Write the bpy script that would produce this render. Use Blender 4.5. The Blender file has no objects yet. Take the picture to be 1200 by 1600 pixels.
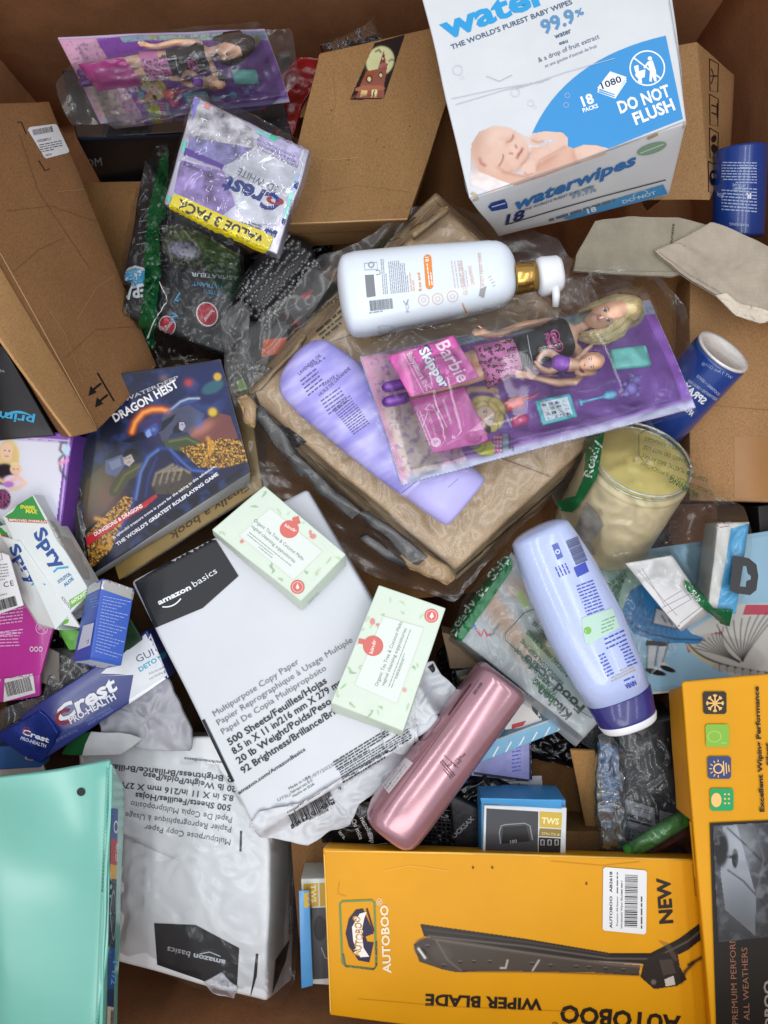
import bpy, math, random
import numpy as np
from mathutils import Vector, Matrix, noise
from mathutils.bvhtree import BVHTree
from mathutils.geometry import tessellate_polygon
R = random.Random(7)
S = bpy.context.scene
COL = S.collection
HC = 1.15; F = 1200.0
# ---------------------------------------------------------------- camera, world, lamps, exposure
cam = bpy.data.cameras.new('camera'); camo = bpy.data.objects.new('camera', cam); COL.objects.link(camo)
camo.location = (0, 0, HC); cam.sensor_width = 36; cam.lens = 27.0; cam.clip_start = .01; cam.clip_end = 50
S.camera = camo
w = bpy.data.worlds.new('World'); S.world = w; w.use_nodes = True
w.node_tree.nodes['Background'].inputs[0].default_value = (.90, .94, 1, 1)
w.node_tree.nodes['Background'].inputs[1].default_value = .78
def area(name, loc, aim, sx, sy, watts, color=(1, 1, 1)):
    l = bpy.data.lights.new(name, 'AREA'); l.shape = 'RECTANGLE'; l.size = sx; l.size_y = sy; l.energy = watts; l.color = color
    o = bpy.data.objects.new(name, l); COL.objects.link(o); o.location = loc
    o.rotation_euler = (Vector(aim) - Vector(loc)).to_track_quat('-Z', 'Y').to_euler()
    return o
for i, (lx, ly, wt) in enumerate([(-1.32, -.65, 12), (-.28, .2, 12), (.55, -.3, 10.5), (1.5, .1, 8)]):
    area('ceiling_tube_lamp', (lx, ly, 2.9), (lx, ly, 0), .13, 2.2, wt, (.96, .98, 1))
area('ceiling_panel_lamp', (-.1, -1.5, 2.7), (0, 0, .4), 1.3, .7, 13, (1, .98, .95))
S.view_settings.view_transform = 'Standard'; S.view_settings.look = 'None'
S.view_settings.exposure = 0; S.view_settings.gamma = 1
S.render.engine = 'CYCLES'
cy = S.cycles; cy.max_bounces = 8; cy.transparent_max_bounces = 24; cy.diffuse_bounces = 3; cy.glossy_bounces = 3
cy.transmission_bounces = 4; cy.caustics_reflective = False; cy.caustics_refractive = False
cy.use_denoising = True; cy.sample_clamp_indirect = 4
# ---------------------------------------------------------------- materials
def lin(h):
    if isinstance(h, str):
        h = h.lstrip('#'); h = h if len(h) == 6 else ''.join(a * 2 for a in h); c = [int(h[i:i + 2], 16) / 255 for i in (0, 2, 4)]
    else: c = h
    return tuple(x / 12.92 if x <= .04045 else ((x + .055) / 1.055) ** 2.4 for x in c) + (1,)
MATS = {}
def mat(col, rough=.5, metal=0, bump=0, bscale=200, var=.06, vscale=25, spec=.5, coat=0, film=0, kind='', stretch=(1, 1, 1), sss=0, wave=None, trans=0, alpha=1, rv=0):
    key = (str(col), rough, metal, bump, bscale, var, vscale, spec, coat, film, kind, stretch, sss, wave, trans, alpha, rv)
    if key in MATS: return MATS[key]
    m = bpy.data.materials.new((kind or 'surface') + '_material'); m.use_nodes = True; MATS[key] = m
    nt = m.node_tree; N = nt.nodes; L = nt.links; b = N['Principled BSDF']
    c = lin(col)
    b.inputs['Roughness'].default_value = rough; b.inputs['Metallic'].default_value = metal
    b.inputs['Specular IOR Level'].default_value = spec; b.inputs['Coat Weight'].default_value = coat
    b.inputs['Coat Roughness'].default_value = .12
    if film: b.inputs['Thin Film Thickness'].default_value = film; b.inputs['Thin Film IOR'].default_value = 1.5
    if sss: b.inputs['Subsurface Weight'].default_value = sss; b.inputs['Subsurface Radius'].default_value = (.01, .005, .004); b.inputs['Subsurface Scale'].default_value = .5
    b.inputs['Transmission Weight'].default_value = trans; b.inputs['Alpha'].default_value = alpha
    if kind == 'attr':
        a = N.new('ShaderNodeAttribute'); a.attribute_name = 'Col'; L.new(a.outputs['Color'], b.inputs['Base Color']); return m
    b.inputs['Base Color'].default_value = c
    tc = N.new('ShaderNodeTexCoord'); mp = N.new('ShaderNodeMapping'); mp.inputs['Scale'].default_value = stretch
    L.new(tc.outputs['Object'], mp.inputs[0])
    if var:
        n = N.new('ShaderNodeTexNoise'); n.inputs['Scale'].default_value = vscale; n.inputs['Detail'].default_value = 5; n.inputs['Roughness'].default_value = .65
        L.new(mp.outputs[0], n.inputs['Vector'])
        r = N.new('ShaderNodeValToRGB'); r.color_ramp.elements[0].position = .3; r.color_ramp.elements[1].position = .7
        r.color_ramp.elements[0].color = tuple(max(0, x * (1 - var * 2.2)) for x in c[:3]) + (1,)
        r.color_ramp.elements[1].color = tuple(min(1, x * (1 + var * 1.3)) for x in c[:3]) + (1,)
        L.new(n.outputs[0], r.inputs[0]); L.new(r.outputs[0], b.inputs['Base Color'])
        if rv:
            mr = N.new('ShaderNodeMapRange'); mr.inputs[3].default_value = max(0, rough - rv); mr.inputs[4].default_value = rough + rv
            L.new(n.outputs[0], mr.inputs[0]); L.new(mr.outputs[0], b.inputs['Roughness'])
        if kind == 'card':   # fibres, specks and faint flute lines of corrugated board
            f = N.new('ShaderNodeTexNoise'); f.inputs['Scale'].default_value = 900; f.inputs['Detail'].default_value = 2
            L.new(mp.outputs[0], f.inputs['Vector'])
            rr = N.new('ShaderNodeValToRGB'); rr.color_ramp.elements[0].position = .28; rr.color_ramp.elements[1].position = .62
            rr.color_ramp.elements[0].color = (.62, .6, .57, 1); rr.color_ramp.elements[1].color = (1.06, 1.06, 1.06, 1)
            mx = N.new('ShaderNodeMixRGB'); mx.blend_type = 'MULTIPLY'; mx.inputs[0].default_value = .7
            L.new(f.outputs[0], rr.inputs[0]); L.new(r.outputs[0], mx.inputs[1]); L.new(rr.outputs[0], mx.inputs[2])
            L.new(mx.outputs[0], b.inputs['Base Color'])
    if bump:
        if wave:
            n2 = N.new('ShaderNodeTexWave'); n2.inputs['Scale'].default_value = wave; n2.inputs['Distortion'].default_value = 1.5; n2.inputs['Detail'].default_value = 2
            n2b = N.new('ShaderNodeTexWave'); n2b.bands_direction = 'Y'; n2b.inputs['Scale'].default_value = wave; n2b.inputs['Distortion'].default_value = 1.5
            L.new(mp.outputs[0], n2.inputs['Vector']); L.new(mp.outputs[0], n2b.inputs['Vector'])
            ad = N.new('ShaderNodeMath'); ad.operation = 'MULTIPLY'; L.new(n2.outputs['Fac'], ad.inputs[0]); L.new(n2b.outputs['Fac'], ad.inputs[1]); src = ad.outputs[0]
            mm = N.new('ShaderNodeMixRGB'); mm.blend_type = 'MULTIPLY'; mm.inputs[0].default_value = .22
            if var: L.new(r.outputs[0], mm.inputs[1])
            else: mm.inputs[1].default_value = c
            L.new(src, mm.inputs[2]); L.new(mm.outputs[0], b.inputs['Base Color'])
        else:
            n2 = N.new('ShaderNodeTexNoise'); n2.inputs['Scale'].default_value = bscale; n2.inputs['Detail'].default_value = 4; L.new(mp.outputs[0], n2.inputs['Vector']); src = n2.outputs[0]
        bp = N.new('ShaderNodeBump'); bp.inputs['Strength'].default_value = bump; bp.inputs['Distance'].default_value = .002
        L.new(src, bp.inputs['Height']); L.new(bp.outputs[0], b.inputs['Normal'])
    return m
def film_mat(tint='#f4f6f8', haze=.05, rough=.09, scale=38, strength=.9, name='clear_film', base=.05, dark=0, fr_=.6):
    key = ('film', tint, haze, rough, scale, strength, name, base, dark, fr_)
    if key in MATS: return MATS[key]
    m = bpy.data.materials.new(name + '_material'); m.use_nodes = True; MATS[key] = m
    nt = m.node_tree; N = nt.nodes; L = nt.links; N.remove(N['Principled BSDF']); out = N['Material Output']
    tc = N.new('ShaderNodeTexCoord')
    n1 = N.new('ShaderNodeTexNoise'); n1.inputs['Scale'].default_value = scale * .5; n1.inputs['Detail'].default_value = .6; n1.inputs['Distortion'].default_value = 1.2
    n1.inputs['Roughness'].default_value = .45
    mpf = N.new('ShaderNodeMapping'); mpf.inputs['Rotation'].default_value = (0, 0, (scale * 1.7) % 3); mpf.inputs['Scale'].default_value = (1.7, .4, 1); L.new(tc.outputs['Object'], mpf.inputs[0])
    L.new(mpf.outputs[0], n1.inputs['Vector'])
    v = N.new('ShaderNodeTexVoronoi'); v.feature = 'DISTANCE_TO_EDGE'; v.inputs['Scale'].default_value = scale * .32
    wp = N.new('ShaderNodeVectorMath'); wp.operation = 'MULTIPLY_ADD'; wp.inputs[1].default_value = (.05,) * 3
    L.new(n1.outputs[1], wp.inputs[0]); L.new(tc.outputs['Object'], wp.inputs[2]); L.new(wp.outputs[0], v.inputs['Vector'])
    rp = N.new('ShaderNodeMapRange'); rp.inputs[2].default_value = .10; L.new(v.outputs['Distance'], rp.inputs[0])
    ad = N.new('ShaderNodeMath'); ad.operation = 'MULTIPLY_ADD'; ad.inputs[1].default_value = .03
    L.new(rp.outputs[0], ad.inputs[0]); L.new(n1.outputs[0], ad.inputs[2])
    bp = N.new('ShaderNodeBump'); bp.inputs['Strength'].default_value = strength * .62; bp.inputs['Distance'].default_value = .006; L.new(ad.outputs[0], bp.inputs['Height'])
    g = N.new('ShaderNodeBsdfGlossy'); g.inputs['Roughness'].default_value = rough + (.07 if rough > .05 else 0); L.new(bp.outputs[0], g.inputs['Normal'])
    t = N.new('ShaderNodeBsdfTransparent'); t.inputs[0].default_value = lin(tint)
    d = N.new('ShaderNodeBsdfDiffuse'); d.inputs[0].default_value = (.85, .86, .88, 1) if not dark else (.03, .03, .035, 1)
    fr = N.new('ShaderNodeFresnel'); fr.inputs[0].default_value = 1.38
    a2 = N.new('ShaderNodeMath'); a2.operation = 'MULTIPLY_ADD'; a2.inputs[1].default_value = fr_; a2.inputs[2].default_value = base; a2.use_clamp = True; L.new(fr.outputs[0], a2.inputs[0])
    m1 = N.new('ShaderNodeMixShader'); m1.inputs[0].default_value = haze; L.new(t.outputs[0], m1.inputs[1]); L.new(d.outputs[0], m1.inputs[2])
    m2 = N.new('ShaderNodeMixShader'); L.new(a2.outputs[0], m2.inputs[0]); L.new(m1.outputs[0], m2.inputs[1]); L.new(g.outputs[0], m2.inputs[2])
    L.new(m2.outputs[0], out.inputs[0])
    return m
def card(col='#b08a60', var=.07, bump=.12): return mat(col, .85, 0, bump, 260, var, 14, spec=.15, kind='card', stretch=(1, .45, 1))
def ink(col, rough=.45, metal=0, **k): return mat(col, rough, metal, var=0, kind='ink', spec=.35, **k)
# ---------------------------------------------------------------- geometry
def W(px, py, z):
    d = HC - z
    return Vector(((px - 600) / F * d, (800 - py) / F * d, z))
def PX(v):
    d = HC - v.z
    return v.x / d * F + 600, 800 - v.y / d * F
class Thing:
    def __init__(s, name, label, cat, at=None, group=None, M=None, parent=None, kind=None):
        s.M = M or Matrix.Translation(at if at is not None else Vector((0, 0, 0))); s.I = s.M.inverted()
        s.e = bpy.data.objects.new(name, None); COL.objects.link(s.e); s.e.matrix_world = s.M; s.e.empty_display_size = .02
        s.e['label'] = label; s.e['category'] = cat
        if group: s.e['group'] = group
        if kind: s.e['kind'] = kind
        s.b = []; s.first = None
    def mesh(s, name, V, Fc, m, smooth=True, solid=True, mi=None, parent=None, label=None, cols=None):
        me = bpy.data.meshes.new(name)
        P = np.array([tuple(v) for v in V], dtype=np.float64); I = np.array(s.I)
        P = P @ I[:3, :3].T + I[:3, 3]
        me.from_pydata(P.tolist(), [], [tuple(f) for f in Fc])
        for k in (m if isinstance(m, (list, tuple)) else [m]): me.materials.append(k)
        if mi is not None: me.polygons.foreach_set('material_index', mi)
        if smooth: me.polygons.foreach_set('use_smooth', [True] * len(Fc))
        if cols is not None:
            at = me.color_attributes.new('Col', 'FLOAT_COLOR', 'POINT'); at.data.foreach_set('color', np.asarray(cols, dtype=np.float32).ravel())
        me.update()
        o = bpy.data.objects.new(name, me); COL.objects.link(o); o.parent = parent or s.e
        if label: o['label'] = label
        if s.first is None: s.first = o
        if solid: s.b.append(BVHTree.FromPolygons([Vector(v) for v in V], [tuple(f) for f in Fc]))
        return o
def cuts(L, r, step):
    r = min(r, L * .45); n = max(1, round((L - 2 * r) / step))
    return [0, r * .3, r * .65] + [r + (L - 2 * r) * i / n for i in range(n + 1)] + [L - r * .65, L - r * .3, L]
def nz(p, f, sd=0): return noise.noise_vector(Vector((p.x * f + sd, p.y * f + sd * 1.7, p.z * f)))
def hexa(t, name, top, th=.02, bot=None, r=.0012, m=None, amp=.0005, fr=22, step=.012, parent=None, label=None, solid=True, creases=(), bulge=0, bend=None):
    A = [W(*p) for p in top]
    if bot: B = [W(*p) for p in bot]
    else:
        n = (A[2] - A[0]).cross(A[3] - A[1]).normalized()
        if n.z < 0: n = -n
        B = [a - n * th for a in A]
    Lx = ((A[1] - A[0]).length + (A[2] - A[3]).length) / 2; Ly = ((A[3] - A[0]).length + (A[2] - A[1]).length) / 2; Lz = sum((A[i] - B[i]).length for i in range(4)) / 4
    r = min(r, Lz * .45)
    U = [cuts(Lx, r, step), cuts(Ly, r, step), cuts(Lz, r, max(step, .015))]; D = (Lx, Ly, Lz); idx = {}; V = []; Fc = []
    def P(i, j, k):
        q = (i, j, k)
        if q in idx: return idx[q]
        p = Vector((U[0][i], U[1][j], U[2][k])); c = Vector([min(max(p[a], r), D[a] - r) for a in range(3)]); dd = p - c
        if dd.length > 1e-9: p = c + dd.normalized() * r
        u, v, w_ = p.x / Lx, p.y / Ly, p.z / Lz
        t_ = A[0].lerp(A[1], u).lerp(A[3].lerp(A[2], u), v); b_ = B[0].lerp(B[1], u).lerp(B[3].lerp(B[2], u), v)
        x = b_.lerp(t_, w_)
        if bulge: x = x + (t_ - b_).normalized() * bulge * 16 * u * (1 - u) * v * (1 - v) * (w_ - .5) * 2
        if bend: x = x + Vector(bend(u, v, w_))
        if amp: x = x + nz(x, fr, len(name)) * amp
        idx[q] = len(V); V.append(x); return idx[q]
    n = [len(a) - 1 for a in U]
    for a in range(3):
        b, c = (a + 1) % 3, (a + 2) % 3
        for s_ in (0, n[a]):
            for i in range(n[b]):
                for j in range(n[c]):
                    def mk(x, y):
                        q = [0, 0, 0]; q[a] = s_; q[b] = x; q[c] = y; return P(*q)
                    f = [mk(i, j), mk(i + 1, j), mk(i + 1, j + 1), mk(i, j + 1)]
                    Fc.append(f if s_ else f[::-1])
    # top face winding depends on the corner order given
    if (A[1] - A[0]).cross(A[3] - A[0]).dot(A[0] - B[0]) < 0: Fc = [f[::-1] for f in Fc]
    return t.mesh(name, V, Fc, m, True, solid, parent=parent, label=label)
def loft(t, name, secs, up, m, N=48, ridges=None, cap=True, parent=None, label=None, solid=True, amp=0, fr=30, lat=None):
    """secs: (centre, half width, half thickness, exponent)"""
    V = []; Fc = []; up = Vector(up).normalized(); k = len(secs)
    ax0 = (secs[-1][0] - secs[0][0]).normalized()
    for i, (c, hw, ht, ex) in enumerate(secs):
        ax = ax0 if lat is None else ((secs[min(i + 1, k - 1)][0] - secs[max(i - 1, 0)][0]).normalized() if (secs[min(i + 1, k - 1)][0] - secs[max(i - 1, 0)][0]).length > 1e-7 else ax0)
        l = ax.cross(up).normalized(); u2 = l.cross(ax).normalized()
        for j in range(N):
            a = 2 * math.pi * j / N; ca, sa = math.cos(a), math.sin(a)
            x = math.copysign(abs(ca) ** (2 / ex), ca) * hw; y = math.copysign(abs(sa) ** (2 / ex), sa) * ht
            if ridges and i in ridges: x *= 1 + .02 * (j % 2); y *= 1 + .02 * (j % 2)
            p = c + l * x + u2 * y
            if amp: p = p + nz(p, fr, 3) * amp
            V.append(p)
    for i in range(k - 1):
        for j in range(N): Fc.append((i * N + j, (i + 1) * N + j, (i + 1) * N + (j + 1) % N, i * N + (j + 1) % N))
    if cap:
        for q, rev in ((0, 0), (k - 1, 1)):
            ci = len(V); V.append(sum((V[q * N + j] for j in range(N)), Vector()) / N)
            for j in range(N):
                f = (ci, q * N + j, q * N + (j + 1) % N); Fc.append(f[::-1] if rev else f)
    return t.mesh(name, V, Fc, m, True, solid, parent=parent, label=label)
def tube(t, name, pts, rad, m, N=10, parent=None, solid=True, label=None):
    secs = [(p, (rad[i] if isinstance(rad, (list, tuple)) else rad), (rad[i] if isinstance(rad, (list, tuple)) else rad), 2) for i, p in enumerate(pts)]
    return loft(t, name, secs, (0.03, 0.05, 1), m, N, parent=parent, solid=solid, lat=1, label=label)
def resample(pts, K, jit=0, sd=1):
    n = len(pts); seg = []; tot = 0
    for i in range(n):
        a, b = pts[i], pts[(i + 1) % n]; l = math.hypot(b[0] - a[0], b[1] - a[1]); seg.append((tot, l, a, b)); tot += l
    out = []; i = 0
    for k in range(K):
        s = tot * k / K
        while i < n - 1 and seg[i + 1][0] <= s: i += 1
        t0, l, a, b = seg[i]; f = (s - t0) / max(l, 1e-6); x = a[0] + (b[0] - a[0]) * f; y = a[1] + (b[1] - a[1]) * f
        if jit:
            v = noise.noise_vector(Vector((x / 22, y / 22, sd))); x += v.x * jit; y += v.y * jit
        out.append((x, y))
    return out
def ray(bs, px, py, full=False):
    o = Vector((0, 0, HC)); d = Vector(((px - 600) / F, (800 - py) / F, -1)).normalized(); best = None
    for b in bs:
        h = b.ray_cast(o, d)
        if h[0] is not None and (best is None or h[3] < best[3]): best = h
    return best
def drape(t, name, outline, bs, m, off=.003, amp=.003, zmiss=.3, K=130, Rn=34, it=12, c=None, fq=26, jit=3, sd=1, edge=0, th=0, solid=True, aniso=(1, 1), parent=None, folds=None):
    """a film laid over the things in bs: a ring grid from the centre to the outline, lifted over what lies below it"""
    P = resample(outline, K, jit, sd)
    if c is None: c = (sum(p[0] for p in P) / K, sum(p[1] for p in P) / K)
    X = np.zeros((Rn + 1, K)); Y = np.zeros((Rn + 1, K))
    for i in range(Rn + 1):
        f = (i / Rn) ** .85 if i else .004
        for j in range(K): X[i, j] = c[0] + (P[j][0] - c[0]) * f; Y[i, j] = c[1] + (P[j][1] - c[1]) * f
    H = np.full((Rn + 1, K), -9.)
    for i in range(Rn + 1):
        for j in range(K):
            h = ray(bs, X[i, j], Y[i, j])
            if h: H[i, j] = h[0].z
    miss = H < -1; Z = np.where(miss, zmiss, H + off)
    lo = np.where(miss, zmiss - .2, H + off * .8)
    for _ in range(it):
        Zp = np.vstack([Z[:1], Z, Z[-1:]])
        Z = .25 * (Zp[:-2] + Zp[2:]) + .25 * (np.roll(Z, 1, 1) + np.roll(Z, -1, 1)); Z[0, :] = Z[0, :].mean()
        Z = np.maximum(Z, lo)
    V = []; fr_ = random.Random(sd * 7 + 1); nf = (8 if th == 0 else 0) if folds is None else folds
    for _ in range(nf):   # long straight folds of the film
        a = P[fr_.randrange(K)]; b = P[fr_.randrange(K)]; f1, f2 = fr_.uniform(.55, 1), fr_.uniform(.1, .9)
        x1, y1 = c[0] + (a[0] - c[0]) * f1, c[1] + (a[1] - c[1]) * f1; x2, y2 = c[0] + (b[0] - c[0]) * f2, c[1] + (b[1] - c[1]) * f2
        l2 = (x2 - x1) ** 2 + (y2 - y1) ** 2 + 1; tt = np.clip(((X - x1) * (x2 - x1) + (Y - y1) * (y2 - y1)) / l2, 0, 1)
        bow = 6 * np.sin(tt * 3.14) * fr_.uniform(-1, 1); dd = np.hypot(X - x1 - tt * (x2 - x1), Y - y1 - tt * (y2 - y1) + bow)
        Z = Z + .0032 * fr_.uniform(.5, 1) * np.exp(-dd / 4.5) * np.sin(np.clip(tt, .02, .98) * 3.14)
    for i in range(Rn + 1):
        for j in range(K):
            x, y = X[i, j], Y[i, j]; ca = aniso[0]; v = Vector((x / fq * aniso[0], y / fq * aniso[1], sd * 3.3))
            v2 = v + noise.noise_vector(v * .6) * .9
            rg = (1 - math.sqrt(noise.noise(v2) ** 2 + .004) * 2.2) * .75 + (1 - math.sqrt(noise.noise(v2 * 1.9) ** 2 + .006) * 2.2) * .25
            z = Z[i, j] + amp * max(rg, -.2) - edge * (i / Rn) ** 8
            V.append(W(x, y, z))
    Fc = []
    for i in range(Rn):
        for j in range(K): Fc.append((i * K + j, (i + 1) * K + j, (i + 1) * K + (j + 1) % K, i * K + (j + 1) % K))
    Fc.append(tuple(range(K)))
    # wind so that normals face up
    a, b, c3 = V[Fc[len(Fc) // 2][0]], V[Fc[len(Fc) // 2][1]], V[Fc[len(Fc) // 2][2]]
    if (b - a).cross(c3 - a).z < 0: Fc = [f[::-1] for f in Fc]
    if th:
        n0 = len(V); V = V + [v - Vector((0, 0, th)) for v in V]
        Fc = Fc + [tuple(i + n0 for i in f[::-1]) for f in Fc]
        for j in range(K):
            a, b = Rn * K + j, Rn * K + (j + 1) % K; Fc.append((a, a + n0, b + n0, b))
    return t.mesh(name, V, Fc, m, True, solid, parent=parent)
# ---------------------------------------------------------------- glyphs
CH = "ABCDEFGHIJKLMNOPQRSTUVWXYZabcdefghijklmnopqrstuvwxyz0123456789.,:;/%&@®™'’!-+*()•àóéÓÉ"
GL = {}
def bake():
    tmp = []
    for wt, off in ((0, 0), (1, .018), (2, .034)):
        for c in CH:
            for s in (c, 'I' + c + 'I'):
                if wt and s != c: continue
                cu = bpy.data.curves.new('g', 'FONT'); cu.body = s; cu.size = 1; cu.resolution_u = 2; cu.offset = off
                o = bpy.data.objects.new('g', cu); COL.objects.link(o); tmp.append((wt, c, s != c, o, cu))
    cu = bpy.data.curves.new('g', 'FONT'); cu.body = 'II'; o = bpy.data.objects.new('g', cu); COL.objects.link(o); tmp.append((0, 'II', True, o, cu))
    dg = bpy.context.evaluated_depsgraph_get(); wd = {}
    for wt, c, pair, o, cu in tmp:
        me = o.evaluated_get(dg).to_mesh(); v = [(p.co.x, p.co.y) for p in me.vertices]
        if pair: wd[c] = max(p[0] for p in v) - min(p[0] for p in v)
        else: GL[(wt, c)] = (v, [tuple(p.vertices) for p in me.polygons])
        o.evaluated_get(dg).to_mesh_clear()
    for c in CH: GL[('w', c)] = wd[c] - wd['II']
    for wt, c, pair, o, cu in tmp: bpy.data.objects.remove(o); bpy.data.curves.remove(cu)
bake()
CAP = max(p[1] for p in GL[(0, 'H')][0])
# ---------------------------------------------------------------- print laid on surfaces
def subdiv(V, T, mx):
    V = list(V); T = [tuple(t) for t in T]; cache = {}
    def mid(a, b):
        k = (min(a, b), max(a, b))
        if k not in cache: cache[k] = len(V); V.append(((V[a][0] + V[b][0]) / 2, (V[a][1] + V[b][1]) / 2))
        return cache[k]
    out = []; st = T
    while st:
        t = st.pop()
        e = [math.hypot(V[t[i]][0] - V[t[(i + 1) % 3]][0], V[t[i]][1] - V[t[(i + 1) % 3]][1]) for i in range(3)]; i = e.index(max(e))
        if e[i] <= mx: out.append(t); continue
        m = mid(t[i], t[(i + 1) % 3]); st.append((t[i], m, t[(i + 2) % 3])); st.append((m, t[(i + 1) % 3], t[(i + 2) % 3]))
    return V, out
class Print:
    def __init__(s, t, name='print', bs=None, mx=9, base=.00035, parent=None):
        s.t = t; s.n = name; s.bs = bs or t.b; s.V = []; s.F = []; s.mi = []; s.ms = []; s.rg = []; s.k = 0; s.mx = mx; s.base = base; s.par = parent or getattr(t, 'first', None)
    def add(s, V, T, m, k=None, mx=None):
        if isinstance(m, str): m = ink(m)
        if m not in s.ms: s.ms.append(m)
        mi = s.ms.index(m); V, T = subdiv(V, T, mx or s.mx); off = s.base + .00003 * (s.k if k is None else k); ids = []; f0 = len(s.F)
        for x, y in V:
            h = ray(s.bs, x, y)
            if h is None: ids.append(None); continue
            n = h[1]; d = Vector(((x - 600) / F, (800 - y) / F, -1))
            if n.dot(d) > 0: n = -n
            s.V.append(h[0] + n * off); ids.append(len(s.V) - 1)
        for t in T:
            q = [ids[i] for i in t]
            if None in q: continue
            a, b, c = [s.V[i] for i in q]
            if max((a - b).length, (b - c).length, (a - c).length) > .035: continue
            if (b - a).cross(c - a).z < 0: q = q[::-1]
            s.F.append(q); s.mi.append(mi)
        if len(s.F) > f0: s.rg.append((f0, len(s.F), min(v[0] for v in V), min(v[1] for v in V), max(v[0] for v in V), max(v[1] for v in V)))
    def poly(s, pts, m, layer=True):
        if layer: s.k += 1
        T = tessellate_polygon([[Vector((p[0], p[1], 0)) for p in pts]]); s.add([(p[0], p[1]) for p in pts], T, m)
    def quad(s, p0, p1, h, m, up=None, layer=True):
        d = (p1[0] - p0[0], p1[1] - p0[1]); l = math.hypot(*d); u = up or (d[1] / l, -d[0] / l)
        s.poly([p0, p1, (p1[0] + u[0] * h, p1[1] + u[1] * h), (p0[0] + u[0] * h, p0[1] + u[1] * h)], m, layer)
    def ell(s, c, rx, ry, m, rot=0, n=28, a0=0, a1=360, ring=None, layer=True):
        ca, sa = math.cos(math.radians(rot)), math.sin(math.radians(rot))
        def pt(a, f=1): x = rx * f * math.cos(a); y = ry * f * math.sin(a); return (c[0] + x * ca - y * sa, c[1] + x * sa + y * ca)
        A = [math.radians(a0 + (a1 - a0) * i / n) for i in range(n + 1)]
        if layer: s.k += 1
        if ring:
            V = [pt(a) for a in A] + [pt(a, ring) for a in A]; k = n + 1; T = []
            for i in range(n): T += [(i, i + 1, k + i), (i + 1, k + i + 1, k + i)]
            s.add(V, T, m)
        else:
            V = [pt(a) for a in A]; V = V + [c]; s.add(V, [(i, i + 1, n + 1) for i in range(n)], m)
    def line(s, pts, wd, m, layer=False):
        if layer: s.k += 1
        V = []; n = len(pts); T = []
        for i, p in enumerate(pts):
            a = pts[max(0, i - 1)]; b = pts[min(n - 1, i + 1)]; l = math.hypot(b[0] - a[0], b[1] - a[1]) or 1
            w_ = (wd[i] if isinstance(wd, (list, tuple)) else wd) / 2
            nx, ny = -(b[1] - a[1]) / l * w_, (b[0] - a[0]) / l * w_; V += [(p[0] + nx, p[1] + ny), (p[0] - nx, p[1] - ny)]
        for i in range(n - 1): T += [(2 * i, 2 * i + 1, 2 * i + 2), (2 * i + 1, 2 * i + 3, 2 * i + 2)]
        s.add(V, T, m, s.k + .7)
    def text(s, st, p0, p1, h, m, wt=0, sh=0, up=None, arc=0, track=0):
        d = (p1[0] - p0[0], p1[1] - p0[1]); L = math.hypot(*d); d = (d[0] / L, d[1] / L); u = up or (d[1], -d[0])
        w_ = sum(GL.get(('w', c), .3) + track for c in st); sx = L / w_; sy = h / CAP; x = 0; V = []; T = []
        for c in st:
            if (wt, c) in GL:
                gv, gf = GL[(wt, c)]; n0 = len(V)
                for a, b in gv:
                    X = (x + a + sh * b) * sx; Y = b * sy
                    if arc: Y += arc * 4 * (X / L) * (1 - X / L)
                    V.append((p0[0] + d[0] * X + u[0] * Y, p0[1] + d[1] * X + u[1] * Y))
                for f in gf:
                    for i in range(1, len(f) - 1): T.append((n0 + f[0], n0 + f[i], n0 + f[i + 1]))
            x += GL.get(('w', c), .3) + track
        s.add(V, T, m, s.k + 1, max(s.mx, 9))
    def bars(s, p0, p1, h, m='#15151a', up=None, sd=1, n=34):
        r = random.Random(sd); d = (p1[0] - p0[0], p1[1] - p0[1]); L = math.hypot(*d); d = (d[0] / L, d[1] / L); u = up or (d[1], -d[0]); x = 0; un = L / (n * 2)
        while x < L - un:
            w_ = un * r.choice((.7, .7, 1.3, 2)); a = (p0[0] + d[0] * x, p0[1] + d[1] * x); b = (a[0] + d[0] * w_, a[1] + d[1] * w_)
            s.add([a, b, (b[0] + u[0] * h, b[1] + u[1] * h), (a[0] + u[0] * h, a[1] + u[1] * h)], [(0, 1, 2), (0, 2, 3)], m, s.k + 1, s.mx * 1.3); x += w_ + un * r.choice((.7, 1.2))
    def lines(s, p0, p1, n, gap, m, h=None, up=None, sd=1, last=.6, ragged=0):
        """small print: n lines of short dashes, each dash a word too small to read"""
        r = random.Random(sd); d = (p1[0] - p0[0], p1[1] - p0[1]); L = math.hypot(*d); d = (d[0] / L, d[1] / L); u = up or (d[1], -d[0]); h = h or gap * .5
        for i in range(n):
            x = 0; E = L * (last if i == n - 1 else 1 - ragged * r.random()); b0 = (p0[0] - u[0] * gap * i, p0[1] - u[1] * gap * i)
            while x < E - 1:
                w_ = min(r.uniform(2, 7) * max(h, 1.2) * .8, E - x); a = (b0[0] + d[0] * x, b0[1] + d[1] * x); b = (a[0] + d[0] * w_, a[1] + d[1] * w_)
                s.add([a, b, (b[0] + u[0] * h, b[1] + u[1] * h), (a[0] + u[0] * h, a[1] + u[1] * h)], [(0, 1, 2), (0, 2, 3)], m, s.k + 1, s.mx * 1.3); x += w_ + h * .75
    def next(s, name=None): s.done(); s.V = []; s.F = []; s.mi = []; s.ms = []; s.rg = []; s.n = name or s.n
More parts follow.
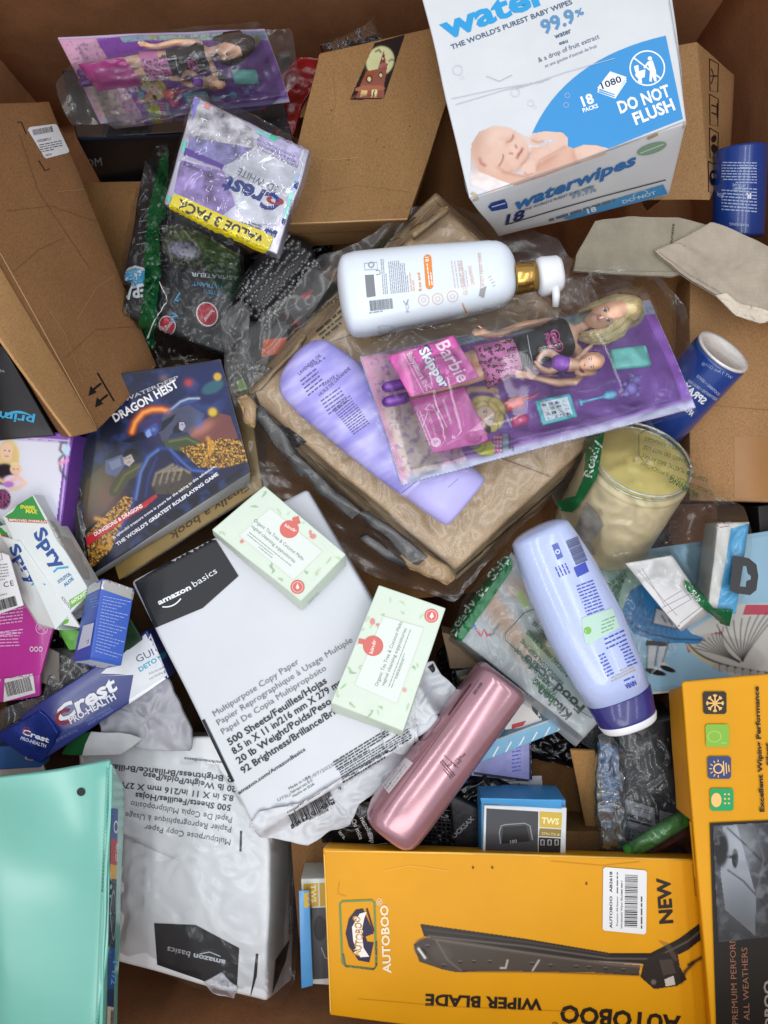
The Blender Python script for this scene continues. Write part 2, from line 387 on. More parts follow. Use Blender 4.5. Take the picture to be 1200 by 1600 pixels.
    def done(s, gap=14):
        # print areas that lie well apart become sheets of their own
        cl = []
        for i, (f0, f1, x0, y0, x1, y1) in enumerate(s.rg):
            new = [[i], x0, y0, x1, y1]; keep = []
            for c in cl:
                if c[1] < new[3] + gap and new[1] < c[3] + gap and c[2] < new[4] + gap and new[2] < c[4] + gap: new = [c[0] + new[0], min(c[1], new[1]), min(c[2], new[2]), max(c[3], new[3]), max(c[4], new[4])]
                else: keep.append(c)
            cl = keep + [new]
        o = None
        for c in cl:
            fs = [k for i in c[0] for k in range(s.rg[i][0], s.rg[i][1])]; vm = {}; V = []; Fc = []; mm = {}; ms = []; mi = []
            for k in fs:
                q = []
                for v in s.F[k]:
                    if v not in vm: vm[v] = len(V); V.append(s.V[v])
                    q.append(vm[v])
                if s.mi[k] not in mm: mm[s.mi[k]] = len(ms); ms.append(s.ms[s.mi[k]])
                Fc.append(q); mi.append(mm[s.mi[k]])
            o = s.t.mesh(s.n, V, Fc, ms, False, False, mi, parent=s.par)
        return o
def inpoly(X, Y, P):
    c = np.zeros(X.shape, bool); n = len(P)
    for i in range(n):
        x1, y1 = P[i]; x2, y2 = P[(i + 1) % n]
        if y1 == y2: continue
        c ^= ((Y < y1) != (Y < y2)) & (X < (x2 - x1) * (Y - y1) / (y2 - y1) + x1)
    return c
class Art:
    """a printed picture: a fine sheet of faces coloured per vertex"""
    def __init__(s, poly, step=1.6, bg='#ffffff'):
        s.P = poly; xs = [p[0] for p in poly]; ys = [p[1] for p in poly]
        s.X, s.Y = np.meshgrid(np.arange(min(xs), max(xs) + step, step), np.arange(min(ys), max(ys) + step, step)); s.C = np.zeros(s.X.shape + (3,)); s.C[:] = lin(bg)[:3]; s.bg = np.array(lin(bg)[:3])
        s.msk = None
    def ease(s, v, soft): return 1 / (1 + np.exp(np.clip(v / soft, -40, 40)))
    def put(s, mask, col): c = np.array(lin(col)[:3]); s.C = s.C * (1 - mask[..., None]) + c * mask[..., None]; return s
    def ell(s, c, rx, ry, col, rot=0, soft=.08, a=1):
        soft = soft * .45 if soft < .35 else soft * .8; r = math.radians(rot); dx, dy = s.X - c[0], s.Y - c[1]; x = dx * math.cos(r) + dy * math.sin(r); y = -dx * math.sin(r) + dy * math.cos(r)
        m = s.ease(np.sqrt((x / rx) ** 2 + (y / ry) ** 2) - 1, soft) * a; return s.put(m, col)
    def poly(s, P, col, a=1): return s.put(inpoly(s.X, s.Y, P) * a * 1., col)
    def seg(s, pts, wd, col, soft=.6, a=1):
        D = np.full(s.X.shape, 1e9)
        for (x1, y1), (x2, y2) in zip(pts[:-1], pts[1:]):
            l2 = (x2 - x1) ** 2 + (y2 - y1) ** 2 + 1e-9; t = np.clip(((s.X - x1) * (x2 - x1) + (s.Y - y1) * (y2 - y1)) / l2, 0, 1)
            D = np.minimum(D, np.hypot(s.X - x1 - t * (x2 - x1), s.Y - y1 - t * (y2 - y1)))
        return s.put(s.ease(D - wd / 2, soft) * a, col)
    def grad(s, p0, p1, col, a=1):
        d = ((s.X - p0[0]) * (p1[0] - p0[0]) + (s.Y - p0[1]) * (p1[1] - p0[1])) / ((p1[0] - p0[0]) ** 2 + (p1[1] - p0[1]) ** 2)
        return s.put(np.clip(d, 0, 1) * a, col)
    def speck(s, fq, lo, hi, col, a=1, sd=0, within=None):
        v = np.array([noise.fractal(Vector((x / fq, y / fq, sd)), 1, 2.1, 4) for x, y in zip(s.X.ravel(), s.Y.ravel())]).reshape(s.X.shape)
        m = np.clip((v - lo) / (hi - lo), 0, 1) * a
        if within is not None: m = m * within
        return s.put(m, col)
    def soft(s, P, soft=1):  # soft polygon mask
        return inpoly(s.X, s.Y, P) * 1.
    def done(s, t, name='printed_picture', bs=None, off=.0004, rough=.45, parent=None, metal=0, cut=False):
        bs = bs or t.b; ok = inpoly(s.X, s.Y, s.P)
        if cut: ok &= np.abs(s.C - s.bg).max(2) > .12
        n, k = s.X.shape; ids = -np.ones((n, k), int); V = []; C = []
        near = ok.copy(); near[1:] |= ok[:-1]; near[:-1] |= ok[1:]; near[:, 1:] |= near[:, :-1].copy(); near[:, :-1] |= near[:, 1:].copy()
        for i in range(n):
            for j in range(k):
                if near[i, j]:
                    h = ray(bs, s.X[i, j], s.Y[i, j])
                    if h:
                        nn = h[1] if h[1].z > -.3 else -h[1]; ids[i, j] = len(V); V.append(h[0] + nn * off); C.append(tuple(s.C[i, j]) + (1,))
        Fc = []
        for i in range(n - 1):
            for j in range(k - 1):
                q = (ids[i, j], ids[i + 1, j], ids[i + 1, j + 1], ids[i, j + 1])
                if ok[i, j] and min(q) >= 0 and (V[q[0]] - V[q[2]]).length < .02: Fc.append(q)
        return t.mesh(name, V, Fc, mat('#ffffff', rough, metal, kind='attr', var=0, spec=.4), True, False, parent=parent or t.first, cols=C)
K1 = card('#a87d50'); K2 = card('#9a7048', .08); K3 = card('#b89266'); KD = card('#8a623c', .09); KW = card('#b5805a', .12)
WHITE = mat('#e4e6ea', .38, var=.015, bump=.05, bscale=60)
BLK = '#17181c'
# ---------------------------------------------------------------- setting
def structure(name, V, Fc, m):
    me = bpy.data.meshes.new(name); me.from_pydata(V, [], Fc); me.materials.append(m); o = bpy.data.objects.new(name, me); COL.objects.link(o); o['kind'] = 'structure'; return o
structure('ground', [(-6, -6, -.13), (6, -6, -.13), (6, 6, -.13), (-6, 6, -.13)], [(0, 1, 2, 3)], mat('#8d8c88', .7, var=.1, vscale=4, bump=.2, bscale=40))
# the bulk carton that everything lies in
bulk = Thing('bulk_carton', 'huge open brown corrugated carton that holds the whole heap', 'bulk box')
cx = [(-.479, .565), (.430, .652), (.545, -.45), (-.37, -.56)]
def slab(t, name, P, dirv, m, n=24):
    V = []; Fc = []
    for s_ in (0, 1):
        for i in range(n + 1):
            for j in range(n + 1):
                p = P[0].lerp(P[1], i / n).lerp(P[3].lerp(P[2], i / n), j / n); p = p + nz(p, 5, 2) * .006 + dirv * s_; V.append(p)
    k = (n + 1) ** 2
    for i in range(n):
        for j in range(n):
            a = i * (n + 1) + j; f = (a, a + n + 1, a + n + 2, a + 1); Fc.append(f); Fc.append(tuple(x + k for x in f[::-1]))
    for i in range(n):
        for a, b in ((i, i + 1), (n * (n + 1) + i, n * (n + 1) + i + 1), (i * (n + 1), (i + 1) * (n + 1)), (i * (n + 1) + n, (i + 1) * (n + 1) + n)): Fc.append((a, b, b + k, a + k))
    return t.mesh(name, V, Fc, m)
C3 = [Vector((x, y, 0)) for x, y in cx]; mid = sum(C3, Vector()) / 4
slab(bulk, 'floor_panel', [c + (c - mid) * .02 for c in C3], Vector((0, 0, -.012)), KW)
for i in range(4):
    a, b = C3[i], C3[(i + 1) % 4]; out = ((a + b) / 2 - mid).normalized() * .008; up = Vector((0, 0, .64))
    slab(bulk, 'wall_panel', [a, b, b + up, a + up], out, KW)
tr = []
# ---------------------------------------------------------------- cartons low in the heap
t = Thing('brown_carton', 'plain brown carton low in the heap under the wrapped kraft parcel', 'carton', W(640, 700, .05)); hexa(t, 'carton_body', [(360, 430, .33), (960, 400, .33), (1000, 900, .33), (400, 960, .33)], .3, m=KD, amp=.002, step=.03)
t = Thing('brown_carton', 'brown carton whose front rim shows under the kraft box with the house sticker', 'carton', W(560, 250, .05)); b2 = hexa(t, 'carton_body', [(430, 190, .26), (760, 130, .26), (790, 420, .26), (425, 430, .26)], .25, m=K2, amp=.001, step=.03); lowbox = t
t = Thing('brown_carton', 'long brown carton under the black game box with the tiled lid', 'carton', W(250, 330, .05)); hexa(t, 'carton_body', [(120, 283, .24), (430, 283, .25), (430, 460, .25), (120, 440, .24)], .22, m=K1, amp=.001, step=.03)
t = Thing('brown_carton', 'brown carton under the two stacked paper reams', 'carton', W(330, 1200, .05)); hexa(t, 'carton_body', [(90, 940, .28), (560, 940, .28), (560, 1400, .28), (150, 1400, .28)], .26, m=KD, amp=.001, step=.03)
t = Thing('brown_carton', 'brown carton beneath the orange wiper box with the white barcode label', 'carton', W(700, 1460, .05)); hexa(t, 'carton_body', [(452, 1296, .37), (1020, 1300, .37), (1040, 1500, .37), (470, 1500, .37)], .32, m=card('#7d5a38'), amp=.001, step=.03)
t = Thing('brown_carton', 'open brown carton with a raised flap beside the white and blue lotion bottle', 'carton', W(860, 1230, .1))
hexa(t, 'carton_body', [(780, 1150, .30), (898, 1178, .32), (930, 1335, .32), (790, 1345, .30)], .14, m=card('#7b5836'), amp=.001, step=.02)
hexa(t, 'flap', [(890, 1172, .385), (931, 1174, .385), (934, 1335, .345), (925, 1335, .345)], .004, m=card('#a07648'), amp=.001, step=.02)
hexa(t, 'flap', [(931, 1180, .38), (955, 1185, .37), (962, 1335, .33), (934, 1335, .34)], .004, m=card('#8a6440'), amp=.001, step=.02)
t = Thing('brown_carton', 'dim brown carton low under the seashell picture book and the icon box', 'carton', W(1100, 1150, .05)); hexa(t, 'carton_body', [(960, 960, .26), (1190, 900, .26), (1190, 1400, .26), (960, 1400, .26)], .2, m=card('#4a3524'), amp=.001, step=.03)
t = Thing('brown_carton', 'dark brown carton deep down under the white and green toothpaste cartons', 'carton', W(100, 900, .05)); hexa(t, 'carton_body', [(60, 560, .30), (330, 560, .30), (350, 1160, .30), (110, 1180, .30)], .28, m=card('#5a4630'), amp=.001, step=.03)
# right hand brown box with tape, and the flap next to it
t = Thing('brown_carton', 'large brown carton with a tape strip behind the hollow-based blue spray tube', 'carton', W(1150, 640, .1)); rbx = t
hexa(t, 'carton_body', [(1078, 430, .37), (1300, 420, .37), (1300, 786, .37), (1078, 782, .37)], .2, m=card('#ac855c'), amp=.001)
p = Print(t, 'packing_tape'); p.poly([(1147, 682), (1215, 682), (1215, 779), (1147, 779)], mat('#a87c4c', .32, var=.04)); p.done()
p = Print(t, 'crease'); p.line([(1082, 640), (1120, 634), (1200, 641)], .8, '#8a6238'); p.done()
t = Thing('brown_carton', 'narrow brown carton wall between the doll pack bag and the taped carton', 'carton', W(1040, 540, .1))
hexa(t, 'carton_body', [(930, 372, .315), (1072, 420, .335), (1074, 760, .335), (1000, 760, .315)], .1, m=card('#8f683f'), amp=.001)
# upper kraft box with the haunted house sticker
t = Thing('kraft_box', 'flat plain kraft box with a haunted house and moon sticker', 'carton', W(570, 210, .3)); kb = t
hexa(t, 'box_body', [(500, 83, .365), (742, 28, .365), (637, 344, .39), (432, 352, .39)], bot=[(500, 110, .30), (735, 60, .30), (631, 378, .325), (440, 387, .325)], m=card('#a07b52', .05), amp=.0006)
A = Art([(583, 66), (622, 66), (600, 154), (545, 156)], 1.1, '#1c1618')
A.P = [(585, 67), (632, 54), (599, 154), (546, 156)]
A = Art(A.P, 1.1, '#1b1517')
A.ell((594, 96), 24, 21, '#d8d9a6', rot=-60, soft=.05).ell((588, 100), 10, 8, '#c3c592', soft=.5, a=.5)
A.poly([(556, 154), (565, 128), (573, 112), (590, 108), (596, 101), (606, 100), (600, 134), (601, 153)], '#93574a')
A.poly([(590, 108), (600, 80), (604, 103)], '#a8695c').poly([(593, 100), (599, 81), (602, 98)], '#7d4338').poly([(566, 128), (572, 112), (588, 113), (583, 122)], '#9c4d34')
A.poly([(555, 139), (566, 134), (596, 134), (602, 138), (598, 141), (556, 143)], '#b06c50')
for (x, y, a, b) in ((577, 124, 5, 6), (595, 118, 3.4, 5), (598, 92, 1.6, 4)): A.ell((x, y), a, b, '#2a1413').ell((x, y), a * .6, b * .65, '#e0d49c')
A.poly([(564, 142), (574, 141), (573, 150), (563, 151)], '#e2c98a').poly([(581, 141), (590, 140), (588, 153), (580, 153)], '#f0e2a4').poly([(584, 141), (586, 141), (584, 153), (582, 153)], '#2a1413')
A.seg([(549, 154), (560, 148), (596, 152)], 1.6, '#8a4a36').seg([(587, 81), (592, 78), (595, 82)], 2, '#1b1517').seg([(608, 96), (612, 93), (616, 95)], 1.5, '#1b1517')
A.done(t, 'sticker')
for x, y in ((518, 173), (640, 198), (600, 230), (545, 250), (588, 220)):
    p = Print(t, 'scuff'); p.ell((x, y), 1.4, 1, '#5a3c22'); p.done()
p = Print(kb, 'wear')
for q, w_, c_ in (([(436, 350), (520, 347), (636, 342)], 1.2, '#d0ab7a'), ([(500, 86), (470, 170), (440, 280)], 1, '#c9a270'), ([(500, 300), (560, 290), (640, 300)], .6, '#8a6238'), ([(470, 240), (520, 250), (560, 246)], .6, '#c09664'), ([(520, 120), (525, 160), (515, 200)], .6, '#8f683c'), ([(440, 366), (540, 362), (630, 360)], .6, '#8a6238')): p.line(q, w_, c_)
p.done()
# upper-left black game box
t = Thing('black_game_box', 'shallow black box with a dark tiled lid under the bagged dark-haired doll', 'box', W(250, 200, .3)); gb = t
hexa(t, 'box_body', [(96, 110, .31), (452, 86, .31), (462, 196, .31), (120, 216, .31)], bot=[(110, 160, .25), (440, 140, .25), (455, 268, .23), (158, 288, .23)], m=mat('#191a20', .35, var=.1), amp=.0004)
p = Print(t, 'lid_picture')
p.poly([(112, 190), (165, 187), (160, 213), (116, 214)], '#3a2c24'); p.poly([(176, 185), (236, 185), (228, 211), (166, 213)], '#101014'); p.poly([(244, 184), (300, 180), (296, 205), (236, 208)], '#4a3a30'); p.poly([(306, 179), (350, 176), (345, 202), (302, 205)], '#241c1a')
p.line([(121, 217), (290, 210), (360, 204)], 3, '#27304d', True); p.text('OM', (134, 262), (161, 258), 13, '#8f9094'); p.done()
t = Thing('black_box', 'black box with a glossy lid half hidden behind the toothpaste three pack', 'box', W(420, 190, .2)); hexa(t, 'box_body', [(330, 150, .33), (440, 140, .33), (462, 240, .33), (350, 250, .33)], .1, m=mat('#1a191d', .3, var=.2), amp=.001)
t = Thing('red_mailer', 'crumpled dark red plastic mailer between the doll bag and the kraft box', 'mailer', W(470, 160, .3)); drape(t, 'mailer_skin', [(395, 190), (430, 130), (468, 88), (505, 92), (492, 130), (470, 170), (452, 230), (420, 250)], [], mat('#7d1016', .28, var=.3, bump=.6, bscale=60), zmiss=.325, amp=.006, K=70, Rn=16, th=.004)
# ---------------------------------------------------------------- left big carton
t = Thing('brown_carton', 'big leaning brown carton with a white barcode label and two black arrows', 'carton', W(60, 420, .3)); lc = t
hexa(t, 'carton_body', [(-150, 168, .49), (78, 157, .355), (246, 573, .355), (153, 674, .455)], bot=[(-190, 250, .53), (-120, 240, .2), (60, 680, .2), (112, 684, .50)], m=card('#8e6744', .06), amp=.0012, r=.002, step=.015)
hexa(t, 'top_panel', [(-150, 166, .494), (153, 672, .458), (113, 682, .505), (-200, 262, .535)], .003, m=card('#bd9363', .05), amp=.001)  # same board as the body; stronger light on this face put into its colour
p = Print(t, 'shipping_label', mx=6); lw = mat('#dcdde0', .4, var=.01)
p.poly([(43, 203), (46, 199), (85, 194), (89, 196), (108, 236), (106, 239), (72, 248), (69, 246)], lw)
p.bars((52, 212), (84, 206), 9, up=(-.25, -.97), sd=4); p.text('X0020M7S15', (58, 223), (80, 219), 4, '#333', 1); p.lines((61, 228), (96, 221), 4, 3.6, '#555', 1.6); p.text('NEW', (71, 245), (81, 243), 3.5, '#333', 1); p.done()
p = Print(t, 'corner_marks')
for q in ([(78, 175), (86, 173), (96, 191)], [(27, 191), (33, 191), (41, 210)], [(114, 230), (123, 246), (115, 249)], [(60, 251), (70, 267), (77, 264)]): p.line(q, 1.6, '#2a1a10')
p.line([(152, 583), (178, 627)], 2.6, BLK)
for x, y in ((158, 599), (168, 617)):
    p.line([(x, y), (x - 14, y + 11)], 3.4, BLK); p.poly([(x - 20, y + 20), (x - 17, y + 4), (x - 7, y + 14)], BLK)
p.next('wear')
for q, w_, c_ in (([(78, 160), (120, 235), (193, 372), (240, 560)], 1.3, '#c39a6c'), ([(0, 396), (60, 504), (150, 668)], 1.4, '#cda67a'), ([(30, 210), (60, 300), (140, 420)], .7, '#6d4826'), ([(90, 300), (130, 296), (165, 318)], .7, '#b58a5c'), ([(10, 330), (80, 322), (160, 350)], .6, '#74502e'), ([(180, 430), (150, 450), (120, 500)], .6, '#b58a5c'), ([(60, 460), (100, 520), (130, 600)], .6, '#b08458'), ([(240, 572), (200, 622), (156, 670)], 1.2, '#c39a6c')): p.line(q, w_, c_)
p.line([(100, 560), (150, 515), (215, 510)], .8, '#7a5430'); p.line([(20, 425), (60, 390), (100, 372)], .8, '#7a5430'); p.ell((177, 353), 1.7, 2.6, '#c9b89a'); p.done()
# ---------------------------------------------------------------- baby wipes carton
t = Thing('wipes_carton', 'white and blue baby wipes carton with a sleeping newborn picture', 'carton', W(880, 150, .4)); wc = t
hexa(t, 'carton_body', [(641, -75, .50), (1035, -110, .50), (1074, 189, .50), (733, 311, .50)], bot=[(700, -60, .36), (1000, -100, .36), (1047, 306, .40), (778, 371, .40)], m=mat('#d3d6da', .42, var=.02, bump=.15, bscale=50), amp=.0016, fr=16, r=.0025)
A = Art([(734, 309), (848, 269), (882, 257), (944, 236), (946, 229), (900, 218), (880, 203), (800, 195), (735, 190), (725, 250)], 1.2, '#d3d6da')
A.ell((765, 285), 40, 14, '#f3f3f4', rot=12, soft=.2).ell((800, 292), 40, 12, '#f6f6f6', rot=-18, soft=.2)
SK = '#e2c0ad'
def B5(*q): return [(720 + x / 5, 180 + y / 5) for x, y in q]
A.poly(B5((120, 400), (180, 390), (330, 440), (560, 480), (620, 510), (700, 500), (560, 540), (450, 555), (330, 520), (140, 440)), '#dfb9a4')
A.poly(B5((540, 250), (760, 250), (830, 236), (900, 262), (915, 400), (700, 480), (560, 520), (560, 400)), SK).ell(B5((930, 320))[0], 15, 17, '#cf9c84', soft=.4, a=.5)
A.ell(B5((1030, 310))[0], 29, 17, '#e9cdbd', rot=14, soft=.06).seg(B5((880, 290), (890, 350), (925, 400)), 2.2, '#cb9580', 1.2, .7)
A.ell(B5((640, 370))[0], 12, 20, '#c9937a', rot=60, soft=.5, a=.6).seg(B5((600, 390), (720, 330), (800, 250)), 4, '#c38d75', 2, .7).ell(B5((760, 420))[0], 30, 6, '#d6a791', rot=-18, soft=.5, a=.7)
A.ell(B5((300, 270))[0], 47, 36, '#e3c3b1', rot=12, soft=.03).ell(B5((230, 180))[0], 30, 18, '#ecd4c6', rot=-20, soft=.5, a=.8).ell(B5((120, 270))[0], 10, 24, '#c9a28c', rot=10, soft=.6, a=.7).ell(B5((130, 180))[0], 16, 8, '#bd947c', rot=-50, soft=.7, a=.45)
A.ell(B5((350, 360))[0], 24, 14, '#e8c6b4', rot=-30, soft=.4, a=.8).ell(B5((430, 180))[0], 14, 10, '#ecd0c0', soft=.5, a=.8).seg(B5((500, 380), (430, 440), (350, 450), (290, 410)), 2.6, '#c08a72', 1.6, .7)
A.seg(B5((360, 212), (385, 206), (405, 175), (408, 155)), 1.5, '#6f4433', .6).seg(B5((395, 200), (412, 170)), 1, '#8a5a46', .7).seg(B5((300, 395), (318, 370), (332, 330), (330, 312)), 1.5, '#6f4433', .6).ell(B5((370, 205))[0], 7, 3.4, '#cfa08a', rot=-60, soft=.5, a=.7)
A.ell(B5((410, 285))[0], 8, 7, '#edcfc0', rot=-60, soft=.4, a=.9).seg(B5((385, 300), (402, 302)), 2, '#9a5a48', .7).seg(B5((428, 238), (434, 255)), 2, '#9a5a48', .7)
A.seg(B5((440, 335), (452, 305), (468, 290), (480, 265)), 3.2, '#b9605a', .9).seg(B5((448, 322), (478, 272)), .9, '#7a3230', .5)
A.seg(B5((145, 345), (155, 375), (185, 395)), 3.4, '#a05a4c', 1.2).seg(B5((125, 350), (135, 400), (170, 430)), 6, '#dfb2a0', 1.6, .8)
A.seg(B5((570, 200), (640, 160), (760, 150), (800, 185)), 15, '#e9cdbd', 1.2).seg(B5((790, 190), (780, 240), (640, 300), (560, 370), (530, 430)), 17, '#e8cab9', 1.4).seg(B5((640, 205), (600, 215), (560, 200)), 2, '#b57f68', 1, .8).seg(B5((535, 300), (520, 340), (480, 385)), 2.6, '#b07a64', 1.3, .8).seg(B5((810, 250), (700, 310), (620, 350), (590, 430)), 2, '#bb8670', 1.1, .7)
A.ell(B5((530, 420))[0], 11, 10, '#e9cbbb', soft=.12).seg(B5((500, 455), (520, 470), (560, 460)), 1.6, '#b07a64', .8).seg(B5((325, 445), (420, 470), (560, 490), (600, 510)), 1.8, '#bd8a74', 1, .7)
A.speck(16, .05, .7, '#cf9f89', .22, 3)
A.C = np.where((np.abs(A.C - A.bg).max(2) > .06)[..., None], A.C * np.array([.90, .84, .82]), A.C)
A.P = [(733, 308), (735, 260), (736, 225), (748, 206), (772, 196), (795, 199), (820, 213), (832, 208), (850, 205), (878, 207), (887, 216), (886, 228), (896, 232), (912, 226), (932, 227), (950, 234), (952, 238), (880, 262), (850, 274), (760, 303)]
BL = '#3f92d0'
p = Print(t, 'carton_print', mx=8)
Q2 = []
def arcpts(P0, P1, P2, n=16): return [((1 - i / n) ** 2 * P0[0] + 2 * (1 - i / n) * i / n * P1[0] + (i / n) ** 2 * P2[0], (1 - i / n) ** 2 * P0[1] + 2 * (1 - i / n) * i / n * P1[1] + (i / n) ** 2 * P2[1]) for i in range(n + 1)]
p.poly(arcpts((830, 212), (880, 92), (1040, 56)) + [(1067, 186), (951, 232), (932, 227), (912, 226), (896, 232), (886, 228), (887, 216), (878, 207), (850, 205)], BL)
WT = '#eef2f6'
p.text('water', (698, 61), (858, 2), 35, '#2d9bd6', 2); p.text('wipes', (862, 0), (985, -46), 35, '#2d9bd6', 2)
p.text("THE WORLD'S PUREST BABY WIPES", (706, 78), (895, 6), 7.5, '#46607c', 1)
p.text('99.9', (850, 54), (901, 33), 21, '#5d8fb8', 2); p.text('%', (901, 27), (913, 22), 10, '#5d8fb8', 2); p.text('water', (868, 61), (893, 51), 8, '#3f5a75', 1); p.text('eau', (874, 71), (888, 66), 6, '#3f5a75', 1)
p.text('& a drop of fruit extract', (842, 98), (937, 60), 7.5, '#3f5a75', 0); p.text('et une goutte d’extrait de fruit', (852, 106), (933, 74), 5, '#5d7186', 0)
p.text('18', (908, 168), (929, 160), 15, WT, 2); p.text('PACKS', (911, 176), (935, 168), 6, WT, 2)
for k in (4, 2, 0): p.poly([(933, 138 + k * 1.6), (953, 112 + k * 1.6), (979, 121 + k * 1.6), (961, 148 + k * 1.6)], WT); p.poly([(935, 138 + k * 1.6), (954, 114 + k * 1.6), (977, 122 + k * 1.6), (960, 146 + k * 1.6)], BL if k else WT)
p.text('1080', (938, 141), (972, 128), 10, '#1b2a4a', 1)
p.ell((1011, 107), 28, 28, WT, ring=.92); p.line([(990, 91), (1033, 124)], 2.4, WT); p.ell((1015, 92), 3.4, 3.4, WT); p.line([(1015, 96), (1020, 112), (1024, 128)], [9, 9, 3], WT); p.line([(1017, 112), (1016, 128)], 4, WT); p.line([(1012, 99), (1006, 107)], 3, WT)
p.poly([(993, 113), (1008, 109), (1007, 121), (1002, 123), (1003, 130), (996, 131), (997, 124), (992, 119)], WT); p.poly([(990, 104), (997, 102), (998, 113), (992, 113)], WT)
p.text('DO NOT', (968, 178), (1048, 150), 18, WT, 2); p.text('FLUSH', (992, 196), (1056, 171), 18, WT, 2)
for x, y, r_ in ((715, 110, 8), (722, 122, 3), (805, 145, 7), (829, 162, 5), (835, 168, 3), (886, 150, 4), (884, 165, 4)): p.ell((x, y), r_, r_, '#c9ced6', ring=.86)
for a, b in (((705, 155), (850, 128)), ((712, 164), (860, 124)), ((805, 140), (960, 92))): p.line([a, ((a[0] + b[0]) / 2, (a[1] + b[1]) / 2 - 2), b], 1, '#b9bec6')
# front face
p.poly([(762, 322), (767, 316), (788, 310), (792, 317), (793, 324), (768, 329)], '#1c3f86'); p.line([(768, 322), (789, 316)], 1.4, '#cfd8e8')
p.text('waterwipes', (803, 328), (992, 256), 19, '#2f6fae', 2, up=(.22, -.97)); p.text('THE WORLD’S PUREST BABY WIPES', (818, 329), (925, 292), 4, '#5b6c84', 1, up=(.2, -.98)); p.text('99.9%', (893, 310), (932, 297), 9, '#8fa0b4', 2)
p.text('18', (783, 352), (818, 340), 15, '#1c2f66', 2, up=(.2, -.98)); p.line([(790, 350), (870, 326), (940, 306), (1040, 280)], 1.6, '#3a3a3c'); p.ell((1018, 231), 24, 8, '#7f9f86', rot=-18); p.line([(1000, 238), (1036, 224)], 1, '#dfe2e8')
p.poly([(880, 340), (940, 316), (1036, 287), (1043, 302), (960, 324), (890, 342)], '#4a93c8'); p.text('DO NOT', (972, 317), (1025, 302), 5, '#c8d7e4', 1); p.lines((858, 345), (1030, 292), 1, 6, '#65707e', 4)
p.ell((1000, 302), 12, 5, '#c8d7e4', rot=-16, ring=.88); p.text('18', (915, 333), (932, 328), 7, '#dfe8f0', 2); p.next('wear'); gw = '#9fa3a8'
for q, w_ in (([(655, 0), (690, 150), (733, 308)], 1.4), ([(735, 309), (850, 270), (950, 234), (1070, 190)], 1.2), ([(1045, 0), (1060, 90), (1072, 186)], 1.3), ([(700, 215), (712, 240), (708, 270)], .8), ([(760, 120), (780, 128), (800, 118)], .8), ([(660, 30), (668, 90), (684, 130)], .8)): p.line(q, w_, gw)
p.poly([(733, 309), (737, 300), (746, 304), (748, 311), (738, 314)], '#b7a58c'); p.poly([(1068, 190), (1073, 182), (1074, 196), (1066, 200)], '#b7a58c'); p.poly([(1010, 214), (1026, 207), (1028, 210), (1012, 217)], '#a98f6c')
p.done(); A.done(t, 'newborn_picture')
# right brown box with handling marks
t = Thing('brown_carton', 'brown carton with printed handling symbols behind the wipes carton', 'carton', W(1090, 190, .2))
hexa(t, 'carton_body', [(1000, 80, .37), (1089, 65, .37), (1109, 313, .355), (1000, 312, .355)], bot=[(1000, 130, .2), (1148, 116, .31), (1142, 232, .31), (1010, 330, .2)], m=card('#a8845c', .05), amp=.0008)
p = Print(t, 'handling_symbols', mx=6)
for y0, y1, k in ((92, 142, 0), (147, 195, 1), (200, 246, 2), (252, 300, 3)):
    x0 = 1108 if k < 3 else 1106; a = [(x0, y0), (x0 + 14, y0 + 8), (x0 + 13, y1 + 2), (x0 + 1, y1)]; p.line(a + [a[0]], 1.4, BLK); cx_, cy_ = x0 + 7, (y0 + y1) / 2 + 2
    if k == 0: p.line([(cx_ - 4, cy_ - 12), (cx_, cy_), (cx_ - 4, cy_ + 12)], 1.4, BLK); p.line([(cx_ - 5, cy_), (cx_ + 6, cy_)], 1.8, BLK)
    if k == 1: p.line([(cx_ - 4, cy_ - 9), (cx_ + 4, cy_ - 6)], 2, BLK); p.line([(cx_ - 4, cy_ + 3), (cx_ + 4, cy_ + 6)], 2, BLK); p.line([(cx_ + 5, cy_ - 12), (cx_ + 5, cy_ + 12)], 1.5, BLK)
    if k == 2: p.ell((cx_, cy_ - 8), 4, 6, BLK, rot=20); p.ell((cx_ + 1, cy_ + 8), 5, 8, BLK, rot=-20)
    if k == 3: p.ell((cx_, cy_), 5, 12, BLK); p.ell((cx_, cy_ - 3), 2, 4, card('#ae8558'))
p.done()
# ---------------------------------------------------------------- kraft parcel in the middle
t = Thing('kraft_parcel', 'large crumpled brown paper parcel in clear film lying in the middle of the heap', 'parcel', W(690, 620, .35)); kp = t
kraft = mat('#d2b694', .6, bump=.25, bscale=25, var=.06, vscale=14, spec=.3, kind='card')
base = [(690, 318), (392, 622), (711, 893), (1008, 618)]
for i, (g, z) in enumerate(((1.075, .352), (1.06, .366), (1.04, .380), (1.02, .394))):
    cxm, cym = 702 + (-1) ** i * 2 - 8 * (1 - i / 4), 612 + i * 1.5
    top = [(cxm + (x - 702) * g, cym + (y - 612) * g, z + .011) for x, y in base]
    hexa(t, 'paper_layer', top, .0095, m=mat(['#ad9270', '#c8ac88', '#d6bc98', '#bfa47e'][i], .6, bump=.5, bscale=60, var=.12, kind='card'), amp=.004, fr=24, r=.004, step=.012)
hexa(t, 'top_layer', [(x, y, .418) for x, y in base], .011, m=kraft, amp=.0030, fr=15, r=.004, step=.008, bulge=.004)
dk = mat('#25262c', .3, bump=.5, bscale=90, var=.2)
p = Print(t, 'dark_tape', mx=6, base=.0012)
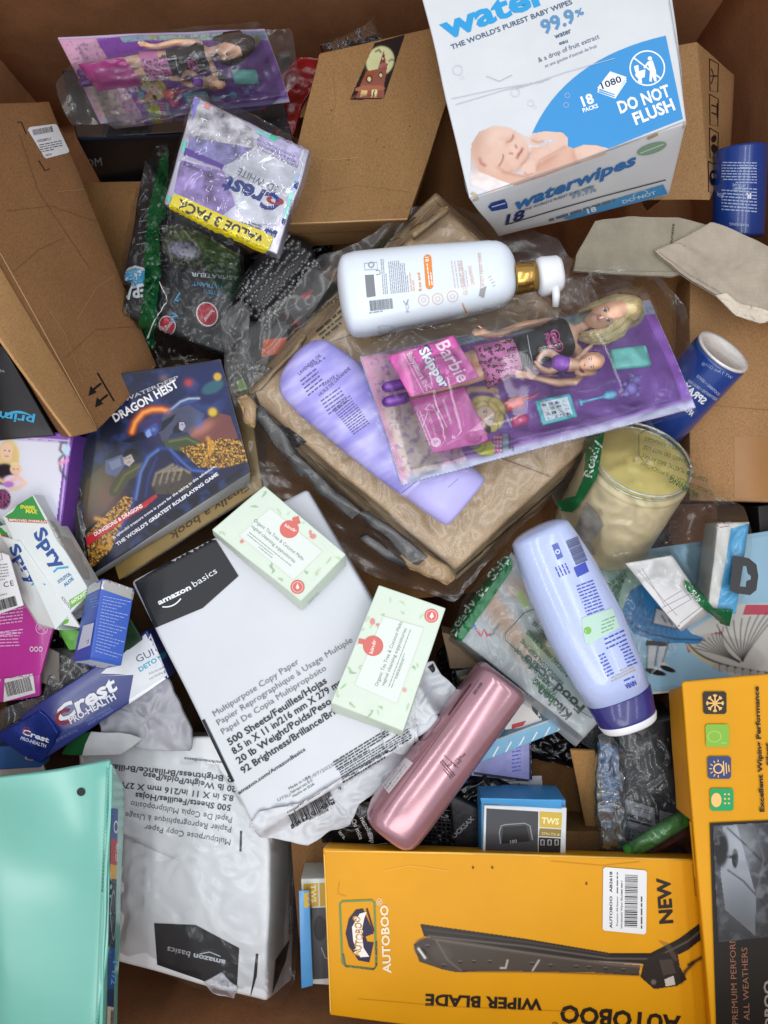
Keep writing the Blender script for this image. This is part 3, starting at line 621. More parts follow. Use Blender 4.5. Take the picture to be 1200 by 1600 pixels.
p.poly([(395, 625), (408, 640), (412, 668), (440, 690), (452, 698), (470, 735), (487, 738), (478, 722), (462, 700), (480, 690), (452, 668), (425, 662), (408, 634), (400, 615)], dk); p.poly([(398, 660), (420, 705), (445, 748), (470, 770), (520, 800), (522, 790), (480, 750), (450, 720), (420, 668), (402, 640)], dk)
p.poly([(542, 800), (560, 806), (600, 820), (640, 855), (662, 874), (655, 880), (620, 862), (580, 835), (548, 815)], dk); p.poly([(562, 840), (582, 850), (640, 880), (632, 886), (585, 866), (562, 850)], dk); p.poly([(440, 752), (520, 812), (516, 818), (452, 772)], dk)
for a, b in (((700, 700), (860, 745)), ((640, 360), (700, 330)), ((560, 700), (640, 730)), ((470, 560), (560, 520)), ((520, 600), (490, 640)), ((545, 800), (700, 880))): p.line([a, ((a[0] + b[0]) / 2 + 4, (a[1] + b[1]) / 2 - 6), b], 1, '#6d5438')
p.line([(712, 897), (885, 745)], 1.6, '#4a3826'); p.done()
for q in ([(390, 640, .426), (407, 632, .428), (486, 735, .428), (468, 748, .425)], [(446, 716, .427), (460, 708, .429), (562, 800, .429), (548, 813, .426)], [(556, 800, .428), (574, 797, .430), (668, 872, .430), (650, 886, .426)], [(560, 838, .42), (570, 832, .42), (640, 884, .42), (628, 892, .418)]): hexa(t, 'dark_strip', q, .004, m=dk, amp=.0035, fr=45, r=.001, step=.006)
for i, (pts, z) in enumerate((([(372, 625), (385, 615), (402, 632), (398, 668), (384, 660)], .43), ([(625, 868), (650, 855), (700, 885), (712, 905), (700, 915), (640, 890)], .425))):
    drape(t, 'torn_flap', pts, [], mat('#b59468', .7, var=.1, bump=.4, bscale=60, kind='card'), zmiss=z, amp=.003, K=40, Rn=8, th=.003, fq=14, sd=i + 4)
for i in range(2): hexa(t, 'paper_edge', [(474 - i * 6, 520 + i * 14, .428), (478 - i * 6, 527 + i * 14, .428), (404 - i * 12, 612 + i * 6, .424), (398 - i * 12, 606 + i * 6, .424)], .01, m=mat('#9a8058', .7, var=.2, kind='card'), amp=.0015, r=.002)
hexa(t, 'paper_edge', [(640, 362, .43), (700, 318, .43), (703, 326, .43), (645, 372, .43)], .01, m=mat('#a98d64', .7, var=.2, kind='card'), amp=.0015, r=.002)
# ---------------------------------------------------------------- lavender lotion bottle
def bottle(t, name, a, b, secs, m, up=(0, 0, 1), N=56, **k):
    A_, B_ = W(*a), W(*b)
    out = []
    for f, hw, ht, ex in secs:
        c = A_.lerp(B_, f); out.append((c, hw * (HC - c.z) / F, ht, ex))
    return loft(t, name, out, up, m, N, **k)
def dome(L, w0, h0, e=.35, n=6, ex=2.3, rev=False):  # rounded end
    o = []
    for i in range(n + 1):
        a = math.pi / 2 * i / n; f = L * (1 - math.cos(a)); s_ = max(math.sin(a), .05) ** .8; o.append((f, w0 * s_, h0 * s_, ex))
    return [(1 - f, w_, h_, e_) for f, w_, h_, e_ in o][::-1] if rev else o
t = Thing('lotion_bottle', 'lavender marbled lotion bottle lying face down on the kraft parcel, under the doll pack', 'bottle', W(590, 660, .44)); lav = t
lv = mat('#b0aae6', .3, var=.30, vscale=9, stretch=(4, 1.2, 1), spec=.5, coat=.3)
bottle(t, 'bottle_body', (456, 560, .450), (670, 738, .450), dome(.13, 58, .021, ex=2.5) + [(.25, 61, .0225, 2.5), (.55, 61, .023, 2.5), (.8, 59, .022, 2.5), (.97, 56, .021, 2.5), (1, 53, .0205, 2.5)], lv)
bands = Art([(440, 540), (500, 525), (560, 560), (760, 720), (640, 800), (560, 760), (440, 640)], 1.8, '#a59fe2')
ax_ = ((bands.X - 456) * .769 + (bands.Y - 560) * .640); sk_ = ((bands.X - 456) * -.64 + (bands.Y - 560) * .769)
bv = np.array([noise.fractal(Vector((a / 26 + b / 90, b / 75, 3)), 1, 2, 3) for a, b in zip(ax_.ravel(), sk_.ravel())]).reshape(ax_.shape)
bands.put(np.clip(bv * 1.5, 0, .7), '#c9c4f3').put(np.clip(-bv * 1.5, 0, .7), '#8b84d4'); bands.done(t, 'marbled_bands', bs=t.b[:1], off=.00015, rough=.28)
bottle(t, 'flip_cap', (664, 733, .450), (728, 786, .450), [(0, 51, .0195, 2.6), (.02, 54, .0205, 2.6), (.5, 52, .02, 3), (.93, 49, .019, 3), (1, 45, .016, 3)], mat('#bab4ee', .32, var=.02))
p = Print(t, 'cap_seam', mx=5); p.line([(628, 770), (668, 738), (706, 700)], 1.1, '#6f69b4'); p.line([(700, 762), (716, 748)], .9, '#8a84c8'); p.done()
p = Print(t, 'label_text', mx=6, bs=t.b[:1]); n_ = '#5b5888'
def up_(d): l = math.hypot(*d); return (d[1] / l, -d[0] / l)
p.text('SHEA +', (486, 575), (510, 561), 5, n_, 1); p.text('LAVENDER OIL', (468, 587), (503, 556), 5, n_, 1)
for i in range(5): p.lines((470 + i * 3, 597 + i * 5.5), (512 + i * 3, 563 + i * 5.5), 1, 5, n_, 2.2, sd=i)
p.text('KARITÉ +', (505, 604), (530, 588), 5, n_, 1); p.text("HUILE DE LAVANDE", (500, 620), (548, 577), 5, n_, 1)
for i in range(5): p.lines((502 + i * 3, 628 + i * 5), (552 + i * 3, 592 + i * 5), 1, 5, n_, 2, sd=i + 9)
for i in range(13): p.lines((521 + i * 2.6, 641 + i * 3.2), (566 + i * 2.4, 604 + i * 3.8), 1, 4, n_, 1.7, sd=i + 29)
for i in range(8): p.line([(500 + i * 22, 650 + i * 13 + (i % 3) * 5), (520 + i * 22, 690 + i * 10)], 5 + (i % 3) * 3, ink(['#948ddb', '#bdb9ee', '#9a93df'][i % 3], .3)) if 0 else None
p.done()
# ---------------------------------------------------------------- white pump bottle
t = Thing('pump_bottle', 'big white pump lotion bottle with a gold collar lying on the kraft parcel', 'bottle', W(690, 450, .44)); pb = t
wb = mat('#dde6f0', .35, var=.015, spec=.5, coat=.2)
bottle(t, 'bottle_body', (530, 466, .464), (806, 426, .464), dome(.07, 62, .026, n=7, ex=3.2) + [(.12, 64, .027, 3.2), (.5, 59, .027, 3.2), (.86, 51, .026, 3)] + dome(.13, 50, .026, n=7, ex=3, rev=True), wb)
bottle(t, 'gold_collar', (803, 436, .47), (842, 431, .47), [(0, 24, .0145, 2), (.05, 25, .015, 2), (.5, 24, .015, 2), (1, 23, .014, 2)], mat('#c39a56', .22, 1, var=.03), N=40)
bottle(t, 'pump_head', (839, 434, .474), (876, 428, .474), [(0, 22, .0135, 2.2), (.05, 28, .0165, 2.2), (.2, 30, .017, 2.2), (.85, 28, .016, 2.4), (1, 24, .0135, 2.4)], mat('#eceef2', .3, var=.01), N=40)
tube(t, 'spout', [W(868, 445, .482), W(869, 462, .482), W(868, 479, .478)], [.0036, .0034, .003], mat('#eceef2', .3, var=.01), 14)
p = Print(t, 'label_text', mx=8); g1 = '#9a9fa8'; o1 = '#e58a3c'; o2 = '#ddb39c'
U = (1, -.1)
p.poly([(570, 430), (584, 429), (587, 463), (573, 465)], '#7d8086'); p.bars((577, 470), (613, 466), 16, '#60656e', up=(.1, 1), sd=7); p.lines((577, 490), (612, 485), 1, 3, g1, 2)
p.ell((580, 414), 5, 5, g1, ring=.6); p.line([(569, 412), (570, 422), (590, 421), (589, 410), (569, 412)], 1, g1)
for x0, n, L, s_ in ((600, 3, 55, 2), (612, 7, 50, 3), (630, 4, 45, 5)): p.lines((x0, 462 - s_), (x0 - 4, 462 - L - s_), n, 3, g1, 1.3, up=(-1, .1), sd=x0)
p.text('U', (595, 430), (594, 421), 7, g1, 1); p.text('PCR', (640, 488), (638, 472), 5, g1); p.line([(630, 470), (634, 476), (638, 468)], 2, g1)
p.line([(668, 404), (671, 446)], 12, o1); p.ell((668, 404), 6, 6, o1); p.ell((671, 446), 6, 6, o1); p.text('B1', (670, 409), (669, 400), 5, WT, 1); p.lines((672, 446), (668, 412), 2, 4, WT, 1.6, up=(-1, .1))
p.text('fl.oz and', (659, 455), (656, 426), 4.5, o1, 1, up=(-1, .1)); p.lines((644, 455), (641, 425), 2, 4, o2, 2, up=(-1, .1))
p.text('DREAMING', (742, 445), (736, 415), 5.5, o2, 0, up=(-1, .1)); p.text('GLOWING SKIN', (731, 461), (722, 408), 6.5, o2, 0, up=(-1, .1)); p.text('BODY HEAD CARE', (757, 447), (751, 395), 5, o2, 0, up=(-1, .1)); p.lines((712, 450), (706, 408), 5, 5, '#cfc0be', 1.6, up=(-1, .1)); p.line([(748, 395), (752, 465)], .8, '#c9b7b0'); p.text('Dove', (588, 524), (682, 512), 15, ink('#c6d0de', .35), 0)  # the large name is embossed; its relief shade is put into darker ink
for x, y in ((662, 469), (684, 467), (707, 463)): p.ell((x, y), 9, 9, '#ddb7a6', ring=.86); p.ell((x, y), 4, 4, '#d5c4c2', ring=.7)
p.line([(722, 473), (729, 489)], [1, 3], '#c98a3a'); p.poly([(750, 452), (760, 447), (756, 465), (748, 462)], '#9a9a9c'); p.lines((763, 435), (768, 432), 4, 5, '#b5b6ba', 1.4); p.done()
# ---------------------------------------------------------------- doll packs
ang = math.radians(15)
M1 = Matrix.Translation(W(825, 600, .475)) @ Matrix.Rotation(ang, 4, 'Z')
sd_px = (HC - .475) / F
CARDZ = .489
def pack_frame(): return M1
t = Thing('doll_pack', 'purple and pink doll play set card with clear blister lying on the lavender bottle', 'toy pack', M=M1, group='doll play sets'); dp = t
cardm = mat('#b8a8c8', .5, var=.05)
hexa(t, 'backing_card', [(562, 556, .478), (1016, 468, .487), (1089, 636, .487), (628, 758, .478)], .003, m=cardm, amp=.001, r=.001)
# printed card
A = Art([(564, 558), (1014, 470), (1087, 634), (630, 756)], 1.7, '#9a5cc0')
A.poly([(560, 556), (640, 540), (740, 740), (626, 760)], '#e9b9d2').poly([(590, 640), (650, 610), (700, 745), (628, 758)], '#e6d3c8')
A.poly([(690, 520), (1020, 465), (1025, 490), (950, 500), (760, 530), (700, 545)], '#a9d3dc')
A.seg([(762, 520), (800, 512), (890, 502), (960, 482)], 10, '#d6e6b0', 4, .7).ell((770, 517), 14, 7, '#c9cf4c', rot=-19).ell((990, 497), 20, 12, '#c9cf4c', rot=-40).ell((990, 497), 13, 7, '#7fae45', rot=-40)
A.grad((880, 560), (1080, 640), '#7b46b8', .8)
A.speck(9, .15, .3, '#8a4bb3', .5, 7)
for k in range(16): A.ell((600 + (k % 4) * 13, 640 + (k // 4) * 14), 3, 3, '#c9a7b8', a=.5)
A.seg([(632, 756), (760, 722), (900, 686), (1087, 636)], 20, '#cfe3ec', 2).seg([(640, 750), (760, 718), (900, 682), (1087, 632)], 8, '#b3a6d6', 3, .7)
A.seg([(628, 745), (608, 690), (585, 625), (568, 565)], 14, '#e9a6c8', 2)
A.seg([(564, 560), (600, 551), (640, 543)], 10, '#e9a6c8', 2)
# drawn girl, plain
def B6(*q): return [(640 + x / 6.316, 590 + y / 6.316) for x, y in q]
OL = '#4a3226'
A.poly(B6((500, 60), (740, 30), (860, 150), (980, 420), (1000, 520), (800, 540), (560, 560), (480, 300)), '#7d52ba').seg(B6((740, 40), (860, 150), (1000, 480)), 2, '#e8e2ee', .6)
A.ell(B6((470, 210))[0], 12, 9, OL, rot=50).ell(B6((470, 210))[0], 11, 8, '#dcc86e', rot=50).ell(B6((540, 260))[0], 13, 9, '#d2ba60', rot=-10).seg(B6((430, 190), (500, 260), (580, 290)), 1, OL, .4)
A.poly(B6((470, 330), (580, 340), (600, 420), (500, 430)), '#30242c')
A.seg(B6((550, 240), (545, 160), (600, 120), (740, 115), (850, 130)), 10, OL, .6).seg(B6((550, 240), (545, 160), (600, 120), (740, 115), (850, 130)), 8.6, '#ecc9a6', .6)
for k in range(4): A.seg(B6((830, 120 + k * 14), (850 + k * 6, 170 + k * 8), (880 - k * 18, 215 - k * 4)), 2, '#ecc9a6', .5).seg(B6((842, 124 + k * 14), (868 - k * 6, 200)), .5, OL, .3)
for cx_, cy_, rx, ry, ro in ((650, 270, 14, 9, -20), (760, 240, 22, 9, 10), (860, 300, 12, 17, -30), (870, 420, 9, 14, 10), (820, 480, 8, 9, 0), (700, 330, 11, 16, 30)): A.ell(B6((cx_, cy_))[0], rx + 1, ry + 1, OL, rot=ro).ell(B6((cx_, cy_))[0], rx, ry, '#e6d27c', rot=ro)
for q in (((620, 270), (700, 230), (820, 240), (880, 320)), ((850, 250), (900, 340), (870, 420), (830, 480)), ((660, 300), (640, 350), (650, 400))): A.seg(B6(*q), 1, '#b8963e', .5)
A.ell(B6((745, 385))[0], 16, 17, OL, rot=20).ell(B6((745, 385))[0], 15.2, 16.2, '#f2cdb2', rot=20)
for ex, ey in ((735, 338), (790, 412)): A.ell(B6((ex, ey))[0], 3.6, 2.6, '#f4f2ee', rot=50).ell(B6((ex, ey))[0], 2, 2, '#4d8a72').ell(B6((ex, ey))[0], 1, 1, '#14201c').seg(B6((ex + 18, ey - 22), (ex + 26, ey + 14)), 1.2, OL, .4)
A.seg(B6((695, 395), (705, 420), (735, 435)), 2.2, '#c8446a', .5).seg(B6((752, 370), (742, 385)), .8, '#b4805e', .4)
A.ell(B6((700, 520))[0], 13, 12.6, OL).ell(B6((700, 520))[0], 12.2, 11.8, '#e3ad84').ell(B6((770, 505))[0], 5, 8, '#2b1c18', rot=-20).ell(B6((705, 465))[0], 1.6, 1.4, '#2a1a18').ell(B6((712, 540))[0], 1.8, 1.5, '#2a1a18').seg(B6((660, 500), (668, 520)), 1.2, '#a04a50', .4)
A.seg(B6((540, 520), (570, 600), (620, 590)), 9, '#e3ad84', .8).ell(B6((578, 492))[0], 8.2, 9.4, OL).ell(B6((578, 492))[0], 7.4, 8.6, '#86cddc').ell(B6((570, 480))[0], 1, 1, '#223').ell(B6((592, 500))[0], 1, 1, '#223').ell(B6((620, 350))[0], 7, 8, '#b8d4ae')
A.ell(B6((740, 690))[0], 21, 13, OL, rot=8).ell(B6((740, 690))[0], 20, 12, '#d9dc4a', rot=8).ell(B6((640, 660))[0], 10, 7.5, OL, rot=-10).ell(B6((640, 660))[0], 9.2, 6.7, '#a9a6b0', rot=-10).seg(B6((740, 620), (750, 680), (700, 740)), 1, OL, .4)
A.poly(B6((820, 570), (910, 555), (910, 740), (840, 750)), '#c65a9a').poly(B6((912, 555), (980, 560), (990, 720), (912, 740)), '#a9b4cc').seg(B6((980, 560), (985, 700), (1020, 680), (1020, 720)), 2, '#2a2848', .5).seg(B6((912, 560), (912, 740)), 1.4, '#2a2848', .5)
for k in range(12): A.ell(B6((840 + (k % 3) * 30, 590 + (k // 3) * 42))[0], 1.8, 1.6, '#f0c6dc')
A.done(t, 'card_picture', bs=[dp.b[0]])
# pink header label bent over the feet
lab = Thing('name_label', '', '') if 0 else t
PK = mat('#d0359f', .3, var=.02, coat=.4); PK2 = mat('#c93a9c', .35, var=.02, coat=.3)
hexa(t, 'lower_label', [(640, 624, .500), (726, 604, .502), (766, 690, .497), (676, 709, .495)], .0012, m=PK2, amp=.0008)
hexa(t, 'name_label', [(605, 558, .514), (708, 523, .516), (750, 589, .516), (641, 622, .513)], .0012, m=PK, amp=.001)
p = Print(t, 'label_lettering', mx=6, bs=dp.b[-2:]); PW = mat('#f3c7e2', .4, 0, var=0); 
UL = (.85, -.53); p.text('Barbie', (679, 537), (717, 599), 21, '#f6d6ea', 1, sh=.2, up=UL); p.text('Skipper', (653, 546), (691, 609), 17, '#3a2b6a', 2, up=UL); p.k += 1; p.text('Skipper', (654, 548), (690, 607), 14.5, '#eef0f8', 2, up=UL); p.text('Babysitters INC', (635, 553), (667, 612), 9, '#f6d6ea', 1, up=UL)
p.line([(650, 546), (630, 552), (662, 614), (682, 609)], 1.2, '#f0c4e0')
p.line([(664, 640), (671, 631), (679, 641), (664, 640)], 1.3, PW); p.text('WARNING:', (690, 624), (704, 664), 4, PW, 1); p.text('ADVERTENCIA:', (665, 638), (683, 694), 4, PW, 0); p.lines((679, 630), (698, 668), 2, 5, PW, 1.6); p.lines((655, 643), (676, 694), 3, 5, PW, 1.6)
p.line([(651, 655), (668, 645), (657, 676)], 2, PW); p.ell((681, 691), 8, 7.5, '#f3c7e2'); p.text('3+', (678, 694), (686, 691), 5, '#c93a9c', 1); p.text('6', (706, 686), (712, 684), 6, PW, 1); p.done()
# blister (clear dome)
def blister(t, P, inner, z0, z1):
    V = []; Fc = []; K = len(P); rings = [(0, z0 + .0006), (.03, z0 + .006), (.09, z0 + (z1 - z0) * .7), (.17, z1), (.5, z1 + .002), (.9, z1 + .002)]
    cx0 = sum(p[0] for p in P) / K; cy0 = sum(p[1] for p in P) / K
    for f, z in rings:
        for (x, y) in P: v = W(x + (cx0 - x) * f, y + (cy0 - y) * f, z); V.append(v + nz(v, 22, 5) * .002)
    for i in range(len(rings) - 1):
        for j in range(K): Fc.append((i * K + j, i * K + (j + 1) % K, (i + 1) * K + (j + 1) % K, (i + 1) * K + j))
    V.append(W(cx0, cy0, z1 + .002) + nz(W(cx0, cy0, z1), 22, 5) * .002); o = (len(rings) - 1) * K
    for j in range(K): Fc.append((o + j, o + (j + 1) % K, len(V) - 1))
    if (V[1] - V[0]).cross(V[K] - V[0]).z < 0: Fc = [f[::-1] for f in Fc]
    return t.mesh('blister', V, Fc, film_mat(haze=.012, rough=.05, scale=14, strength=.3, name='blister', base=.01, fr_=.5), True, False)
blister(t, resample([(600, 565), (690, 532), (860, 490), (1000, 462), (1050, 560), (1075, 625), (900, 672), (700, 722), (640, 735)], 90, 1.5), None, .480, .516)
# the doll, built in the frame of the card
def P3(x, y, h): return W(x, y, .484 + h)
def doll_parts(t, skin, hairc, tag_dark):
    Mh = t
    pts = []
    V = []; Fc = []
    class Tmp:
        b = []
        def mesh(s, n, V_, F_, *a, **k):
            o = len(V); V.extend(V_); Fc.extend([tuple(i + o for i in f) for f in F_]); return None
    q = Tmp(); u = (0, 0, 1); sc = (HC - .5) / F
    def L_(pl, N=20): # (x, y, height, half width px, half thickness m)
        loft(q, '', [(P3(x, y, h), hw * sc, ht, 2.1) for x, y, h, hw, ht in pl], u, None, N, lat=1)
    # torso to neck, then head
    L_([(768, 566, .012, 20, .008), (790, 556, .013, 26, .010), (812, 548, .013, 21, .009), (838, 540, .014, 19, .0085), (862, 532, .017, 25, .0115), (880, 525, .015, 27, .009), (892, 521, .014, 20, .006), (900, 516, .013, 8, .0042), (914, 509, .013, 7, .004), (926, 503, .013, 7, .004)])
    for sy, (hip, knee, ank) in ((0, ((782, 548), (700, 572), (632, 597))), (1, ((786, 570), (712, 597), (634, 618)))):
        L_([(hip[0] + 10, hip[1] - 3, .011, 9, .006), (hip[0], hip[1], .012, 14, .0085), (hip[0] - 30, hip[1] + 9, .012, 14.5, .0082), (knee[0] + 14, knee[1] - 5, .011, 11, .0065), (knee[0], knee[1], .011, 9.5, .006), (knee[0] - 20, knee[1] + 6, .010, 10, .006), (knee[0] - 40, knee[1] + 12, .010, 8, .005), (ank[0], ank[1], .009, 5.5, .0034), (ank[0] - 14, ank[1] + 4, .009, 7, .0035), (ank[0] - 26, ank[1] + 8, .009, 5, .0025)])
    # far arm (up in the picture)
    L_([(880, 507, .012, 8, .005), (862, 504, .012, 8, .005), (820, 508, .012, 7, .0042), (800, 515, .012, 6.5, .004), (780, 522, .012, 5.5, .0036), (765, 523, .012, 5.5, .003), (755, 521, .012, 6, .0024), (748, 519, .012, 5, .002)])
    for k in range(4): L_([(752, 517 + k * 2.6, .012, 1.5, .0008), (744 - k % 2, 515 + k * 3.0, .0125, 1.4, .0008), (737 + (k == 0) * 3 + (k == 3) * 3, 514.5 + k * 3.2, .0115, 1.2, .0007)], 8)
    L_([(758, 516, .0125, 1.6, .001), (752, 512, .014, 1.5, .0009), (747, 509, .014, 1.2, .0008)], 8)
    # near arm: shoulder, elbow, forearm, hand
    L_([(892, 538, .013, 8, .005), (902, 548, .014, 8, .0048), (908, 565, .014, 7.5, .0046), (908, 585, .015, 7.5, .0046), (898, 596, .015, 7, .0044), (870, 598, .016, 6.5, .004), (845, 592, .017, 5, .0034), (834, 589, .017, 5, .0026), (826, 586, .017, 6.5, .0024), (818, 585, .017, 6, .002)])
    for k in range(4): L_([(822, 581 + k * 3, .017, 1.5, .0009), (811, 580 + k * 3.2, .0185, 1.4, .0009), (803 + abs(k - 1) * 1.6, 579.5 + k * 3.4, .0175, 1.2, .0007)], 8)
    L_([(832, 583, .018, 1.7, .001), (826, 577, .0195, 1.5, .001), (820, 573, .0195, 1.2, .0008)], 8)
    # head: face up, chin towards the body
    hc = [(x, y - 5.5, h, a * 1.02, b) for x, y, h, a, b in [(917, 509, .015, 5, .004), (920, 508, .0165, 9, .007), (926, 506, .018, 13, .0105), (935, 503.5, .019, 17, .0135), (946, 500, .019, 19.5, .015), (956, 496.5, .0185, 20.5, .0155), (966, 493, .018, 20, .015), (975, 490, .017, 16, .0125), (981, 488, .016, 10, .008), (984, 487, .016, 4, .003)]]
    L_(hc, 32)
    L_([(946, 494, .0325, 1.3, .0012), (941, 496, .0345, 1.9, .0018), (938, 497, .034, 2.2, .0016), (936.5, 497.5, .0325, 1.4, .001)], 10)   # nose
    for s_ in (-1, 1): L_([(945, 494 + s_ * 19 - 1, .018, 3, .002), (950, 492 + s_ * 20, .018, 4, .002), (954, 491 + s_ * 19.5, .018, 2, .0016)], 10)
    body = t.mesh('body', V, Fc, skin, True, True)
    rm = body.modifiers.new('join', 'REMESH'); rm.mode = 'VOXEL'; rm.voxel_size = .00075; rm.use_smooth_shade = True
    sm = body.modifiers.new('soft', 'SMOOTH'); sm.factor = .5; sm.iterations = 2
    bb = t.b[-1:]
    # clothes
    tdark = mat('#141417', .55, bump=.2, bscale=300, var=.05)
    def garment(name, pl, m, ex=2.15): return loft(t, name, [(P3(x, y, h), hw * sc, ht, ex) for x, y, h, hw, ht in pl], u, m, 40, lat=1, cap=True)
    sk = garment('skirt', [(750, 575, .0115, 34, .0095), (751, 574.6, .0115, 35.5, .0108), (764, 570, .012, 34, .0112), (780, 564, .0125, 31, .0118), (806, 555, .013, 26, .0108), (812, 553, .013, 24, .0102)], mat('#e27db8', .55, bump=.2, bscale=300, var=.03))
    top = garment('shirt', [(806, 554, .013, 26, .0104), (808, 553.5, .013, 27.5, .0112), (822, 548, .0135, 26, .011), (842, 541, .0145, 26.5, .0112), (864, 533, .0165, 31, .0132), (880, 526, .0155, 32, .0105), (888, 523, .0145, 27, .0075), (891, 522, .0145, 20, .006)], tdark)
    pp = Print(t, 'skirt_spots', mx=4, bs=t.b[-2:-1], base=.0004); r = random.Random(3)
    for k in range(70):
        x = 752 + (k % 10) * 5.8 + r.uniform(-2, 2); y = 538 + (k // 10) * 10.5 + r.uniform(-3, 3) - (x - 738) * .26 + 12
        a = r.uniform(0, 180); pp.ell((x, y), r.uniform(2.6, 3.8), r.uniform(2, 3), '#1a1216', rot=a, a0=20, a1=r.choice((230, 290, 330)), n=9, ring=.35, layer=False)
    pp.done()
    pp = Print(t, 'shirt_print', mx=4, bs=t.b[-1:], base=.0004); H = [(868 + 17 * math.sin(a) ** 3 * 1.05 * .97 + 0, 0) for a in (0,)]
    hp = []
    for i in range(33):
        a = 2 * math.pi * i / 32; hx = 16 * math.sin(a) ** 3; hy = 13 * math.cos(a) - 5 * math.cos(2 * a) - 2 * math.cos(3 * a) - math.cos(4 * a); hp.append((867 + hx * .92 * .35 + hy * .75, 533 + hx * 1.0 - hy * .2))
    pp.line(hp, 1.6, '#e85fb0'); pp.text('Girl', (860, 521), (868, 541), 7, '#e85fb0', 2, up=(.93, -.3)); pp.text('Power', (850, 522), (859, 545), 7, '#e85fb0', 2, up=(.93, -.3))
    pp.line([(824, 524), (828, 548), (834, 571)], 1.2, '#c8c8ce'); pp.done()
    # shoes
    for ay in (599, 622):
        loft(t, 'shoe', [(P3(x, y, h), hw * sc, ht, 2.3) for x, y, h, hw, ht in ((639, ay - 2, .012, 7, .0055), (632, ay, .0115, 9, .0065), (622, ay + 2.5, .011, 8.5, .007), (611, ay + 5, .011, 9, .0075), (602, ay + 6.5, .0115, 8, .0075), (597, ay + 8, .0115, 4, .004))], u, mat('#7d35ac', .35, var=.05, coat=.2), 24, lat=1)
    # hair: a shell of ribbed strands around the head, falling past the near shoulder
    hm = mat(hairc, .38, bump=.9, bscale=420, var=.14, vscale=60, stretch=(.18, 1, 1), spec=.5); hd = Matrix.Rotation(ang, 3, 'Z')
    def strand(pl, m=hm): return loft(t, 'hair_lock', [(P3(x, y, h), hw * sc, ht, 1.9) for x, y, h, hw, ht in pl], u, m, 22, lat=1, amp=.0004, fr=200)
    strand([(990, 476, .012, 9, .007), (987, 480, .015, 19, .0125), (979, 484, .0165, 25, .0165), (968, 487, .0162, 27, .0165), (957, 491, .0135, 27, .0140), (945, 495, .010, 25, .009), (930, 500, .008, 22, .006)])
    strand([(986, 488, .018, 6, .004), (979, 500, .022, 9, .006), (968, 513, .020, 11, .008), (952, 523, .017, 12, .009), (934, 528, .014, 11, .008), (916, 529, .012, 8, .006), (903, 527, .011, 3, .003)])
    strand([(984, 484, .022, 5, .003), (977, 493, .028, 7, .0035), (966, 506, .027, 7, .005), (950, 517, .022, 7, .006), (932, 521, .017, 7, .006), (914, 522, .014, 4, .004)])
    strand([(982, 500, .016, 7, .005), (968, 520, .014, 9, .007), (946, 532, .012, 8, .007), (924, 534, .011, 5, .005), (908, 532, .010, 2, .002)])
    strand([(984, 478, .020, 5, .003), (975, 473, .0265, 6, .0035), (960, 472, .023, 6, .006), (942, 476, .017, 6, .007), (924, 482, .014, 5, .005), (906, 488, .012, 3, .003)])
    strand([(985, 482, .0215, 4, .003), (977, 478, .0285, 5, .0025), (963, 475, .0265, 4, .003), (946, 479, .021, 3.5, .005), (926, 485, .016, 3, .004)])
    V_ = []; F_ = []
    class T2:
        b = []
        def mesh(s, n, V2, F2, *a, **k): o = len(V_); V_.extend(V2); F_.extend([tuple(i + o for i in f) for f in F2])
    t2 = T2(); rs = random.Random(5)
    G = [[(986, 478, .020), (977, 487, .0295), (966, 500, .0305), (950, 513, .0275), (930, 519, .022), (908, 519, .016)], [(990, 480, .014), (986, 500, .020), (972, 522, .0215), (950, 536, .019), (926, 538, .016), (904, 531, .012)]]
    G2 = [[(985, 477, .022), (976, 474, .0305), (962, 470, .029), (944, 474, .0235), (924, 481, .018), (905, 489, .0135)], [(990, 474, .015), (982, 464, .019), (964, 460, .018), (944, 466, .0155), (924, 475, .013), (903, 487, .0105)]]
    for Ga, n_ in ((G, 46), (G2, 26)):
        for q_ in range(n_):
            f = rs.random(); w_ = rs.uniform(-.9, .9); tube(t2, '', [P3(a[0] + (b[0] - a[0]) * f + w_, a[1] + (b[1] - a[1]) * f + w_, a[2] + (b[2] - a[2]) * f + .0012 * math.sin(math.pi * f)) for a, b in zip(*Ga)], [.0006, .0008, .0008, .0007, .0006, .0002], None, 5)
    hs = t.mesh('hair_strand', V_, F_, mat(hairc, .33, var=.2, vscale=300, spec=.6), True, False); hs['kind'] = 'stuff'
    # face
    pp = Print(t, 'face_paint', mx=3, bs=bb, base=.0007); r_ = ink
    def fx(a, b): return (946 + a * .966 - b * .259 * -1 * -1, 500 - a * .259 + b * .966) # a along body axis to the crown, b across
    def pt(a, b): return (945 + a * .94 + b * .32, 493.5 - a * .32 + b * .94)
    for s_ in (-1, 1):
        e = pt(2.5, s_ * 7.6); pp.ell(e, 2.3, 3.9, '#e9e9ea', rot=-19); pp.ell(e, 2.0, 2.3, '#3d6f8e', rot=-19); pp.ell(e, 1.1, 1.2, '#0e1014'); pp.ell((e[0] + .7, e[1] - .7), .5, .5, '#ffffff')
        pp.line([pt(3.2, s_ * 3.6), pt(5.0, s_ * 7), pt(3.6, s_ * 12)], [.5, 1.2, .6], '#2a1c16', True); pp.line([pt(8.0, s_ * 4), pt(9.2, s_ * 8), pt(7.6, s_ * 12)], [.6, 1.1, .4], '#9a6f3e')
        pp.ell(pt(-6.5, s_ * 2.0), .5, .8, '#b97a62', rot=-19)
    pp.ell(pt(-11.2, 0), 1.5, 4.2, '#c4516a', rot=-19); pp.line([pt(-11.4, -3.6), pt(-11.1, 0), pt(-11.4, 3.6)], .6, '#f2e6e6', True); pp.done()
    return body
DG = 'dolls held in the play sets'
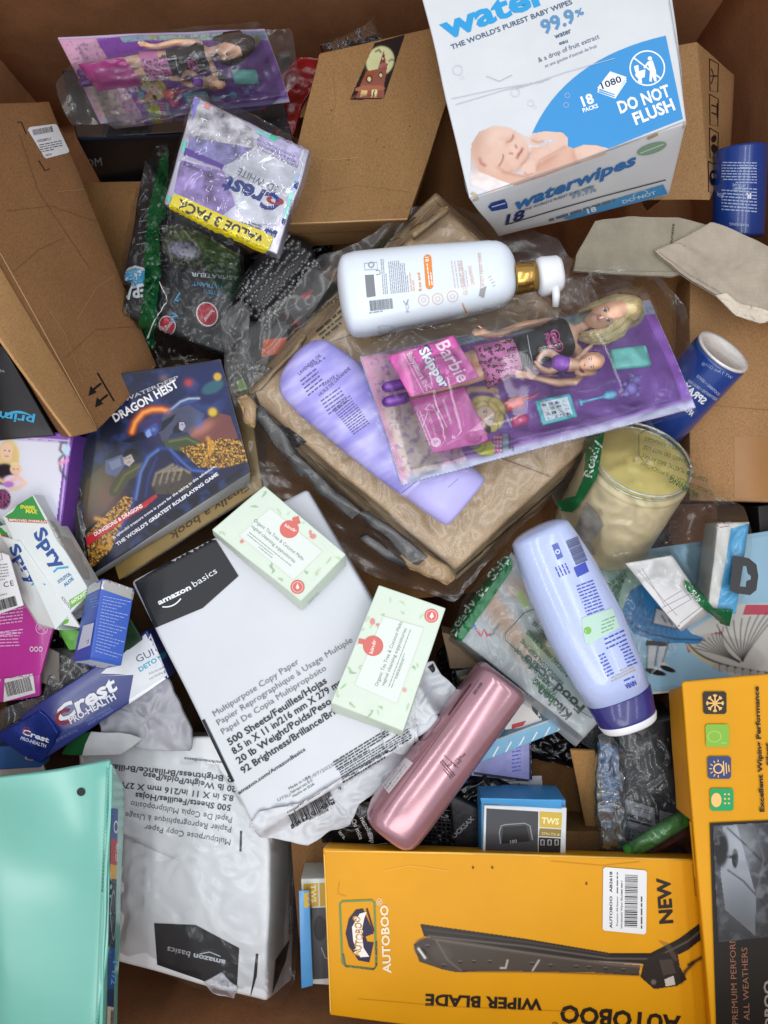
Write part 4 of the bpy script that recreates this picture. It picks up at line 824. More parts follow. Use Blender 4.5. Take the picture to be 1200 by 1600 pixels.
doll = Thing('fashion_doll', 'blonde doll in a black shirt and pink leopard skirt strapped in the middle play set', 'doll', M=M1, group=DG)
skm = mat('#f0bd9c', .38, var=.02, spec=.4, sss=.15)
doll_parts(doll, skm, '#ecd49a', 0)
def small_things(dark=False):
    out = []
    def N(n, l, c): q = Thing(n, l, c, M=M1); out.append(q); return q
    u = (0, 0, 1); sc = (HC - .5) / F
    # baby doll in the arm
    q = N('baby_doll', 'small baby doll in a purple nappy lying in the blonde doll’s arm' if not dark else 'small baby doll lying in the dark-haired doll’s arm', 'baby doll'); V = []; Fc = []
    class Tmp:
        b = []
        def mesh(s, n, V_, F_, *a, **k): o = len(V); V.extend(V_); Fc.extend([tuple(i + o for i in f) for f in F_])
    tm = Tmp()
    def L_(pl, N_=18): loft(tm, '', [(P3(x, y, h + .014), hw * sc, ht, 2.1) for x, y, h, hw, ht in pl], u, None, N_, lat=1)
    L_([(866, 566, .012, 9, .006), (876, 567, .013, 11, .0072), (890, 570, .013, 11, .007), (902, 571, .013, 9, .006), (907, 571, .013, 4, .004), (910, 571, .013, 4, .004)])
    L_([(908, 571, .012, 4, .003), (911, 570, .014, 10, .008), (917, 568, .015, 14, .0105), (925, 566, .015, 15.5, .0115), (933, 564, .015, 14, .010), (939, 562, .014, 8, .006)], 24)
    L_([(872, 560, .012, 6, .004), (862, 552, .013, 6, .004), (850, 551, .014, 5.5, .0038), (843, 558, .014, 4.5, .003), (840, 568, .014, 4, .0027), (838, 573, .014, 4.2, .0026), (834, 575, .014, 3, .002)])
    L_([(872, 574, .012, 6, .004), (858, 582, .013, 6, .004), (848, 578, .014, 5, .0036), (843, 574, .016, 4, .003), (838, 568, .017, 4, .0026), (834, 565, .017, 3, .002)])
    L_([(900, 580, .012, 4.5, .003), (908, 586, .013, 4, .003), (920, 585, .014, 3.5, .0025), (928, 583, .014, 3.5, .002)])
    L_([(900, 562, .012, 4.5, .003), (908, 555, .014, 4, .003), (918, 545, .016, 3.4, .0024), (924, 540, .016, 3, .002)])
    for k in range(3): L_([(927, 581 + k * 2, .028 - .014, 1.1, .0007), (932, 580 + k * 2.6, .014, .9, .0006)], 7); L_([(924, 540 + k, .016, 1.1, .0007), (928 - k, 536 + k * 1.5, .0165, .9, .0006)], 7)
    bd = q.mesh('body', V, Fc, skm, True, True); rm = bd.modifiers.new('join', 'REMESH'); rm.mode = 'VOXEL'; rm.voxel_size = .00055; rm.use_smooth_shade = True; sm = bd.modifiers.new('soft', 'SMOOTH'); sm.iterations = 2
    loft(q, 'nappy', [(P3(x, y, .0275), hw * sc, ht, 2.2) for x, y, hw, ht in ((862, 566, 8, .005), (866, 566.5, 12, .0075), (876, 568, 13, .0082), (886, 569.5, 11.5, .0076), (888, 570, 10, .006))], u, mat('#8a49b8', .5, var=.03), 26)
    loft(q, 'hair', [(P3(x, y, .0275), hw * sc, ht, 2) for x, y, hw, ht in ((927, 565, 15.6, .0112), (932, 564, 15.6, .0112), (938, 562, 11, .008), (941, 561, 5, .004))], u, mat('#1b1512', .5, bump=.5, bscale=300), 26)
    pp = Print(q, 'face_paint', mx=3, bs=q.b[:1], base=.0006)
    for s_ in (-1, 1): e = (922 + s_ * 1.4, 567 + s_ * 5.5); pp.ell(e, 1.8, 2.2, '#ece8e8'); pp.ell(e, 1.3, 1.5, '#3a6a86'); pp.ell(e, .7, .8, '#111'); pp.line([(e[0] + 3.4, e[1] - 2.5), (e[0] + 4, e[1] + 2)], .7, '#4a3020')
    pp.ell((914, 570), .9, 2, '#b95060'); pp.done()
    q = N('toy_tablet', 'small turquoise toy tablet with app tiles beside the blonde doll' + (' of the upper play set' if dark else ''), 'toy tablet')
    hexa(q, 'tablet_body', [(836, 626, .500), (891, 614, .500), (903, 651, .500), (848, 665, .500)], .004, m=mat('#4fb9c4', .35, var=.03), amp=.0002); pp = Print(q, 'screen', mx=8)
    pp.poly([(843, 629), (886, 620), (895, 647), (853, 658)], '#d9e4ec')
    for i in range(4):
        for j in range(4):
            x = 846 + j * 10.2 + i * 2.6; y = 632 + i * 6.6 - j * 2.3; pp.poly([(x, y), (x + 7, y - 1.6), (x + 8.5, y + 3), (x + 1.5, y + 4.6)], ['#7a8fb0', '#c9a0b4', '#5a6f8a', '#e8ecf0', '#90a8a0'][(i * 3 + j) % 5], False)
    pp.done()
    q = N('toy_pillow', 'small flat mint green toy changing mat beside the head' + (' of the dark-haired doll' if dark else ' of the blonde doll'), 'toy mat'); hexa(q, 'mat_body', [(953, 546, .506), (1010, 538, .506), (1020, 572, .506), (960, 579, .506)], .006, m=mat('#6fd0c4', .4, var=.03), amp=.0006, r=.0028, bulge=.0015)
    q = N('toy_spoon', 'tiny light blue toy spoon between the toy tablet and the lilac bear' + (' in the upper play set' if dark else ''), 'toy spoon'); bl = mat('#69b4dc', .3, var=.03)
    tube(q, 'handle', [P3(909, 628, .014), P3(930, 623, .014), P3(945, 619, .014)], [.0016, .0011, .0014], bl, 10); loft(q, 'bowl', [(P3(x, y, .014), hw * sc, ht, 2) for x, y, hw, ht in ((942, 620, 3, .001), (948, 618, 7, .0022), (956, 616, 8, .0026), (962, 615, 5, .002))], u, bl, 18)
    tube(q, 'handle_end', [P3(906, 624, .014), P3(909, 634, .014)], .0014, bl, 8)
    q = N('toy_milk_bottle', 'tiny coral toy bottle between the pink label and the toy tablet' + (' in the upper play set' if dark else ''), 'toy bottle'); co = mat('#f0605e', .3, var=.03)
    loft(q, 'bottle_body', [(P3(x, y, .015), hw * sc, ht, 2.4) for x, y, hw, ht in ((790, 634, 8, .005), (792, 633.5, 9.6, .006), (812, 627, 10, .006), (816, 626, 8, .005))], u, co, 22); tube(q, 'nozzle', [P3(815, 625, .015), P3(835, 619, .015), P3(845, 612, .015)], [.0016, .0008, .0004], co, 8)
    q = N('toy_dummy', 'tiny pink toy dummy below the coral toy bottle' + (' in the upper play set' if dark else ''), 'toy dummy'); loft(q, 'shield', [(P3(x, y, .012), hw * sc, ht, 2) for x, y, hw, ht in ((800, 661, 5, .002), (804, 659, 9, .004), (818, 655, 9, .004), (826, 652, 3, .002))], u, mat('#e8558e', .3, var=.03), 20); loft(q, 'teat', [(P3(x, y, .016), hw * sc, ht, 2) for x, y, hw, ht in ((808, 658, 2, .001), (810, 657, 4, .003), (815, 656, 4, .003), (817, 655.5, 2, .001))], u, mat('#f08ab0', .3, var=.03), 14)
    q = N('toy_bear', 'tiny lilac toy bear beyond the bowl of the toy spoon' + (' in the upper play set' if dark else ''), 'toy bear'); li = mat('#8a78c8', .4, var=.05, bump=.3, bscale=200)
    for nm, x, y, rx in (('torso', 986, 607, 10), ('head', 994, 594, 8), ('ear', 988, 587, 3.2), ('ear', 1001, 588, 3.2), ('paw', 976, 600, 4), ('paw', 999, 606, 4), ('paw', 978, 616, 4.4), ('paw', 996, 616, 4.4)):
        c = P3(x, y, .012); r_ = rx * sc; loft(q, nm, [(c + Vector((math.cos(a) * -r_, 0, 0)), max(r_ * math.sin(a), 1e-5), max(min(r_, .006) * math.sin(a), 1e-5), 2) for a in [math.pi * i / 8 for i in range(9)]], u, li, 14)
    return out
acc = small_things()
# ---- the second pack: copies in another place, tilted against the carton wall
M2 = Matrix.Translation(W(284, 108, .38)) @ Matrix.Rotation(math.radians(8), 4, 'Z') @ Matrix.Rotation(math.radians(63), 4, 'X') @ Matrix.Scale(.765, 4) 
def dup(T_, M, label, names=None, mats=None, skip=()):
    r = T_.e.copy(); COL.objects.link(r); r.matrix_world = M; r['label'] = label
    for ch in T_.e.children:
        if any(ch.name.split('.')[0] == k for k in skip): continue
        c = ch.copy(); COL.objects.link(c); c.parent = r
        for g in ch.children:
            if any(g.name.split('.')[0] == k for k in skip): continue
            d = g.copy(); COL.objects.link(d); d.parent = c
        if mats and ch.name.split('.')[0] in mats: c.data = ch.data.copy(); c.data.materials.clear(); c.data.materials.append(mats[ch.name.split('.')[0]])
    return r
dup(dp, M2, 'purple and pink play set card holding the dark-haired doll, bagged, by the carton wall', skip=('label_lettering', 'lower_label'))
dup(doll, M2, 'dark-haired doll in a leopard skirt strapped in the play set by the carton wall', mats={'hair_lock': mat('#3a251c', .4, bump=.9, bscale=420, var=.14), 'hair_strand': mat('#4a3024', .35, var=.2)})
for a_, l in zip(acc, ['small baby doll in the arm of the dark-haired doll', 'turquoise toy tablet in the play set of the dark-haired doll', 'mint green toy mat beside the head of the dark-haired doll', 'light blue toy spoon in the play set of the dark-haired doll', 'coral toy bottle in the play set of the dark-haired doll', 'pink toy dummy in the play set of the dark-haired doll', 'lilac toy bear in the play set of the dark-haired doll']): dup(a_, M2, l)
def tree_of(e, M):
    out = []
    for ch in e.children:
        V = [M @ v.co for v in ch.data.vertices]; Fc = [tuple(p.vertices) for p in ch.data.polygons]
        if Fc and len(Fc) > 40: out.append(BVHTree.FromPolygons(V, Fc))
    return out
# ---------------------------------------------------------------- toothpaste three pack
t = Thing('toothpaste_three_pack', 'shrink-wrapped silver and purple toothpaste three pack with a yellow band, lying upside down', 'toothpaste pack', W(370, 275, .4)); c3 = t
foil = mat('#c9c6d6', .28, .55, bump=.5, bscale=28, var=.08, vscale=20)
hexa(t, 'carton_body', [(303, 149, .455), (486, 236, .455), (432, 398, .455), (256, 318, .455)], .016, m=foil, amp=.0016, fr=30, r=.002, step=.007)
p = Print(t, 'foil_print', mx=6, base=.0005); PU = mat('#9f8ac2', .24, .6, var=.35, vscale=60, bump=.35, bscale=35); SV = mat('#d0d2da', .3, .5, var=.25, vscale=60)
p.poly([(300, 160), (360, 175), (410, 215), (398, 245), (352, 262), (300, 232), (288, 215)], mat('#d6d0e4', .22, .6, var=.4, vscale=70, bump=.4, bscale=40)); p.poly([(296, 214), (395, 232), (362, 254), (345, 262), (292, 238)], mat('#8c86b8', .3, .5, var=.3, vscale=80)); p.poly([(282, 250), (350, 268), (368, 320), (345, 338), (272, 300)], PU)
p.poly([(355, 258), (400, 240), (432, 226), (476, 236), (470, 262), (455, 330), (438, 352), (385, 350), (368, 320), (352, 270)], mat('#c8cad3', .3, .35, var=.12, vscale=70)); p.poly([(400, 240), (432, 226), (445, 262), (412, 258)], SV); p.poly([(368, 300), (390, 312), (398, 330), (374, 326)], SV); p.poly([(395, 222), (420, 204), (474, 226), (466, 262)], mat('#b6afd0', .3, .5, var=.2, vscale=90))
for q, c in (([(300, 160), (306, 150), (312, 156), (300, 190)], '#8f8adf'), ([(286, 220), (292, 222), (288, 240), (282, 236)], '#79d8c8'), ([(424, 211), (436, 216), (430, 222), (420, 217)], '#3fd6ad'), ([(402, 202), (424, 211), (420, 217), (400, 208)], '#9fdfe0'), ([(452, 305), (459, 300), (446, 345), (441, 350)], '#8fe2d6'), ([(464, 270), (468, 272), (460, 300), (456, 296)], '#a9c8ee'), ([(262, 305), (268, 308), (266, 318), (260, 314)], '#7adac0'), ([(322, 160), (330, 165), (326, 172), (318, 168)], '#e2908a')): p.poly(q, mat(c, .25, .4, var=.1))  # rainbow reflections of the holographic foil painted in as coloured patches
p.poly([(290, 231), (350, 258), (346, 266), (287, 243)], '#5a3a96'); p.text('RADIANT PEPPERMINT', (345, 264), (291, 243), 4, '#d6cfe8', 1); p.text('BRILLIANCE', (335, 275), (288, 252), 6, '#3a2c5c', 0)
p.text('Crest', (444, 310), (356, 276), 26, '#22357e', 2, sh=.15); p.k += 1
p.ell((430, 314), 14, 6.5, '#a8212c', rot=12, a0=-60, a1=235, ring=.5); p.text('3D WHITE', (437, 293), (374, 262), 12, '#6b6f7c', 0)
for i in range(3): p.text(('FORMULA PATENTADA', 'MEJOR BLANQUEAMIENTO', 'INVESTIGADOR')[i], (466 - i * 2, 260 - i * 8), (404 - i, 230 - i * 7), 4, '#7a6a9a', 0)
p.poly([(272, 304), (282, 306), (355, 340), (425, 367), (427, 374), (420, 391), (412, 394), (340, 366), (268, 329), (265, 322)], mat('#f0dc18', .35, var=.02))
p.text('VALUE 3 PACK', (414, 371), (282, 312), 14.5, '#1d1c22', 2)
p.poly([(413, 361), (418, 355), (434, 362), (430, 371), (417, 367)], '#25397e'); p.poly([(461, 283), (467, 285), (464, 296), (459, 294)], '#25397e'); p.poly([(442, 341), (447, 344), (444, 352), (440, 349)], '#25397e'); p.poly([(400, 390), (425, 398), (423, 405), (402, 398)], '#25397e')
p.text('21 HR', (430, 368), (418, 363), 4, WT, 1); p.lines((408, 357), (375, 346), 2, 4, '#7d8090', 2); p.lines((300, 345), (264, 328), 1, 4, '#6f6f7a', 3); p.done()
# ---------------------------------------------------------------- books
t = Thing('gold_book', 'gold and white paperback lying under the fantasy game book', 'book', W(290, 800, .3)); gbk = t
hexa(t, 'page_block', [(110, 660, .372), (385, 600, .372), (408, 764, .372), (190, 905, .372)], .012, m=mat('#d8d4c8', .7, var=.06, vscale=300, stretch=(1, 1, 8), bump=.3, bscale=500), amp=.0008)
hexa(t, 'cover', [(108, 658, .3745), (385, 598, .3745), (410, 762, .3745), (186, 906, .3745)], .0015, m=mat('#a98a45', .4, var=.1), amp=.0006)
p = Print(t, 'cover_text', mx=6); p.text('Finally a book', (388, 752), (266, 834), 12, '#5c4620', 1, up=(.3, .95)); p.done()
t = Thing('fantasy_game_book', 'dark blue fantasy role-playing paperback with a glowing ring and heaped gold on its cover', 'book', W(260, 750, .38)); dnd = t
hexa(t, 'page_block', [(95, 600, .400), (346, 562, .400), (391, 738, .400), (142, 900, .400)], bot=[(100, 600, .378), (346, 566, .378), (391, 756, .378), (150, 903, .378)], m=mat('#cfd0cf', .7, var=.12, vscale=30, stretch=(1, 1, 30), bump=.4, bscale=300), amp=.0005)
hexa(t, 'cover', [(94, 598, .4035), (345, 560, .4035), (392, 736, .4035), (140, 900, .4035)], .0018, m=mat('#15172a', .3, var=.05, coat=.3), amp=.0007)
A = Art([(97, 601), (344, 563), (390, 735), (142, 896)], 1.2, '#0b0c18')
def Z(*q): return [(120 + x / 4, 560 + y / 4) for x, y in q]
A.ell((325, 615), 75, 55, '#1c2a62', soft=.5).ell((262, 640), 60, 34, '#151d42', soft=.5).ell((180, 720), 60, 50, '#20263a', soft=.45)
A.speck(26, .0, .5, '#33498a', .45, 2)
A.poly(Z((60, 760), (200, 640), (300, 640), (260, 830), (140, 1000), (50, 1080), (40, 900)), '#4d3a34', .9).ell(Z((130, 800))[0], 14, 26, '#5c6b3c', rot=25, soft=.6, a=.6).ell(Z((180, 870))[0], 20, 22, '#7a5644', soft=.6, a=.7)
A.poly(Z((700, 440), (880, 340), (960, 360), (1010, 500), (860, 540), (720, 540)), '#7c463e', .85).ell(Z((780, 440))[0], 18, 7, '#b8785c', rot=-30, soft=.35, a=.8)
A.ell(Z((850, 180))[0], 18, 9, '#2f5d6a', rot=-25, soft=.15).ell(Z((880, 115))[0], 6, 6, '#caa534', soft=.2).ell(Z((855, 340))[0], 8, 8, '#33300f', soft=.15).ell(Z((850, 336))[0], 6.6, 6.6, '#d4b040', soft=.3).ell(Z((700, 152))[0], 5, 4.5, '#b8402c', soft=.5).ell(Z((545, 125))[0], 5, 4, '#8a6a3a', soft=.5, a=.6).ell(Z((762, 390))[0], 6, 9, '#3c62a8', soft=.5)
for th_, c_ in ((13, '#5c1a10'), (8.5, '#d4551c'), (3, '#f6b050')): A.seg(Z((345, 460), (365, 400), (415, 340), (470, 320), (530, 318), (570, 330)), th_, c_, 1.1)
A.seg(Z((590, 320), (650, 270), (700, 252), (765, 250)), 1.8, '#c4d6ea', .6).seg(Z((560, 340), (650, 285), (740, 262)), 4, '#4a66a8', 1.5, .6)
A.poly(Z((560, 330), (700, 290), (800, 350), (700, 500), (520, 520), (500, 420)), '#55566a', .6)
A.poly(Z((280, 520), (380, 470), (470, 440), (560, 380), (620, 345), (600, 390), (540, 450), (430, 500), (330, 530)), '#0f1128').poly(Z((400, 440), (420, 390), (500, 360), (535, 380), (525, 450), (440, 480)), '#2f2560').poly(Z((415, 450), (500, 400), (515, 450), (480, 500), (430, 490)), '#34478e').poly(Z((430, 460), (455, 440), (470, 480), (440, 500)), '#7f95cc').ell(Z((480, 445))[0], 4, 3, '#5a70b4', soft=.3).poly(Z((430, 500), (520, 470), (540, 540), (420, 580), (380, 560)), '#1f2148')
A.poly(Z((600, 440), (640, 390), (680, 395), (672, 440), (640, 480), (600, 490)), '#16172a').poly(Z((640, 400), (672, 400), (680, 425), (660, 455), (640, 440)), '#a9a4b6').seg(Z((655, 415), (664, 414)), .8, '#222').poly(Z((590, 470), (690, 460), (720, 500), (560, 520)), '#2b2f54')
A.poly(Z((280, 620), (300, 580), (350, 560), (385, 580), (380, 620), (340, 600), (300, 625)), '#14141c').poly(Z((285, 625), (340, 598), (360, 640), (330, 675), (300, 660)), '#b0a39c').seg(Z((300, 628), (312, 624)), .9, '#2a201c').seg(Z((325, 622), (336, 618)), .9, '#2a201c').seg(Z((318, 652), (334, 646)), 1, '#6a4038').poly(Z((180, 640), (285, 600), (300, 665), (250, 740), (180, 720)), '#59617e').poly(Z((200, 650), (270, 620), (280, 670), (220, 700)), '#8087a0', .7)
A.poly(Z((200, 820), (260, 720), (360, 660), (450, 640), (400, 720), (330, 760), (260, 860), (210, 860)), '#45452a').seg(Z((240, 830), (300, 730), (400, 670)), 1.6, '#6f7048', .8).poly(Z((540, 510), (690, 480), (780, 520), (800, 560), (640, 580), (560, 560)), '#3f482c').seg(Z((580, 520), (690, 500), (770, 540)), 1.4, '#6f7850', .7)
mk = inpoly(A.X, A.Y, Z((640, 560), (780, 530), (900, 500), (1030, 510), (1085, 640), (900, 690), (760, 680))) | inpoly(A.X, A.Y, Z((40, 1120), (200, 960), (300, 860), (380, 880), (330, 1060), (210, 1200), (60, 1340)))
mk = mk * 1.; A.put(mk, '#5e3c1c'); A.speck(5, -.1, .25, '#b57a26', .9, 5, mk); A.speck(2.8, .1, .28, '#e8bf58', .8, 9, mk); A.speck(4.5, .05, .3, '#2c180c', .85, 11, mk)
for q in (((820, 500), (850, 560), (830, 600)), ((200, 1120), (210, 1190), (150, 1180)), ((120, 1000), (160, 1010), (180, 1030))): A.seg(Z(*q), 5, '#d99a30', 1, .9)
A.poly(Z((250, 1120), (350, 900), (395, 700), (440, 600), (500, 560), (590, 560), (640, 610), (690, 680), (800, 705), (1070, 660), (980, 720), (700, 880), (420, 1070), (200, 1290), (190, 1240)), '#14163a')
for q, w_, c_ in ((((250, 1125), (350, 920), (395, 710), (440, 610), (510, 562), (580, 565), (640, 620), (700, 685), (800, 708), (880, 690)), 3.6, '#223c8c'), (((370, 880), (402, 710), (450, 618), (510, 572)), 1.2, '#6f8fd0'), (((585, 570), (650, 640), (720, 700), (850, 715)), 1.2, '#5674b8'), (((430, 860), (450, 740), (500, 620)), 2.4, '#22357c'), (((600, 610), (660, 700), (740, 750)), 2.4, '#22357c')): A.seg(Z(*q), w_, c_, 1.0)
A.poly(Z((470, 800), (510, 720), (600, 690), (700, 700), (740, 760), (700, 830), (600, 850), (500, 850)), '#453d34')
for k in range(5): A.seg(Z((480 + k * 40, 790 - k * 8), (500 + k * 40, 720 - k * 6), (560 + k * 30, 690 + k * 4), (600 + k * 26, 665 + k * 12)), 3.2, '#9a8c7a', .8, .9).seg(Z((484 + k * 40, 800 - k * 8), (506 + k * 40, 728 - k * 6), (566 + k * 30, 698 + k * 4)), 1.4, '#2c251e', .6, .9)
A.speck(5, .1, .5, '#1b1612', .5, 21, inpoly(A.X, A.Y, Z((470, 800), (510, 720), (600, 690), (700, 700), (740, 760), (700, 830), (600, 850), (500, 850))) * 1.)
A.poly(Z((40, 1125), (380, 925), (495, 848), (505, 865), (430, 930), (330, 990), (60, 1180)), '#c0232b').poly(Z((390, 920), (500, 850), (470, 900)), '#9a1c24', .6)
A.done(t, 'cover_art', off=.0004, rough=.28)
p = Print(t, 'cover_text', mx=6, base=.0009); p.text('WATERDEEP', (196, 628), (280, 592), 5.5, '#a9a9b0', 1); p.text('DRAGON HEIST', (180, 660), (280, 604), 12.5, '#e3e3e6', 2); p.text('DUNGEONS & DRAGONS', (149, 838), (224, 792), 5.5, '#efe6e2', 2); p.text('& splendid treasure trove is yours for the taking in this adventure', (178, 842), (337, 730), 4, '#e6e6ea', 1); p.text("THE WORLD'S GREATEST ROLEPLAYING GAME", (184, 853), (342, 742), 5, '#e6e6ea', 2); p.done()
# ---------------------------------------------------------------- reams
RW = mat('#cdd0d6', .33, var=.02, vscale=9, bump=.10, bscale=25, spec=.5)
t = Thing('paper_ream', 'white copy paper ream with torn wrapper carrying two pale green cartons', 'paper ream', W(460, 1030, .4), group='reams of copy paper'); r1 = t
hexa(t, 'wrapped_block', [(204, 909, .432), (480, 764, .425), (692, 1130, .432), (402, 1306, .432)], .035, m=RW, amp=.0012, fr=12, r=.004, step=.012)
wrp = mat('#cfd1d6', .35, var=.02, bump=.5, bscale=30)
drape(t, 'wrapper_tail', [(404, 1268), (470, 1255), (560, 1200), (632, 1160), (652, 1186), (625, 1205), (585, 1240), (560, 1258), (548, 1290), (520, 1298), (480, 1322), (440, 1312), (405, 1308), (388, 1290)], t.b, wrp, off=.002, amp=.004, zmiss=.405, K=110, Rn=22, it=6, fq=20, th=.0012, sd=9)
drape(t, 'wrapper_tail', [(640, 1045), (676, 1032), (690, 1052), (713, 1076), (705, 1108), (676, 1118), (668, 1132), (650, 1132), (655, 1160), (645, 1186), (600, 1170), (590, 1110)], t.b, wrp, off=.002, amp=.006, zmiss=.41, K=90, Rn=18, it=6, fq=22, th=.0012, sd=12)
p = Print(t, 'wrapper_print', mx=8, base=.0009); K = '#25262c'; G = '#74777f'
p.poly([(211, 910), (333, 836), (373, 900), (317, 950), (243, 981)], '#1e1f24')
p.text('amazon', (249, 945), (300, 920), 8, '#eceef2', 2); p.text('basics', (303, 918), (341, 894), 9.5, '#dfe2e8', 0); p.line(arcpts((254, 948), (272, 950), (283, 935)), [2] * 17, '#eceef2')
u_ = (-.48, -.88)
for s_, a, b, h, wt, c in (('Multipurpose Copy Paper', (335, 1120), (468, 1036), 9, 0, G), ('Papier Reprographique à Usage Multiple', (341, 1134), (552, 1002), 9, 0, G), ('Papel De Copia Multipropósito', (348, 1148), (511, 1046), 9, 0, G), ('500 Sheets/Feuilles/Hojas', (359, 1165), (512, 1066), 10.5, 1, K), ('8.5 in X 11 in/216 mm X 279 mm', (366, 1179), (540, 1066), 10.5, 1, K), ('20 lb Weight/Poids/Peso', (373, 1194), (519, 1098), 10.5, 1, K), ('92 Brightness/Brillance/Brillantez', (380, 1209), (560, 1092), 10.5, 1, K), ('amazon.com/AmazonBasics', (374, 1241), (478, 1172), 5.5, 1, '#3a3b42')): p.text(s_, a, b, h, c, wt)
p.line([(318, 1124), (365, 1221)], 4, K); p.done()
p = Print(t, 'wrapper_print', mx=6, base=.0009); p.bars((460, 1293), (525, 1254), 27, up=(-.42, -.91), sd=12, n=38); p.text('8', (456, 1295), (461, 1292), 6, K, 1); p.text('41710 14311', (466, 1288), (524, 1252), 5.5, K, 1); p.text('9', (530, 1236), (535, 1233), 6, K, 1); p.text('B01FV0FRH8', (484, 1282), (514, 1266), 4, K)
p.text('LITSU', (434, 1252), (455, 1243), 4.5, G, 0); p.text('11/07/2025 07:21', (478, 1221), (548, 1182), 5, '#84868c', 0)
for i, s_ in enumerate(('Made in USA', 'Fabriqué aux E-U', 'Hecho en EUA')): p.text(s_, (452 + i * 3, 1234 + i * 6), (486 + i * 3, 1214 + i * 6), 4, K)
p.lines((521, 1192), (606, 1140), 4, 4.2, '#3c3d44', 2, up=(-.45, -.89)); p.lines((530, 1204), (640, 1138), 6, 3.9, '#4a4b52', 1.6, up=(-.3, -.95), sd=4); p.poly([(668, 1042), (680, 1034), (684, 1044), (676, 1052)], '#1e1f24'); p.done()
t = Thing('paper_ream', 'bagged paper ream with upside-down print lying beside the mint green binder', 'paper ream', W(300, 1330, .3), group='reams of copy paper'); r2 = t
hexa(t, 'wrapped_block', [(120, 1150, .375), (426, 1150, .39), (417, 1566, .395), (140, 1490, .36)], bot=[(150, 1140, .30), (472, 1150, .30), (456, 1535, .30), (170, 1470, .30)], m=mat('#e6e8ea', .4, var=.05, vscale=9, bump=.2, bscale=20), amp=.0022, fr=14, r=.004)
p = Print(t, 'wrapper_print', mx=8, base=.0006)
p.poly([(241, 1442), (306, 1445), (374, 1481), (370, 1550), (246, 1507)], '#1e1f24'); p.text('amazon', (353, 1500), (303, 1489), 8, '#c8ccd2', 2); p.text('basics', (299, 1487), (262, 1478), 9, '#c8ccd2', 0); p.line([(312, 1490), (328, 1487), (345, 1494)], 1.5, '#c8ccd2')
for s_, a, b, h, wt, c in (('Multipurpose Copy Paper', (362, 1312), (227, 1288), 9, 0, '#63666d'), ('Papier Reprographique à Usage Multiple', (363, 1292), (150, 1262), 9, 0, '#63666d'), ('Papel De Copia Multipropósito', (364, 1277), (205, 1251), 9, 0, '#63666d'), ('500 Sheets/Feuilles/Hojas', (362, 1258), (212, 1238), 9, 1, '#3c3e44'), ('8.5 in X 11 in/216 mm X 279 mm', (366, 1243), (162, 1218), 9, 1, '#3c3e44'), ('20 lb Weight/Poids/Peso', (370, 1229), (224, 1206), 9, 1, '#3c3e44'), ('92 Brightness/Brillance/Brillantez', (372, 1214), (150, 1191), 9, 1, '#3c3e44'), ('amazon.com/AmazonBasics', (382, 1193), (288, 1183), 4, 1, '#6a6c72')): p.text(s_, a, b, h, c, wt)
p.line([(377, 1298), (376, 1330)], 3.4, '#2b2c31'); p.line([(402, 1490), (399, 1525), (392, 1555)], [4, 5, 1], '#1e1f24'); p.poly([(430, 1500), (452, 1468), (446, 1500), (425, 1552)], '#1e1f24')
p.lines((452, 1460), (458, 1345), 3, 5, '#77797f', 1.8, up=(-1, 0)); p.done()
drape(t, 'wrapper_fold', [(345, 1520), (372, 1545), (366, 1560), (330, 1552), (318, 1535)], t.b, RW, off=.001, amp=.003, zmiss=.36, K=40, Rn=8, th=.001, fq=10)
# ---------------------------------------------------------------- binder
t = Thing('ring_binder', 'mint green glossy vinyl ring binder with a blue spine label', 'binder', W(60, 1400, .42)); bd_ = t
vinyl = mat('#6ab0a2', .21, var=.03, vscale=8, bump=.28, bscale=9, spec=.5, coat=.3)
hexa(t, 'cover', [(-90, 1232, .505), (171, 1192, .50), (152, 1660, .495), (-90, 1660, .495)], .005, m=vinyl, amp=.0085, fr=8, r=.002)
hexa(t, 'spine', [(170, 1194, .499), (190, 1232, .455), (176, 1660, .455), (151, 1660, .492)], .003, m=vinyl, amp=.001, r=.001)
hexa(t, 'page_block', [(-80, 1260, .493), (150, 1225, .493), (140, 1650, .488), (-80, 1650, .488)], .03, m=mat('#d8d8d2', .7), amp=.0005)
p = Print(t, 'stitching', mx=9, base=.0005)
for k in range(66): y = 1199 + k * 6.2; x = 166 - k * .27; p.line([(x, y), (x + 3.5, y + 2.6), (x, y + 5.2)], .8, '#2e8f78')
p.ell((127, 1237), 6.8, 6.6, '#0e1614'); p.done()
p = Print(t, 'spine_label', mx=6, base=.0005)
def sp(a, b, y0, y1, c): x0 = lambda y: 172 + (1 - (y - 1240) / 360) * 8 - 4; p.poly([(x0(y0) + a, y0), (x0(y0) + b, y0 + 2), (x0(y1) + b, y1 + 2), (x0(y1) + a, y1)], c)
sp(-2, 8, 1262, 1310, '#1f4f8f'); sp(-2, 8, 1310, 1350, '#b02830'); sp(-2, 8, 1350, 1372, '#d8a53a'); sp(-2, 8, 1372, 1480, '#23303a'); sp(-2, 8, 1480, 1545, '#1f4f8f'); sp(-2, 8, 1545, 1572, '#18365f'); sp(-2, 8, 1572, 1610, '#c9c2b0')
p.ell((180, 1292), 3.6, 10, '#e2e6ea', ring=.7); p.ell((176, 1430), 4, 40, '#7f9099', ring=.85); p.text('HEAVY DUTY', (180, 1318), (178, 1346), 4, '#e9e0de', 1); p.text('1 1/2', (176, 1498), (172, 1538), 7, '#5fa8e0', 2); p.bars((172, 1578), (171, 1600), 5, sd=2); p.done()
